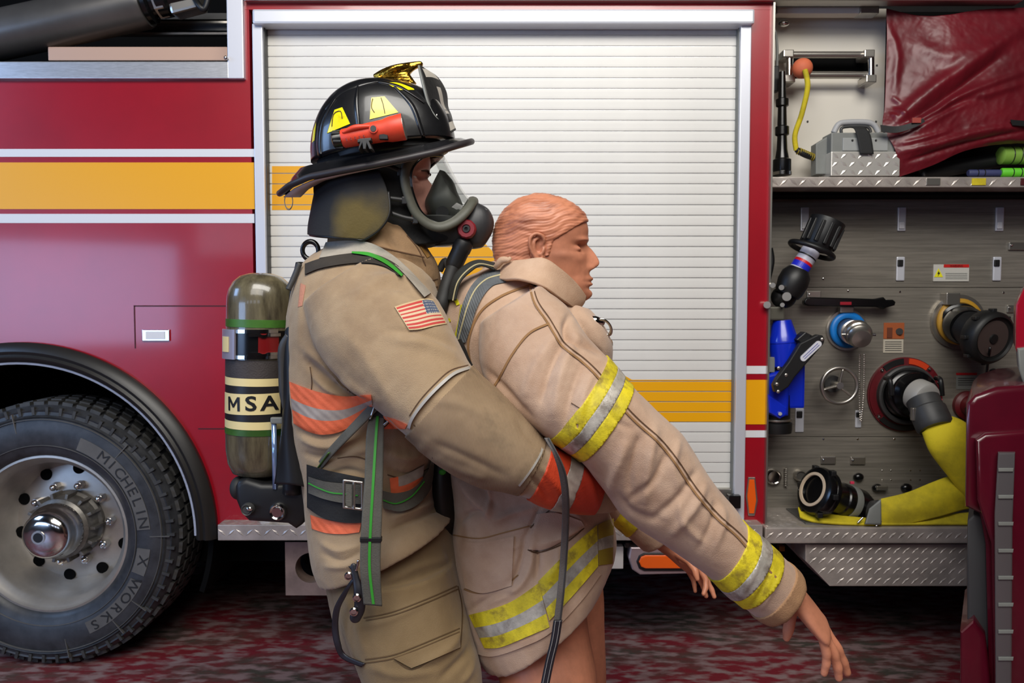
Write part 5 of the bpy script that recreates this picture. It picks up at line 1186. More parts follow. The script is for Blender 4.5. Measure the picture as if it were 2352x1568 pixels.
# standing collar
cm = mat('collar_tan', (196, 164, 138), .85, var=.1, vs=9, bump=.4, bs=500, c2=(172, 138, 112))
top = [(1138, 606, -1.25), (1168, 604, -1.30), (1205, 600, -1.335), (1248, 597, -1.35), (1285, 620, -1.34), (1318, 650, -1.31), (1342, 682, -1.27)]
mid = [(1140, 622, -1.26), (1170, 625, -1.335), (1205, 628, -1.365), (1250, 640, -1.372), (1285, 662, -1.355), (1318, 688, -1.325), (1338, 692, -1.28)]
bot = [(1130, 640, -1.28), (1160, 645, -1.35), (1195, 645, -1.385), (1245, 660, -1.392), (1280, 684, -1.37), (1312, 704, -1.33), (1328, 706, -1.28)]
mir = lambda r: [(x, y, 2 * YD - Y) for x, y, Y in r]
for rws in ((top, mid, bot), (mir(top), mir(mid), mir(bot))):
    bm = nb(); sheet(bm, [PL(*r) for r in rws], 50, 14, .006); obj('collar', bm, cm, DJ, smooth=True)
bm = nb(); tube(bm, [p + V((0, -.002, 0)) for p in PL(*top)], .0042, 10, 60); obj('collar_edge', bm, cm, DJ, smooth=True)
bm = nb(); q = PL((1122, 626, -1.27), (1140, 612, -1.31), (1152, 598, -1.32), (1168, 596, -1.325), (1172, 590, -1.325)); tube(bm, q, [.004, .006, .008, .006, .003], 10, 20); obj('frayed_edge', bm, cm, DJ, smooth=True)
bm = nb(); loft(bm, [(1150, 610, 1330, 700, YD, .105), (1180, 660, 1330, 716, YD, .12)], 8, 30); obj('collar_gap_fill', bm, mat('gap_black', (14, 12, 12), .9), DJ, smooth=True)  # black filler, the collar gap's darkness put into its colour
# orange lit sliver + dark gap items under the arm
# dummy harness webbing and hook (separate things)
wb = mat('webbing_grey', (92, 96, 100), .75, var=.12, vs=30); wave_bump(wb, 60, (0, .4, 0), .6, .001); wl = mat('webbing_line', (178, 168, 130), .8)
RS = thing('drag_strap', 'grey webbing strap with pale stitch line over shoulder of rescue dummy', 'strap', P(1100, 800, -1.45))
pts = [(1160, 633), (1125, 640), (1098, 665), (1078, 705), (1066, 750), (1058, 785)]
proj_grid(bvD, ribG(pts, [30, 34, 36, 34, 30, 22], 44, 7), .002, .003, 4, 'webbing', wb, RS)
proj_grid(bvD, ribG([(1150, 630), (1118, 640), (1092, 664), (1074, 702), (1060, 750), (1052, 780)], 3, 44, 2), .0055, .001, 4, 'stitch_line', wl, RS)
proj_grid(bvD, ribG([(1052, 780), (1060, 800), (1072, 830), (1085, 850)], [14, 18, 18, 14], 20, 5), .004, .004, 3, 'lower_end', MT['dgrey'], RS)
bm = nb(); sheet(bm, [PL((1030, 690, -1.33), (1042, 640, -1.33), (1068, 612, -1.32), (1098, 600, -1.30), (1135, 606, -1.28)), PL((1048, 690, -1.36), (1058, 650, -1.36), (1080, 626, -1.35), (1105, 612, -1.33), (1136, 622, -1.31))], 30, 5, .004); obj('loop', bm, mat('webbing_black', (36, 38, 36), .8, bump=.3), RS, smooth=True)
bm = nb(); tube(bm, PL((1040, 690, -1.362), (1050, 650, -1.362), (1072, 622, -1.352), (1100, 606, -1.33), (1134, 612, -1.31)), .0016, 6, 30); obj('loop_line', bm, wl, RS)
HK = thing('snap_hook', 'chrome snap hook on the chest of the tan bunker coat', 'hook', P(1380, 750, -1.3))
bm = nb(); tube(bm, PL((1352, 736, -1.33), (1366, 738, -1.33), (1380, 740, -1.33)), [.010, .013, .009], 12, 14, True); obj('hook_body', bm, MT['chrome'], HK, smooth=True)
bm = nb(); c = P(1388, 752, -1.33); rings_mesh(bm, [[c + (V((.6, .3, -.75)).normalized() * math.cos(a) * .020 + V((.7, -.3, .6)).normalized() * math.sin(a) * .013) * (1 + .22 * math.cos(b)) + V((0, .0035 * math.sin(b), 0)) for b in [2 * PI * j / 8 for j in range(8)]] for a in [2 * PI * k / 32 for k in range(33)]], False); bmesh.ops.recalc_face_normals(bm, faces=bm.faces); obj('hook_ring', bm, MT['chrome'], HK, smooth=True)

# ================================================================== the firefighter
FF = thing('person', 'firefighter in tan turnout gear and black helmet, arms wrapped around the dummy from behind', 'person', (P(950, 2080, YC).x, YC, 0))
fskin = mat('skin', (228, 166, 150), .5, var=.08, vs=14, bump=.08, bs=120)
EF = P(868, 412, YC)
X2, Y2, Z2, T2_ = head_mesh(None, 0, 1)
bm = nb(); grid_to_bm(bm, place_head(X2, Y2, Z2, EF, .12, .92))
loft(bm, [(800, 470, 900, 500, YC, .05), (800, 560, 930, 590, YC, .06), (780, 640, 950, 660, YC, .09)], 10, 24)
loft(bm, [(760, 640, 960, 660, YC, .12), (720, 800, 980, 820, YC, .15), (760, 1050, 940, 1060, YC, .12), (800, 1200, 950, 1180, YC, .11)], 16, 28)
for Yl, dx in ((-1.31, 0), (-1.15, 15)):
    loft(bm, [(830 + dx, 1180, 950 + dx, 1160, Yl, .06), (850 + dx, 1500, 1040 + dx, 1480, Yl, .075), (930 + dx, 1700, 1060 + dx, 1700, Yl, .055), (950 + dx, 2040, 1040 + dx, 2040, Yl, .04)], 20, 20)
for s_, Ya in ((1, -1.44), (-1, -1.06)):
    tube(bm, [P(850, 700, Ya), P(1010, 880, Ya - .06 * s_), P(1200, 1050, Ya - .07 * s_), P(1330, 1105, Ya + .0 * s_), P(1400, 1120, Ya + .1 * s_)], [.06, .055, .042, .036, .026], 16, 30)
me = fuse(bm, .0030, 1, .4); FB = newobj('body', me, fskin, FF, True)
# dark brow and eye for the face behind the visor
def fpt(x, y, z):
    c, s = math.cos(.12), math.sin(.12); return V((EF.x + (x * c + z * s) * .92 / 1000, EF.y + y * .92 / 1000, EF.z + (-x * s + z * c) * .92 / 1000))
for s in (-1, 1):
    bm = nb(); ball(bm, fpt(86, s * 32, 6), .0110, seg=18); obj('eye', bm, mat('eye_white', (225, 215, 210), .2), FB, smooth=True)
    bm = nb(); ball(bm, fpt(94, s * 33, 6), .0045, (.6, 1, 1), seg=14); obj('iris', bm, mat('iris', (60, 45, 35), .2), FB, smooth=True)
    bm = nb(); tube(bm, [fpt(122, s * 12, 26), fpt(119, s * 26, 31), fpt(108, s * 42, 27)], [.002, .003, .0015], 8, 16, True, flat=.8); obj('eyebrow', bm, mat('brow_hair', (70, 45, 35), .8), FB, smooth=True)

fj = mat('tan_turnout', (172, 148, 118), .85, var=.12, vs=7, bump=.45, bs=520, sheen=.25, c2=(146, 122, 94), contrast=(.22, .75), spec=.2)
grime(fj, (112, 88, 68), 5, .52, .68, 5, .5)
fjd = mat('turnout_dark', (118, 96, 70), .85, var=.12, vs=7, bump=.45, bs=520)
bm = nb()
loft(bm, [(745, 575, 960, 590, YC, .10), (702, 612, 1000, 640, YC, .17), (678, 700, 1018, 720, YC, .205), (668, 800, 1030, 810, YC, .205), (667, 890, 1025, 900, YC, .20), (676, 965, 1015, 985, YC, .195), (692, 1035, 1004, 1060, YC, .19), (706, 1100, 1000, 1110, YC, .185), (716, 1180, 1006, 1150, YC, .195), (728, 1260, 1030, 1168, YC, .215), (745, 1314, 1042, 1178, YC, .215)], 60, 48, 2.3)
FARM = [(705, 700, 870, 590, -1.38, .10), (735, 800, 955, 640, -1.42, .122), (800, 880, 1010, 700, -1.46, .122), (868, 935, 1050, 785, -1.49, .115), (935, 995, 1085, 848, -1.515, .108), (1010, 1058, 1150, 908, -1.53, .102), (1095, 1105, 1210, 965, -1.53, .096), (1165, 1120, 1246, 1010, -1.53, .088), (1205, 1135, 1275, 1030, -1.515, .078), (1260, 1160, 1320, 1050, -1.49, .070), (1330, 1172, 1372, 1068, -1.44, .064), (1392, 1172, 1420, 1090, -1.36, .058), (1425, 1160, 1440, 1090, -1.28, .052)]
loft(bm, FARM, 80, 44, 2.2)
loft(bm, [(740, 760, 900, 620, -1.12, .10), (830, 880, 1010, 720, -1.06, .10), (970, 1000, 1110, 860, -1.0, .095), (1120, 1090, 1220, 970, -.97, .085), (1260, 1130, 1330, 1030, -.98, .075), (1360, 1130, 1410, 1050, -1.02, .06)], 40, 32)
me = fuse(bm, .0042, 4, .5)
FDF = [([(700, 800), (760, 845), (820, 895), (862, 918)], 10, .010), ([(705, 830), (750, 870), (800, 905), (850, 925)], 9, -.012), ([(722, 862), (760, 895), (800, 905)], 8, .010), ([(760, 870), (800, 880), (840, 912)], 7, .006),
       ([(800, 690), (900, 640), (985, 690)], 14, .004), ([(850, 655), (930, 665), (1005, 710)], 10, -.005), ([(850, 635), (935, 645), (1005, 690)], 9, .005), ([(905, 780), (980, 790), (1060, 830)], 12, .005), ([(880, 760), (960, 765), (1050, 800)], 9, -.004),
       ([(1000, 920), (1060, 930), (1120, 960)], 12, .004), ([(980, 1040), (1060, 1075), (1120, 1095)], 8, .005), ([(1000, 1015), (1080, 1050), (1160, 1090)], 9, -.004), ([(1180, 960), (1205, 1000), (1235, 1030)], 8, -.003), ([(790, 760), (860, 850), (900, 930)], 14, .003),
       ([(680, 985), (740, 1005), (810, 985)], 8, -.008), ([(690, 1005), (750, 1025), (830, 1000)], 8, .008), ([(700, 1040), (740, 1050), (800, 1040)], 7, -.007), ([(780, 1050), (840, 1030), (900, 1040)], 12, .008), ([(760, 1090), (800, 1080), (850, 1095)], 8, -.008),
       ([(890, 1075), (940, 1090), (985, 1060)], 8, -.008), ([(890, 1040), (940, 1050), (980, 1020)], 12, .010), ([(735, 1245), (780, 1265), (830, 1250)], 7, .006), ([(740, 1270), (785, 1288), (828, 1268)], 6, -.006), ([(745, 1300), (790, 1300), (830, 1285)], 7, .006), ([(900, 1190), (950, 1170), (1000, 1150)], 8, .008), ([(900, 1215), (960, 1190), (1010, 1168)], 6, -.008),
       ([(700, 640), (690, 720), (680, 800)], 10, .004), ([(1215, 1090), (1240, 1120), (1260, 1150)], 6, -.006), ([(1240, 1070), (1270, 1110), (1300, 1150)], 7, .007), ([(1290, 1070), (1310, 1110), (1330, 1160)], 6, -.006), ([(1330, 1075), (1350, 1110), (1370, 1160)], 7, .006)]
sculpt(me, FDF, [(.0016, 9, 21, (1, 1, 1)), (.0009, 32, 22, (1, 1, 1))])
FJ = newobj('turnout_jacket', me, fj, FF, True); bvF = bvh_of(me); meF = me
og = mat('trim_orange', (238, 112, 70), .6, var=.08, vs=12, bump=.3, bs=300); wave_bump(og, 22, (0, .9, 0), .5, .0012); sl = mat('trim_silver2', (172, 160, 150), .5, .1, var=.12, vs=20); wave_bump(sl, 22, (0, .9, 0), .5, .0012)
def three2(v): return 0 if v < .38 or v > .68 else 1
proj_grid(bvF, bandG([(664, 876), (700, 890), (740, 902), (790, 910), (852, 906)], [(674, 972), (705, 990), (745, 998), (795, 985), (856, 938)], 50, 16), .002, .002, 3, 'orange_trim', [og, sl], FJ, lambda u, v: three2(v))
proj_grid(bvF, bandG([(880, 955), (905, 962), (935, 975)], [(880, 985), (905, 985), (930, 985)], 12, 6), .002, .002, 2, 'orange_trim', [og], FJ)
proj_grid(bvF, bandG([(712, 1182), (745, 1192), (790, 1200), (830, 1200)], [(716, 1214), (750, 1224), (790, 1226), (825, 1222)], 24, 6), .002, .002, 2, 'orange_trim', [og], FJ)
proj_grid(bvF, bandG([(895, 1098), (930, 1090), (975, 1068)], [(898, 1132), (930, 1132), (970, 1112)], 20, 8), .004, .002, 2, 'orange_trim', [og, sl], FJ, lambda u, v: 1 if u > .3 and v < .6 else 0)
# reinforced lower sleeve, piping
lim = lambda c: c.y < -1.40 and c.x > P(930, 990, -1.5).x
rp = mat('reinforced_patch', (152, 128, 100), .8, var=.15, vs=8, c2=(122, 100, 76), contrast=(.2, .7)); wave_bump(rp, 130, (0, -.15, 0), .5, .0014); grime(rp, (84, 72, 58), 7, .5, .66, 8, .6)
pA = plane_px((946, 985), (1080, 845), -1.52, (1150, 1000)); pB = plane_px((1192, 1118), (1252, 1008), -1.52, (1100, 1000))
band(meF, [pA, pB], .0035, 'sleeve_patch', rp, FJ, lambda c: c.y < -1.40 and near_seg(c, P(1010, 915, -1.53), P(1222, 1062, -1.53), .135))
gp = mat('piping_grey', (170, 166, 160), .45)
seam(bvF, [(1080, 843), (1045, 856), (1015, 880), (985, 910), (960, 940), (944, 965), (938, 985)], gp, FJ, 7, .006, 'piping')
seam(bvF, [(1251, 1010), (1243, 1040), (1225, 1072), (1205, 1100), (1192, 1116)], gp, FJ, 5, .006, 'piping')
for pts in ([(950, 975), (1010, 1040), (1060, 1070), (1120, 1092), (1188, 1108)], [(1076, 838), (1035, 850), (1000, 880), (965, 918), (940, 955)], [(712, 842), (716, 880), (710, 920), (700, 960)], [(775, 1052), (815, 1048), (850, 1058)], [(890, 1090), (935, 1098), (985, 1075)]):
    seam(bvF, pts, dk, FJ, 2.2)
# orange / silver cuff stretch on the far side of the elbow, orange darkened to hold its shade
cross_bands(meF, ((1212, 1128), (1262, 1018)), ((1392, 1180), (1420, 1080)), (0, .3, .5, .9), (mat('trim_orange_shaded', (196, 62, 30), .6, bump=.4, bs=200), sl, mat('trim_orange_shaded2', (180, 50, 26), .6, bump=.4, bs=200)), ('orange_trim', 'silver_trim', 'orange_trim'), FJ, -1.48, .003, lambda c: c.y < -1.30)
# flag patch
def flagm(u, v):
    if u < .035 or u > .965 or v < .05 or v > .95: return 3
    uu, vv = (u - .035) / .93, (v - .05) / .9
    if uu > .6 and vv < .54:
        return 4 if (int(uu * 60) % 3 == 0 and int(vv * 26) % 3 == 1) else 2
    return 0 if int(vv * 13) % 2 == 0 else 1
G = bandG([(906, 704), (940, 694), (978, 684), (996, 688)], [(938, 757), (960, 756), (990, 748), (1027, 742)], 60, 40)
# reshape: right edge curves down
Gt = bandG([(906, 704), (938, 694), (975, 685), (995, 688)], [(940, 758), (965, 756), (998, 748), (1027, 743)], 60, 40)
proj_grid(bvF, Gt, .0015, .0022, 4, 'flag_patch', [mat('flag_red', (186, 62, 58), .8, bump=.3, bs=400), mat('flag_white', (206, 182, 150), .8, bump=.3, bs=400), mat('flag_blue', (70, 82, 108), .8, bump=.3, bs=400), mat('flag_border', (196, 172, 132), .8, bump=.3, bs=400), mat('flag_star', (180, 175, 165), .8)], FJ, flagm)
# worn spot on the back edge
proj_grid(bvF, bandG([(690, 650), (702, 655)], [(684, 705), (694, 702)], 5, 12), .0005, .001, 2, 'worn_patch', mat('worn_pink', (186, 128, 104), .9, bump=.5, bs=200), FJ)
# collar of the jacket
bm = nb(); loft(bm, [(770, 470, 905, 472, YC, .09), (760, 520, 945, 520, YC, .10), (755, 560, 985, 575, YC, .105), (750, 600, 1008, 620, YC, .115), (750, 640, 1016, 700, YC, .13)], 24, 40, 2.1)
me = fuse(bm, .004, 2); sculpt(me, [([(895, 480), (925, 540), (975, 590)], 8, .006), ([(880, 500), (900, 560), (960, 620)], 8, -.006), ([(860, 560), (920, 580), (990, 600)], 7, .006), ([(900, 600), (960, 640), (1005, 650)], 8, -.005), ([(940, 500), (960, 540), (985, 570)], 6, -.006)], [(.001, 20, 5, (1, 1, 1))])
FC = newobj('collar', me, mat('collar_brown', (142, 112, 80), .85, var=.14, vs=9, bump=.4, bs=480), FJ, True); bvC = bvh_of(me)
_m = bpy.data.meshes.new('j'); _b = nb(); _b.from_mesh(meF); _b.from_mesh(me); _b.to_mesh(_m); _b.free(); bvFC = bvh_of(_m)
for pts in ([(862, 565), (920, 578), (975, 590)], [(955, 640), (985, 645), (1006, 640)], [(960, 655), (985, 660), (1006, 658)], [(935, 540), (960, 570), (978, 610)]): seam(bvC, pts, dk, FJ, 2.2)
proj_grid(bvC, ribG([(945, 535), (962, 545), (972, 565), (985, 590)], [8, 16, 14, 8], 16, 4), .002, .003, 2, 'collar_tab', br, FJ)
# trousers
ft = mat('tan_trousers', (140, 118, 86), .85, var=.12, vs=6, bump=.4, bs=520, sheen=.2, c2=(116, 95, 66), contrast=(.2, .75), spec=.2)
bm = nb()
loft(bm, [(755, 1215, 1000, 1130, YC, .15), (755, 1290, 1035, 1200, YC, .18), (762, 1350, 1058, 1290, YC, .19), (780, 1420, 1068, 1390, YC, .19), (800, 1460, 1070, 1450, YC, .18)], 24, 44)
loft(bm, [(765, 1330, 1040, 1290, -1.33, .12), (785, 1420, 1066, 1395, -1.35, .125), (815, 1495, 1082, 1465, -1.37, .122), (845, 1580, 1106, 1560, -1.38, .115), (890, 1700, 1105, 1700, -1.38, .10), (910, 1850, 1090, 1850, -1.38, .09), (905, 2010, 1085, 2010, -1.38, .09)], 40, 36)
loft(bm, [(790, 1330, 1050, 1290, -1.14, .11), (830, 1440, 1075, 1420, -1.13, .115), (880, 1568, 1090, 1568, -1.12, .11), (915, 1700, 1095, 1700, -1.12, .10), (925, 1900, 1080, 1900, -1.12, .09)], 30, 32)
me = fuse(bm, .0045, 3)
sculpt(me, [([(860, 1300), (940, 1250), (1010, 1210)], 14, -.004), ([(880, 1340), (960, 1300), (1040, 1280)], 12, .005), ([(1040, 1200), (1056, 1290), (1066, 1380)], 8, .006), ([(1020, 1230), (1035, 1300), (1050, 1370)], 8, -.004), ([(780, 1340), (820, 1420), (840, 1500)], 12, .005), ([(1060, 1440), (1030, 1490), (960, 1530)], 9, .008), ([(1080, 1465), (1070, 1500), (1010, 1560)], 9, -.008), ([(1090, 1500), (1080, 1540), (1060, 1568)], 7, .006), ([(850, 1530), (920, 1550), (1000, 1540)], 10, .004), ([(820, 1440), (900, 1420), (980, 1380)], 9, .003), ([(765, 1310), (800, 1330), (830, 1320)], 7, -.006)], [(.0016, 8, 31, (1, 1, 1)), (.0005, 30, 32, (1, 1, 1))])
FT = newobj('turnout_trousers', me, ft, FF, True); bvT = bvh_of(me)
for pts in ([(835, 1418), (900, 1405), (980, 1375), (1050, 1345)], [(840, 1424), (905, 1411), (985, 1381), (1052, 1352)], [(838, 1522), (900, 1512), (960, 1490), (1056, 1450)], [(838, 1514), (900, 1504), (960, 1482), (1056, 1442)], [(905, 1512), (945, 1536), (1000, 1510), (1058, 1485)], [(1052, 1345), (1062, 1400), (1058, 1485)]):
    seam(bvT, pts, mat('trouser_seam', (92, 70, 44), .9), FT, 2.6)
proj_grid(bvT, bandG([(905, 1512), (960, 1492), (1056, 1452)], [(945, 1534), (985, 1518), (1058, 1486)], 30, 8), .002, .004, 2, 'pocket_flap', ft, FT)
bm = nb()
for Yb, x0 in ((-1.38, 990), (-1.12, 1005)):
    a = P(x0, 2050, Yb)
    bm = nb(); fl_ = V((a.x, Yb, 0)); R_ = [(-.09, .0, .05, .0), (.0, 0, .06, 0)]
    loft_pts = []
    tube(bm, [fl_ + V((-.075, 0, .055)), fl_ + V((0, 0, .062)), fl_ + V((.10, 0, .052)), fl_ + V((.19, 0, .046))], [.046, .055, .05, .042], 20, 24, True); cyl(bm, fl_ + V((-.02, 0, .05)), fl_ + V((-.02, 0, .26)), .058, 24, .062)
    me = fuse(bm, .006, 2); BT = newobj('boot', me, MT['rubber'], FF, True)
    bm = nb(); box(bm, fl_ + V((.06, 0, .0125)), (.31, .10, .025), .01); obj('sole', bm, MT['black'], BT)
# black knit hood
hd = mat('hood_black', (16, 16, 17), .9, var=.2, vs=18, bump=.5, bs=200)
bm = nb(); loft(bm, [(738, 330, 985, 318, YC, .085), (728, 390, 1004, 368, YC, .092), (722, 440, 1008, 425, YC, .092), (735, 500, 1005, 480, YC, .088), (765, 550, 1000, 530, YC, .082), (800, 590, 1020, 560, YC, .075)], 26, 40, 2.1)
loft(bm, [(935, 350, 1000, 335, YC, .07), (960, 530, 1075, 515, YC, .05), (985, 560, 1075, 555, YC, .035)], 12, 24)
me = fuse(bm, .004, 2); 
# opening for the face
bm = nb(); bm.from_mesh(me); bpy.data.meshes.remove(me)
face_c = P(1010, 425, YC)
dl = [f for f in bm.faces if (lambda c: c.x > P(950, 420, YC).x + (c.z - face_c.z) * -.05 and c.z > P(1000, 520, YC).z and abs(c.y - YC) < .088)(f.calc_center_median())]
bmesh.ops.delete(bm, geom=dl, context='FACES')
HDo = obj('hood', bm, hd, FF, smooth=True)
# ================================================================== helmet
HE = thing('fire_helmet', 'black traditional fire helmet with gold eagle and yellow reflective tetrahedrons', 'helmet', P(880, 370, YC))
hm = mat('helmet_black', (22, 22, 24), .30, var=.3, vs=10, coat=.35, bump=.08, bs=60)
# dome: sections stacked along the helmet's own up axis, slightly tipped
def HP(x, y, lat): return P(x, y, YC + lat)         # sagittal picture point with a sideways offset
prof = [(717, 376, 1046, 322, .118), (716, 340, 1042, 300, .117), (722, 300, 1030, 268, .113), (738, 258, 1012, 238, .103), (765, 222, 988, 214, .086), (800, 198, 955, 199, .062), (840, 186, 915, 191, .035), (870, 183, 885, 185, .012)]
bm = nb(); loft(bm, [(a, b, c, d, YC, w) for a, b, c, d, w in prof], 40, 64, 2.05); me = bpy.data.meshes.new('dome'); bmesh.ops.recalc_face_normals(bm, faces=bm.faces); bm.to_mesh(me); bm.free()
DM = newobj('shell', me, hm, HE, True); bvH = bvh_of(me)
# raised ribs
for i, pts in enumerate(([(822, 196), (818, 235), (822, 280), (830, 330)], [(905, 198), (945, 240), (965, 290), (975, 325)], [(770, 225), (740, 275), (732, 330), (736, 365)], [(868, 186), (826, 192), (780, 212), (745, 250)], [(870, 186), (920, 200), (975, 235)])):
    proj_grid(bvH, ribG(pts, [5, 11, 11, 8][:len(pts)] if len(pts) == 4 else 7, 36, 7), .0005, .0001, 3, 'rib', hm, HE, lift=lambda u, v: .004 * math.sin(v * PI))
# brim
ed = [(203, 323), (170, 332), (120, 347), (60, 360), (-20, 376), (-100, 390), (-170, 404), (-215, 424), (-237, 442)]
def zed(x): return float(np.interp(x, [e[0] for e in reversed(ed)], [e[1] for e in reversed(ed)]))
def outl(k, s=1., dz=0):
    a = 2 * PI * k / 96; ca, sa = math.cos(a), math.sin(a); ax_ = 203 if ca > 0 else 238
    p = 2.9 if ca > 0 else 2.3; f = (abs(ca) ** p + abs(sa) ** p) ** (-1 / p)
    x = ax_ * ca * f * s; lat = .143 * sa * f * s
    return 880 + x, zed(ax_ * ca * f) + dz, lat
rg = []
R_in = [(1 - .285)]
for s, dz in ((.80, -14), (.88, -6), (.95, -2), (.995, 0), (1.0, 3), (.99, 6), (.95, 5), (.86, 2), (.76, -4)):
    ring = []
    for k in range(96):
        x, y, lat = outl(k, s, dz)
        if s < .9:   # blend toward the dome base line
            t = (1 - s) / .24; yb = 376 + (x - 717) / (1046 - 717) * (322 - 376); y = y * (1 - t) + (yb + (6 if dz > -5 and s < .87 else -4)) * t
        ring.append(HP(x, y, lat))
    rg.append(ring)
bm = nb(); rings_mesh(bm, rg, False); bmesh.ops.recalc_face_normals(bm, faces=bm.faces); obj('brim', bm, hm, HE, smooth=True)
bm = nb(); n = 96; q = [HP(*outl(k, 1.0, 2)) for k in range(n)]; rr = []
for k in range(n + 1):
    c = q[k % n]; t = (q[(k + 1) % n] - q[k - 1]).normalized(); u = (V((0, 0, 1)) - t * t.z).normalized(); w = t.cross(u)
    rr.append([c + (u * math.cos(a) + w * math.sin(a)) * .0072 for a in [2 * PI * j / 10 for j in range(10)]])
rings_mesh(bm, rr, False); bmesh.ops.recalc_face_normals(bm, faces=bm.faces); obj('brim_edge', bm, mat('edge_rubber', (48, 44, 46), .45), HE, smooth=True)
# cream underside pieces
um = mat('underside_cream', (205, 184, 178), .6)
bm = nb(); rings_mesh(bm, [[HP(*[(a + b) for a, b in zip(outl(k, s), (0, 9, 0))]) for k in range(96)] for s in (.96, .80)], False); bmesh.ops.recalc_face_normals(bm, faces=bm.faces); bmesh.ops.solidify(bm, geom=list(bm.faces), thickness=.002); obj('underside_liner', bm, um, HE, smooth=True)
bm = nb(); loft(bm, [(745, 385, 1030, 345, YC, .098), (750, 360, 1020, 330, YC, .10)], 4, 40); obj('headband', bm, MT['black'], HE, smooth=True)
# D ring at the rear
bm = nb(); c = P(663, 462, YC); rings_mesh(bm, [[c + V((math.cos(a) * .009, 0, math.sin(a) * .018)) * (1 + .1 * math.cos(b)) + V((0, .0018 * math.sin(b), 0)) for b in [2 * PI * j / 8 for j in range(8)]] for a in [2 * PI * k / 28 for k in range(29)]], False); bmesh.ops.recalc_face_normals(bm, faces=bm.faces); obj('rear_ring', bm, MT['satin'], HE, smooth=True)
bm = nb(); box(bm, P(664, 444, YC), (.012, .02, .01), .002); obj('ring_mount', bm, MT['dgrey'], HE)
# reflective pieces
ym = mat('reflective_yellow', (238, 226, 20), .3, coat=.5, var=.15, vs=40, c2=(196, 160, 20), contrast=(.28, .42))
for tl, tr, br_, bl in (((768, 252), (786, 246), (804, 284), (751, 306)), ((853, 224), (883, 221), (915, 258), (849, 274)), ((719, 300), (726, 280), (722, 322), (716, 328))):
    proj_grid(bvH, quadG(tl, tr, br_, bl, 12, 12), .0006, .001, 1, 'reflective_piece', ym, HE)
    cx_ = sum(p[0] for p in (tl, tr, br_, bl)) / 4; cy_ = sum(p[1] for p in (tl, tr, br_, bl)) / 4
proj_grid(bvH, bandG([(884, 189), (915, 190), (950, 203)], [(905, 201), (915, 206), (952, 206)], 14, 5), .0006, .001, 1, 'reflective_piece', ym, HE)
scr = mat('scratch_dark', (70, 40, 20), .6)
for pts in ([(762, 290), (766, 262), (782, 255), (786, 272)], [(856, 226), (853, 245), (860, 258)], [(875, 224), (880, 240), (884, 260)]): seam(bvH, pts, scr, HE, 1.8, .002, 'scuff')
# gold eagle front holder
gm = mat('brass', (206, 160, 60), .25, 1, var=.2, vs=50, bump=.6, bs=120, bd=.003)
bm = nb()
loft(bm, [(858, 172, 862, 186, YC, .012), (880, 160, 885, 188, YC, .022), (905, 150, 908, 186, YC, .02), (928, 145, 934, 178, YC, .014), (950, 142, 950, 162, YC, .009), (966, 141, 966, 154, YC, .008), (972, 146, 970, 154, YC, .004)], 30, 24)
loft(bm, [(900, 175, 935, 160, YC, .016), (920, 192, 945, 175, YC, .015), (935, 199, 957, 192, YC, .012)], 12, 18)
tube(bm, PL((882, 168, YC - .02), (910, 155, YC - .022), (935, 150, YC - .012)), [.004, .007, .004], 8, 14, True)
for x, y in ((872, 180), (918, 184), (942, 192)): ball(bm, P(x, y, YC - .02), .005, seg=10)
me = fuse(bm, .0016, 1); sculpt(me, [([(865, 178 - k * 0), (900, 172 + k * 4), (940, 168 + k * 8)], 1.6, .0012) for k in range(-2, 4)]); newobj('eagle_bracket', me, gm, HE, True)
# front shield
sm_ = [mat('shield_leather', (26, 26, 27), .5, bump=.3, bs=120), mat('shield_white', (178, 172, 162), .6), MT['dgrey']]
def sfm(u, v):
    if v < .04 or v > .96 or u < .06 or u > .94: return 2
    if .10 < v < .26 and .2 < u < .85: return 1
    if .38 < v < .7 and .52 < u < .68: return 1
    if .72 < v < .78 and .35 < u < .7: return 1
    if v > .88: return 1
    return 0
bm = nb(); sheet(bm, [PL((962, 152, YC - .012), (968, 156, YC - .004), (972, 160, YC + .01)), PL((966, 172, YC - .05), (985, 172, YC - .01), (1003, 180, YC + .03)), PL((974, 205, YC - .062), (1000, 205, YC - .01), (1022, 212, YC + .045)), PL((986, 245, YC - .064), (1010, 243, YC - .01), (1026, 246, YC + .05)), PL((1003, 272, YC - .06), (1026, 266, YC - .01), (1034, 268, YC + .045)), PL((1034, 306, YC - .03), (1044, 300, YC - .008), (1040, 296, YC + .03))], 30, 60, .004, sfm)
obj('front_shield', bm, sm_, HE, smooth=True)
bm = nb(); tube(bm, PL((962, 152, YC - .014), (966, 172, YC - .053), (974, 205, YC - .065), (986, 245, YC - .067), (1003, 272, YC - .063), (1034, 306, YC - .032)), .0026, 8, 50); obj('shield_edge', bm, MT['grey'], HE, smooth=True)
bm = nb(); cyl(bm, P(986, 262, YC - .06), P(1004, 266, YC - .06), .004, 10); obj('shield_screw', bm, MT['satin'], HE)
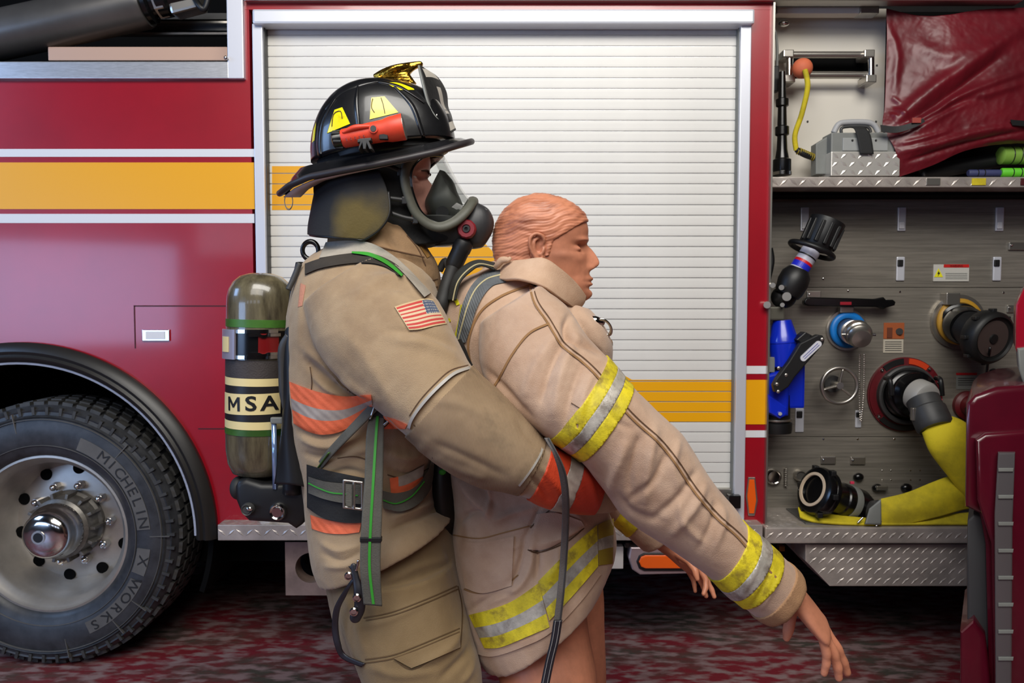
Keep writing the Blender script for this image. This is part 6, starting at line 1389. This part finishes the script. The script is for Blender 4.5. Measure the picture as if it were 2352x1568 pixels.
# ear flap
ef = mat('earflap', (24, 24, 26), .8, bump=.3, bs=200)
def olive_spot(m, c, r, col):
    nt = m.node_tree; b = nt.nodes['Principled BSDF']; tc = nt.nodes.new('ShaderNodeTexCoord'); n = nt.nodes.new('ShaderNodeTexNoise'); n.inputs['Scale'].default_value = 14
    vs_ = nt.nodes.new('ShaderNodeVectorMath'); vs_.operation = 'DISTANCE'; vs_.inputs[1].default_value = c; nt.links.new(tc.outputs['Object'], vs_.inputs[0]); nt.links.new(tc.outputs['Object'], n.inputs['Vector'])
    ad = nt.nodes.new('ShaderNodeMath'); ad.operation = 'MULTIPLY_ADD'; ad.inputs[1].default_value = .09; nt.links.new(n.outputs[0], ad.inputs[0]); nt.links.new(vs_.outputs['Value'], ad.inputs[2])
    mr = nt.nodes.new('ShaderNodeMapRange'); mr.inputs[1].default_value = r + .045; mr.inputs[2].default_value = r * .3 + .045; nt.links.new(ad.outputs[0], mr.inputs[0])
    mx = nt.nodes.new('ShaderNodeMix'); mx.data_type = 'RGBA'; mx.inputs[6].default_value = b.inputs['Base Color'].default_value; mx.inputs[7].default_value = rgb(col); nt.links.new(mr.outputs[0], mx.inputs[0]); nt.links.new(mx.outputs[2], b.inputs['Base Color'])
olive_spot(ef, P(820, 505, YC - .12), .075, (88, 74, 30))  # olive patch blended into the flap's black around one point
bm = nb()
def arc(yc, x0, x1, w, n=9, yl=None):
    """from back midline round the near side to the front edge"""
    out = []
    for k in range(n):
        a = PI * .5 * k / (n - 1) * 1.35; xx_ = x0 + (x1 - x0) * (1 - math.cos(min(a, PI / 2 * 1.35))) / (1 - math.cos(PI / 2 * 1.35)); out.append((xx_, yc + (yl or 0) * k / (n - 1), YC - w * min(1, math.sin(min(a, PI / 2)) * 1.02)))
    return out
for sg in (1, -1):
    rows = [arc(392, 738, 872, .100), arc(440, 726, 890, .112), arc(490, 716, 894, .118), arc(518, 711, 872, .120, yl=8), arc(538, 710, 836, .120, yl=12)]
    if sg < 0: rows = [[(x, y, 2 * YC - Y) for x, y, Y in r] for r in rows]
    bm = nb(); sheet(bm, [PL(*r) for r in rows], 36, 24, .004); obj('ear_flap', bm, ef, HE, smooth=True)
r = arc(538, 710, 836, .121, yl=12)[1:] + [(872, 526, YC - .121), (894, 490, YC - .119), (892, 440, YC - .113)]
bm = nb(); tube(bm, PL(*r), .0032, 8, 60); obj('flap_binding', bm, MT['black'], HE, smooth=True)
# flashlight on the helmet
FL = thing('helmet_flashlight', 'orange red flashlight with black tail cap clipped to helmet side', 'flashlight', P(845, 310, -1.40))
YF = -1.405; A, B = P(764, 323, YF), P(928, 291, YF); ax = (B - A); L = ax.length
rm = mat('flashlight_red', (226, 72, 46), .42, var=.06, vs=20)
obj('tail_cap', lathe(nb(), A, ax, [(.012, 0), (.016, .002), (.0165, .018), (.014, .024)], 24), MT['blackg'], FL, angle=40)
obj('body', lathe(nb(), A + ax.normalized() * .018, ax, [(.015, 0), (.0185, .004), (.0195, .03), (.021, .055), (.022, L * .6), (.025, L * .68), (.0265, L - .02), (.026, L - .018)], 32), rm, FL, angle=40)
obj('lens_rim', lathe(nb(), B - ax.normalized() * .001, ax, [(.026, -.003), (.026, .0015), (.02, .002)], 28), MT['satin'], FL)
for k in range(6):
    u, w = frame_of(ax); a = 2 * PI * k / 6 + .4; bm = nb(); box(bm, A + ax.normalized() * .011 + (u * math.cos(a) + w * math.sin(a)) * .0165, (.016, .005, .005), .001); obj('cap_ridge', bm, MT['black'], FL)
c = P(858, 296, YF - .022); bm = nb(); cyl(bm, c + V((0, .004, 0)), c + V((0, -.003, 0)), .0085, 20); obj('switch_boss', bm, rm, FL)
bm = nb(); cyl(bm, c + V((0, -.002, 0)), c + V((0, -.0045, 0)), .006, 18); obj('switch', bm, MT['dgrey'], FL)
bm = nb(); tube(bm, PL((790, 303, YF - .017), (815, 293, YF - .02), (848, 290, YF - .021)), [.004, .006, .004], 8, 14, True); obj('side_rail', bm, rm, FL, smooth=True)
for k in range(5):
    bm = nb(); cyl(bm, P(795 + k * 10, 318 - k * 2, YF - .021), P(797 + k * 10, 324 - k * 2, YF - .021), .0012, 6); obj('grip_mark', bm, mat('dark_red', (120, 26, 20), .5), FL)
bm = nb(); box(bm, P(882, 313, YF - .012), (.017, .014, .014), .001); obj('belt_clip', bm, MT['black'], FL)
bm = nb(); prism(bm, [(821, 320), (828, 318), (852, 316), (852, 322), (847, 324), (854, 342), (848, 342), (842, 328), (840, 342), (834, 342), (832, 328), (824, 345), (824, 336), (827, 326), (821, 327)], YF - .028, YF + .012, .001); obj('spring_clip', bm, MT['dgrey'], FL)
# ================================================================== breathing mask
MK = thing('breathing_mask', 'black breathing mask with clear curved visor covering the firefighter\'s face', 'mask', P(1010, 450, YC))
nearr = [(1012, 346, YC), (990, 344, YC - .04), (960, 352, YC - .075), (936, 378, YC - .088), (930, 410, YC - .09), (938, 450, YC - .088), (956, 490, YC - .082), (984, 514, YC - .074), (1012, 521, YC - .068), (1042, 510, YC - .060), (1066, 490, YC - .05), (1082, 468, YC - .028), (1086, 460, YC)]
RIM = cr([tuple(P(*a)) for a in nearr], 60); RIM = [V(p) for p in RIM]
rubm = mat('mask_rubber', (84, 84, 74), .55, var=.1, vs=20)
loop = RIM + [V((p.x, 2 * YC - p.y, p.z)) for p in reversed(RIM[1:-1])]
bm = nb(); n = len(loop); cen = sum(loop, V()) / n; rr = []
for k in range(n + 1):
    c = loop[k % n]; t = (loop[(k + 1) % n] - loop[k - 1]).normalized(); o_ = (c - cen); o_ = (o_ - t * o_.dot(t)).normalized(); w = t.cross(o_)
    rr.append([c + (o_ * math.cos(a) * .0125 + w * math.sin(a) * .009) for a in [2 * PI * j / 12 for j in range(12)]])
rings_mesh(bm, rr, False); bmesh.ops.recalc_face_normals(bm, faces=bm.faces); obj('visor_frame', bm, rubm, MK, smooth=True)
bm = nb(); rr = []
for k in range(n + 1):
    c = loop[k % n]; t = (loop[(k + 1) % n] - loop[k - 1]).normalized(); o_ = (c - cen); o_ = (o_ - t * o_.dot(t)).normalized(); w = t.cross(o_)
    rr.append([c - o_ * .0115 + V((.004, 0, 0)) + (o_ * math.cos(a) * .003 + w * math.sin(a) * .004) for a in [2 * PI * j / 8 for j in range(8)]])
rings_mesh(bm, rr, False); bmesh.ops.recalc_face_normals(bm, faces=bm.faces); obj('inner_rim', bm, MT['blackg'], MK, smooth=True)
gl = bpy.data.materials.new('visor_clear'); gl.use_nodes = True; nt = gl.node_tree; nt.nodes.clear()
out_ = nt.nodes.new('ShaderNodeOutputMaterial'); mixs = nt.nodes.new('ShaderNodeMixShader'); tr = nt.nodes.new('ShaderNodeBsdfTransparent'); gs = nt.nodes.new('ShaderNodeBsdfGlossy'); fr = nt.nodes.new('ShaderNodeFresnel')
tr.inputs[0].default_value = (.93, .94, .92, 1); gs.inputs['Roughness'].default_value = .04; fr.inputs[0].default_value = 1.45
mu = nt.nodes.new('ShaderNodeMath'); mu.operation = 'MULTIPLY'; mu.inputs[1].default_value = .45; nt.links.new(fr.outputs[0], mu.inputs[0]); nt.links.new(mu.outputs[0], mixs.inputs[0]); nt.links.new(tr.outputs[0], mixs.inputs[1]); nt.links.new(gs.outputs[0], mixs.inputs[2]); nt.links.new(mixs.outputs[0], out_.inputs[0])
frontc = cr([tuple(P(x, y, YC)) for x, y in ((1014, 347), (1030, 375), (1045, 405), (1058, 428), (1070, 446), (1082, 460))], 40)
nt_ = 40; rows = []
for i in range(nt_):
    t = i / (nt_ - 1); R0_ = RIM[int(t * 59)]; Fc = V(frontc[i]); row = []
    for j in range(41):
        s = (j / 40 * 2 - 1) * PI / 2; q = Fc + (V((R0_.x, YC, R0_.z)) - Fc) * (1 - math.cos(s)); lat = abs(R0_.y - YC); row.append(V((q.x, YC + lat * math.sin(s), q.z)))
    rows.append(row)
bm = nb(); rings_mesh(bm, rows, False, False); bm.normal_update(); obj('visor', bm, gl, MK, smooth=True)
# nose cup
bm = nb(); loft(bm, [(1010, 392, 1024, 396, YC, .016), (1000, 412, 1042, 418, YC, .032), (988, 440, 1050, 440, YC, .046), (977, 468, 1060, 462, YC, .050), (988, 496, 1068, 482, YC, .042), (1010, 512, 1076, 500, YC, .03)], 24, 28, 2.8); obj('nose_cup', bm, mat('nosecup_grey', (64, 66, 62), .5, var=.1), MK, smooth=True)
for s in (-1, 1):
    bm = nb(); cyl(bm, P(1016, 488, YC + s * .046), P(1016, 488, YC + s * .052), .014, 20); obj('inlet_valve', bm, MT['black'], MK)
# chin / skirt and straps
bm = nb(); loft(bm, [(950, 500, 1060, 500, YC, .062), (965, 535, 1090, 525, YC, .052), (1000, 565, 1110, 555, YC, .035)], 14, 30); obj('chin_piece', bm, MT['rubber'], MK, smooth=True)
for pts in ([(925, 395, YC - .096), (890, 380, YC - .104), (850, 375, YC - .104)], [(935, 460, YC - .094), (895, 455, YC - .102), (850, 450, YC - .102)], [(960, 505, YC - .086), (930, 500, YC - .094), (900, 490, YC - .1)]):
    q = PL(*pts); bm = nb(); sheet(bm, [[p + V((0, 0, .005)) for p in q], [p - V((0, 0, .005)) for p in q]], 16, 3, .002); obj('head_strap', bm, MT['black'], MK, smooth=True)
    bm = nb(); box(bm, P(pts[0][0] - 6, pts[0][1], pts[0][2] - .001), (.012, .004, .016), .002); obj('strap_buckle', bm, MT['black'], MK)
# regulator
rgm = mat('regulator_grey', (44, 44, 46), .48, var=.15, vs=14)
RG = thing('air_regulator', 'dark grey regulator with maroon knob and black hose in front of visor', 'regulator', P(1095, 560, YC))
bm = nb(); loft(bm, [(1076, 478, 1098, 466, YC, .024), (1058, 502, 1122, 480, YC, .036), (1042, 525, 1134, 505, YC, .042), (1048, 552, 1132, 530, YC, .040), (1070, 566, 1118, 556, YC, .030), (1085, 572, 1108, 568, YC, .015)], 30, 36, 2.3); me = fuse(bm, .002, 3); obj_ = newobj('regulator_body', me, rgm, RG, True)
bm = nb(); box(bm, P(1098, 480, YC), (.045, .05, .012), .003, Matrix.Rotation(.42, 3, 'Y')); obj('top_latch', bm, rgm, RG)
kn = P(1073, 527, YC - .042); kd = V((-.12, -1, .05)).normalized()
obj('knob', lathe(nb(), kn, kd, [(.021, 0), (.021, .008), (.018, .012), (.010, .012), (.009, .008)], 12), mat('knob_maroon', (120, 24, 34), .4), RG, angle=50)
obj('knob_ring', lathe(nb(), kn + kd * .009, kd, [(.0075, 0), (.0075, .003), (.004, .003), (.004, 0)], 20), MT['black'], RG)
ha_, hb_ = P(1066, 558, YC - .03), P(1038, 618, YC - .04)
obj('hose_cuff', lathe(nb(), ha_, hb_ - ha_, [(.012, -.01), (.021, 0), (.021, .018), (.0195, .02), (.0195, (hb_ - ha_).length - .01), (.014, (hb_ - ha_).length)], 28), MT['black'], RG, angle=40)
bm = nb(); tube(bm, PL((1052, 590, YC - .035), (1036, 625, YC - .045), (1024, 660, YC - .06), (1014, 700, YC - .08), (1005, 740, YC - .06)), .0145, 18, 40); obj('air_hose', bm, MT['rubber'], RG, smooth=True)
bm = nb(); tube(bm, PL((1010, 620, YC), (1024, 600, YC - .01), (1035, 640, YC - .02), (1022, 690, YC)), .008, 12, 30); obj('thin_hose', bm, MT['dgrey'], RG, smooth=True)

# ================================================================== air pack
SP = thing('air_tank_pack', 'olive green air tank pack with black frame on the firefighter\'s back', 'air tank', P(600, 1150, YC))
zc = lambda y, Y=YC: P(597, y, Y).z
cxT, cxB = P(598, 640, YC), P(594, 1090, YC)
axis = (cxT - cxB).normalized(); base = P(596, 1100, YC); r_ = .0735
Hh_ = lambda y: (P(596, y, YC).z - base.z)
tkm = mat('tank_composite', (112, 104, 80), .26, coat=.7, c2=(54, 48, 36), vs=7, contrast=(.3, .7), stretch=(5, 5, 1.1), bump=.1, bs=80)
pr = [(.012, -.012), (.016, 0), (.04, Hh_(1096) + .006), (.058, Hh_(1082)), (.068, Hh_(1060)), (.0725, Hh_(1030)), (r_, Hh_(990)), (r_, Hh_(700)), (.0725, Hh_(682)), (.069, Hh_(665)), (.060, Hh_(648)), (.046, Hh_(635)), (.026, Hh_(628)), (0, Hh_(626))]
TK = obj('tank', lathe(nb(), base, axis, pr, 56), tkm, SP, smooth=True)
def tband(y0, y1, m, nm, rr=.0745): return obj(nm, lathe(nb(), base, axis, [(r_ - .001, Hh_(y1)), (rr, Hh_(y1) + .0005), (rr, Hh_(y0) - .0005), (r_ - .001, Hh_(y0))], 56), m, TK, angle=40)
gb = mat('band_green', (58, 100, 34), .4, var=.2, vs=10); crm = mat('band_cream', (226, 208, 150), .45); bb = mat('band_black', (30, 28, 30), .4)
tband(732, 750, gb, 'green_band'); tband(822, 862, mat('band_charcoal', (58, 52, 50), .6, var=.15, vs=14, bump=.4, bs=300), 'charcoal_band'); tband(862, 880, crm, 'cream_band'); tband(880, 958, bb, 'black_band', .0742); tband(958, 976, crm, 'cream_band'); tband(976, 990, gb, 'green_band')
# label wraps the tank front
def tank_pt(ang, y, rr): u = V((1, 0, 0)); w = V((0, -1, 0)); return base + axis * Hh_(y) + (u * math.cos(ang) + w * math.sin(ang)) * rr
a0, a1 = math.radians(155), math.radians(38)
bm = nb(); rings_mesh(bm, [[tank_pt(a0 + (a1 - a0) * k / 30, y, rr) for y, rr in ((942, .0742), (942, .0752), (896, .0752), (896, .0742))] for k in range(31)]); bmesh.ops.recalc_face_normals(bm, faces=bm.faces); LBt = obj('label', bm, crm, TK)
# black rule around the letters
for y in (899, 938):
    bm = nb(); rings_mesh(bm, [[tank_pt(a0 + (a1 - a0) * (k / 30 * .96 + .02), yy, rr) for yy, rr in ((y + .8, .0751), (y + .8, .0756), (y - .8, .0756), (y - .8, .0751))] for k in range(31)]); bmesh.ops.recalc_face_normals(bm, faces=bm.faces)
def tank_text(s, ac_, y, size, sx, m, nm, depth=.0006, rr=.0757):
    _b = nb()
    if s == 'M':
        w_, h_, t_ = .0150, .0152, .0052
        for q in ([(-w_, -h_), (-w_ + t_, -h_), (-w_ + t_, h_), (-w_, h_)], [(w_ - t_, -h_), (w_, -h_), (w_, h_), (w_ - t_, h_)], [(-w_ + t_, h_), (-w_ + t_, h_ - .009), (-.0012, -h_ * .55), (.0012, -h_ * .2)], [(w_ - t_, h_), (-.0012, -h_ * .2), (.0012, -h_ * .55), (w_ - t_, h_ - .009)]):
            prismw(_b, [V((x, y, -depth)) for x, y in q], V((0, 0, 2 * depth)))
        me = bpy.data.meshes.new('m')
    else:
        me = text_mesh(s, size, depth, .0009); _b.from_mesh(me)
    bmesh.ops.subdivide_edges(_b, edges=_b.edges, cuts=4, use_grid_fill=True); bmesh.ops.triangulate(_b, faces=_b.faces); _b.to_mesh(me); _b.free(); co = get_co(me); c0 = base + axis * Hh_(y)
    ang = ac_ - co[:, 0] * sx / rr; R__ = rr + co[:, 2]
    out = np.stack([c0.x + np.cos(ang) * R__, c0.y - np.sin(ang) * R__, c0.z + co[:, 1]], 1)
    set_co(me, out); return newobj(nm, me, m, TK)
for ch, dg in (('M', 119), ('S', 87), ('A', 57)): tank_text(ch, math.radians(dg), 918.5, .044, 1.28 if ch != 'M' else 1.15, MT['black'], 'letter')
# metal band with lever buckle
tband(756, 818, MT['blackg'], 'clamp_band', .0755)
bm = nb()
for yy in (758, 815): rings_mesh(bm, [[tank_pt(math.radians(a), yy + d, rr) for d, rr in ((4, .0755), (4, .0785), (-4, .0785), (-4, .0755))] for a in range(45, 116, 4)])
obj('buckle_rail', bm, MT['chrome'], SP)
bm = nb(); rings_mesh(bm, [[tank_pt(math.radians(a), y, rr) for y, rr in ((820, .076), (820, .081), (754, .081), (754, .076))] for a in range(114, 164, 4)]); bmesh.ops.recalc_face_normals(bm, faces=bm.faces); obj('buckle_plate', bm, mat('plate_lilac', (186, 180, 196), .35, .6), SP)
bm = nb(); rings_mesh(bm, [[tank_pt(math.radians(a), y, rr) for y, rr in ((804, .0815), (804, .0825), (770, .0825), (770, .0815))] for a in range(126, 150, 4)]); obj('plate_emblem', bm, crm, SP)
bm = nb(); rings_mesh(bm, [[tank_pt(math.radians(a), y, rr) for y, rr in ((812, .0765), (812, .079), (763, .079), (763, .0765))] for a in range(44, 78, 4)]); bmesh.ops.recalc_face_normals(bm, faces=bm.faces); obj('release_lever', bm, mat('lever_red', (110, 14, 16), .3, coat=.5), SP)
for y in (766, 808):
    bm = nb(); rings_mesh(bm, [[tank_pt(math.radians(a), y + d + (3 if a in (66, 70) else 0), rr) for d, rr in ((3.5, .079), (3.5, .082), (-3.5, .082), (-3.5, .079))] for a in range(42, 94, 4)]); bmesh.ops.recalc_face_normals(bm, faces=bm.faces); obj('lever_edge', bm, MT['chrome'], SP)
# valve group
bm = nb(); prism(bm, [(538, 1118), (545, 1104), (565, 1100), (600, 1112), (700, 1112), (712, 1150), (708, 1190), (690, 1208), (678, 1216), (660, 1204), (570, 1198), (552, 1180), (540, 1150)], YC - .07, YC + .05, .012, 3); obj('valve_block', bm, MT['black'], SP, angle=40)
bm = nb(); cyl(bm, base + V((0, 0, -.012)), base + V((0, 0, .004)), .018, 20); obj('valve_neck', bm, mat('neck_cream', (150, 140, 90), .5), SP)
for x, y, r, m in ((640, 1173, .019, 'chrome'), (571, 1168, .014, 'dgrey')):
    c = P(x, y, YC - .07); obj('gauge', lathe(nb(), c, (0, -1, 0), [(r, 0), (r, .008), (r * .8, .014), (r * .6, .012), (r * .55, .014), (0, .014)], 28), MT[m], SP, angle=40)
bm = nb(); ball(bm, P(573, 1168, YC - .085), .006, (1.2, .6, .8)); obj('gauge_spring', bm, MT['chrome'], SP)
bm = nb(); ball(bm, P(548, 1120, YC - .03), .026, (.7, 1, 1)); obj('hand_wheel', bm, MT['rubber'], SP, smooth=True)
bm = nb(); cyl(bm, P(629, 968, YC - .07), P(632, 1122, YC - .07), .0055, 14); obj('blue_tube', bm, mat('tube_blue', (150, 178, 225), .15, .6, coat=.5), SP, smooth=True)
bm = nb(); box(bm, P(636, 965, YC - .072), (.026, .012, .014), .003); obj('tube_clip', bm, MT['grey'], SP)
# back frame
bm = nb(); sheet(bm, [PL((667, 760, YC - .12), (672, 750, YC - .125), (680, 745, YC - .12)), PL((664, 820, YC - .12), (670, 820, YC - .13), (676, 820, YC - .12)), PL((664, 900, YC - .12), (670, 905, YC - .13), (676, 900, YC - .12)), PL((658, 1000, YC - .10), (664, 1000, YC - .12), (690, 1010, YC - .11)), PL((640, 1110, YC - .10), (674, 1110, YC - .12), (706, 1120, YC - .11))], 10, 50, .012); obj('back_frame', bm, MT['black'], SP, smooth=True)
bm = nb(); loft(bm, [(694, 606, 712, 604, YC, .07), (682, 680, 702, 680, YC, .08), (676, 800, 692, 800, YC, .085), (674, 900, 690, 900, YC, .085), (668, 1000, 700, 1005, YC, .085), (664, 1115, 716, 1118, YC, .085)], 30, 30, 3.2); obj('back_plate', bm, MT['black'], SP, smooth=True)
bm = nb(); tube(bm, PL((664, 770, YC - .13), (650, 800, YC - .125), (648, 850, YC - .122), (650, 900, YC - .12), (654, 940, YC - .12)), [.008, .010, .008, .008, .004], 12, 30); obj('frame_edge', bm, MT['dgrey'], SP, smooth=True)
bm = nb(); tube(bm, PL((662, 665, YC - .13), (674, 640, YC - .125), (688, 605, YC - .12)), .006, 12, 20); obj('frame_edge', bm, MT['dgrey'], SP, smooth=True)
bm = nb(); rings_mesh(bm, [[P(713, 575, YC - .06) + V((math.cos(a) * .017 * (1 + .3 * math.cos(b)), .006 * math.sin(b), math.sin(a) * .019 * (1 + .3 * math.cos(b)))) for b in [2 * PI * j / 8 for j in range(8)]] for a in [2 * PI * k / 28 for k in range(29)]], False); bmesh.ops.recalc_face_normals(bm, faces=bm.faces); obj('carry_loop', bm, MT['blackg'], SP, smooth=True)
# shoulder straps: pad then light webbing with green edge
gw = mat('strap_light', (158, 150, 138), .75, var=.1, vs=12, bump=.3, bs=300); padm = mat('strap_pad', (50, 44, 38), .85, var=.15, vs=12, bump=.4, bs=240); gs_ = mat('strap_green', (52, 150, 44), .6); gw2 = mat('strap_grey', (88, 86, 78), .8, var=.1, vs=14, bump=.4, bs=320)
proj_grid(bvFC, bandG([(700, 605), (740, 592), (790, 583), (850, 581), (900, 600), (932, 626)], [(700, 630), (735, 616), (790, 606), (845, 603), (885, 612), (915, 632)], 60, 8), .003, .006, 4, 'shoulder_pad', padm, SP)
proj_grid(bvFC, bandG([(748, 556), (800, 552), (852, 558), (900, 584), (942, 620), (990, 672)], [(733, 592), (790, 583), (842, 580), (885, 594), (922, 622), (975, 682)], 60, 8), .009, .004, 4, 'shoulder_strap', gw, SP)
proj_grid(bvFC, ribG([(808, 579), (846, 583), (878, 596), (902, 612), (924, 632)], [4, 8, 9, 8, 6], 30, 3), .016, .002, 3, 'green_edge', gs_, SP)
tm_ = Matrix.Translation(P(770, 568, YC - .172)) 
bm = nb(); 
for (x, y) in ((758, 570), (768, 566), (778, 562)): box(bm, P(x, y, YC - .2), (.006, .001, .012))
bm.free()
# added black filler standing in for the deep shadow between the two figures
bm = nb(); loft(bm, [(985, 940, 1040, 950, YC + .02, .05), (985, 1040, 1052, 1050, YC + .02, .08), (990, 1130, 1052, 1130, YC + .02, .09), (1000, 1230, 1050, 1230, YC + .02, .07), (1010, 1330, 1052, 1330, YC + .03, .05)], 20, 24); obj('shadow_filler', bm, MT['black'], SP, smooth=True)
bm = nb(); ball(bm, P(1016, 1084, YC - .065), .008, (1, .6, .8), 12); obj('green_button', bm, gs_, SP, smooth=True)
# waist belt and hanging strap
proj_grid(bvF, bandG([(704, 1066), (745, 1078), (790, 1088), (850, 1100)], [(705, 1165), (740, 1188), (790, 1200), (840, 1200)], 40, 16), .004, .008, 4, 'belt_pad', mat('belt_black', (26, 26, 26), .8, var=.2, vs=20, bump=.4, bs=200), SP)
proj_grid(bvF, bandG([(708, 1094), (745, 1105), (790, 1110), (850, 1114)], [(708, 1132), (745, 1146), (790, 1155), (850, 1158)], 40, 8), .016, .003, 4, 'waist_belt', gw2, SP)
proj_grid(bvF, ribG([(708, 1109), (730, 1120), (760, 1131), (790, 1134), (822, 1138)], 3, 30, 2), .020, .001, 3, 'green_line', gs_, SP)
proj_grid(bvF, bandG([(878, 1126), (910, 1132), (950, 1120), (980, 1085), (992, 1050)], [(880, 1166), (920, 1174), (960, 1158), (990, 1120), (998, 1060)], 40, 8), .012, .003, 4, 'waist_belt', gw2, SP)
proj_grid(bvF, ribG([(880, 1148), (910, 1156), (945, 1140), (975, 1105)], 3, 30, 2), .017, .001, 3, 'green_line', gs_, SP)
def ringrect(x0, y0, x1, y1, Y, r, m, nm, par, slant=0):
    q = PL((x0, y0, Y), (x1, y0 + slant, Y), (x1, y1 + slant, Y), (x0, y1, Y)); bm = nb()
    for a, b in zip(q, q[1:] + q[:1]): cyl(bm, a, b, r, 10); ball(bm, a, r * 1.05, seg=8)
    me = fuse(bm, r * .45, 1); return newobj(nm, me, m, par, True)
ringrect(790, 1103, 832, 1164, -1.485, .0028, MT['satin'], 'belt_buckle', SP, 5)
bm = nb(); cyl(bm, P(813, 1106, -1.487), P(813, 1168, -1.487), .003, 10); obj('buckle_bar', bm, MT['satin'], SP)
bm = nb(); sheet(bm, [PL((796, 1112, -1.492), (809, 1113, -1.492)), PL((795, 1160, -1.492), (809, 1162, -1.492))], 4, 4, .004); obj('belt_tongue', bm, gw2, SP)
st = [PL((852, 945, -1.46), (884, 950, -1.46)), PL((842, 1000, -1.485), (882, 1002, -1.485)), PL((838, 1100, -1.51), (880, 1100, -1.51)), PL((831, 1200, -1.52), (877, 1200, -1.52)), PL((828, 1300, -1.52), (874, 1300, -1.52)), PL((836, 1386, -1.515), (878, 1390, -1.515))]
bm = nb(); sheet(bm, st, 8, 60, .004); obj('hanging_strap', bm, gw2, SP, smooth=True)
cs = [((868, 948), -1.463), ((864, 1000), -1.488), ((858, 1100), -1.513), ((852, 1200), -1.523), ((849, 1300), -1.523), ((858, 1386), -1.518)]
bm = nb(); sheet(bm, [[P(c[0] - 3, c[1], Y - .001), P(c[0] + 3, c[1], Y - .001)] for c, Y in cs], 3, 60, .002); obj('green_stripe', bm, gs_, SP)
bm = nb(); pbox(bm, 826, 1234, 876, 1246, -1.527, .012, .002); obj('strap_slider', bm, MT['black'], SP)
bm = nb(); prism(bm, [(852, 905), (880, 920), (905, 955), (898, 968), (880, 985), (858, 975), (846, 950)], -1.47, -1.44, .005); obj('strap_anchor', bm, MT['black'], SP)
bm = nb(); tube(bm, PL((865, 915, -1.475), (858, 940, -1.48), (850, 962, -1.48)), .0022, 8); obj('anchor_wire', bm, MT['satin'], SP); bm = nb(); tube(bm, PL((902, 955, -1.475), (890, 968, -1.48), (882, 976, -1.48)), .0022, 8); obj('anchor_wire', bm, MT['satin'], SP)
q0 = [(852, 925, -1.47), (800, 980, -1.475), (750, 1035, -1.45), (715, 1085, -1.40), (695, 1130, -1.34)]
bm = nb(); sheet(bm, [PL(*q0), PL(*[(x + 16 - i * 2, y + 14 - i, Y - .01) for i, (x, y, Y) in enumerate(q0)])], 50, 5, .003); obj('diagonal_strap', bm, gw2, SP, smooth=True)
bm = nb(); tube(bm, PL(*[(x + 6, y + 4, Y - .012) for x, y, Y in q0[2:]]), .003, 8, 20, flat=.4); obj('green_line', bm, mat('green_dull', (70, 110, 50), .7), SP, smooth=True)

# ================================================================== leather radio strap at the hip, long hanging strap in front
LS = thing('leather_strap', 'thin black leather strap with chrome snaps looped at the firefighter\'s hip', 'strap', P(790, 1500, -1.45))
lm = mat('leather_dark', (34, 32, 38), .4, var=.2, vs=20); 
bm = nb(); pts = [(800, 1300, -1.47), (812, 1320, -1.48), (800, 1340, -1.48), (780, 1370, -1.47), (766, 1400, -1.46), (762, 1440, -1.45), (768, 1480, -1.45), (785, 1512, -1.45), (830, 1532, -1.47)]
sheet(bm, [PL(*pts), PL(*[(x + (14 if 2 < i < 7 else 8), y - (0 if i < 7 else 8), Y - .003) for i, (x, y, Y) in enumerate(pts)])], 60, 4, .003); obj('strap_loop', bm, lm, LS, smooth=True)
bm = nb(); tube(bm, PL((812, 1300, -1.49), (818, 1330, -1.495), (824, 1360, -1.5), (826, 1395, -1.5), (816, 1418, -1.5)), [.006, .007, .010, .011, .011], 12, 40, True, flat=.35, updir=(1, 0, 0)); obj('strap_end', bm, lm, LS, smooth=True)
for x, y in ((820, 1372), (813, 1404), (801, 1322)):
    c = P(x, y, -1.506 if y > 1330 else -1.487); obj('snap', lathe(nb(), c, (0, -1, 0), [(.0085, 0), (.0085, .002), (.006, .004), (.003, .0035), (0, .004)], 20), MT['chrome'], LS, angle=40)
bm = nb(); tube(bm, PL((818, 1308, -1.495), (821, 1298, -1.495), (823, 1288, -1.495)), .003, 8, 10, True); obj('metal_hook', bm, MT['chrome'], LS, smooth=True)
WS = thing('hanging_webbing', 'long narrow grey strap hanging in front of the dummy to frame bottom', 'strap', P(1255, 1568, -1.5))
wp_ = [(1253, 1005, -1.63), (1272, 1040, -1.64), (1292, 1090, -1.62), (1299, 1150, -1.58), (1298, 1220, -1.5), (1294, 1290, -1.47), (1288, 1360, -1.47), (1280, 1430, -1.47)]
bm = nb(); sheet(bm, [PL(*[(x - (8 if i > 1 else 3), y, Y) for i, (x, y, Y) in enumerate(wp_)]), PL(*[(x + (9 if i > 1 else 9), y, Y) for i, (x, y, Y) in enumerate(wp_)])], 80, 5, .003); 
bm2 = bm; obj('webbing', bm, mat('web_grey2', (96, 90, 86), .8, bump=.5, bs=400, var=.1), WS, smooth=True)
bm = nb(); tube(bm, PL(*[(x + 6, y, Y - .003) for x, y, Y in wp_]), .0012, 6, 60); obj('stitch_line', bm, MT['dgrey'], WS)
w2 = [(1281, 1425, -1.475), (1274, 1470, -1.475), (1262, 1520, -1.475), (1250, 1580, -1.475), (1240, 1640, -1.475)]
bm = nb(); sheet(bm, [PL(*[(x - 10, y, Y) for x, y, Y in w2]), PL(*[(x + 10, y, Y - .004) for x, y, Y in w2])], 40, 5, .005); obj('leather_end', bm, lm, WS, smooth=True)
for x0 in (0, 4):
    bm = nb(); tube(bm, PL(*[(x - 5 + x0 * 2.5, y, Y - .0052) for x, y, Y in w2]), .0005, 6, 40); obj('stitching', bm, gp, WS)
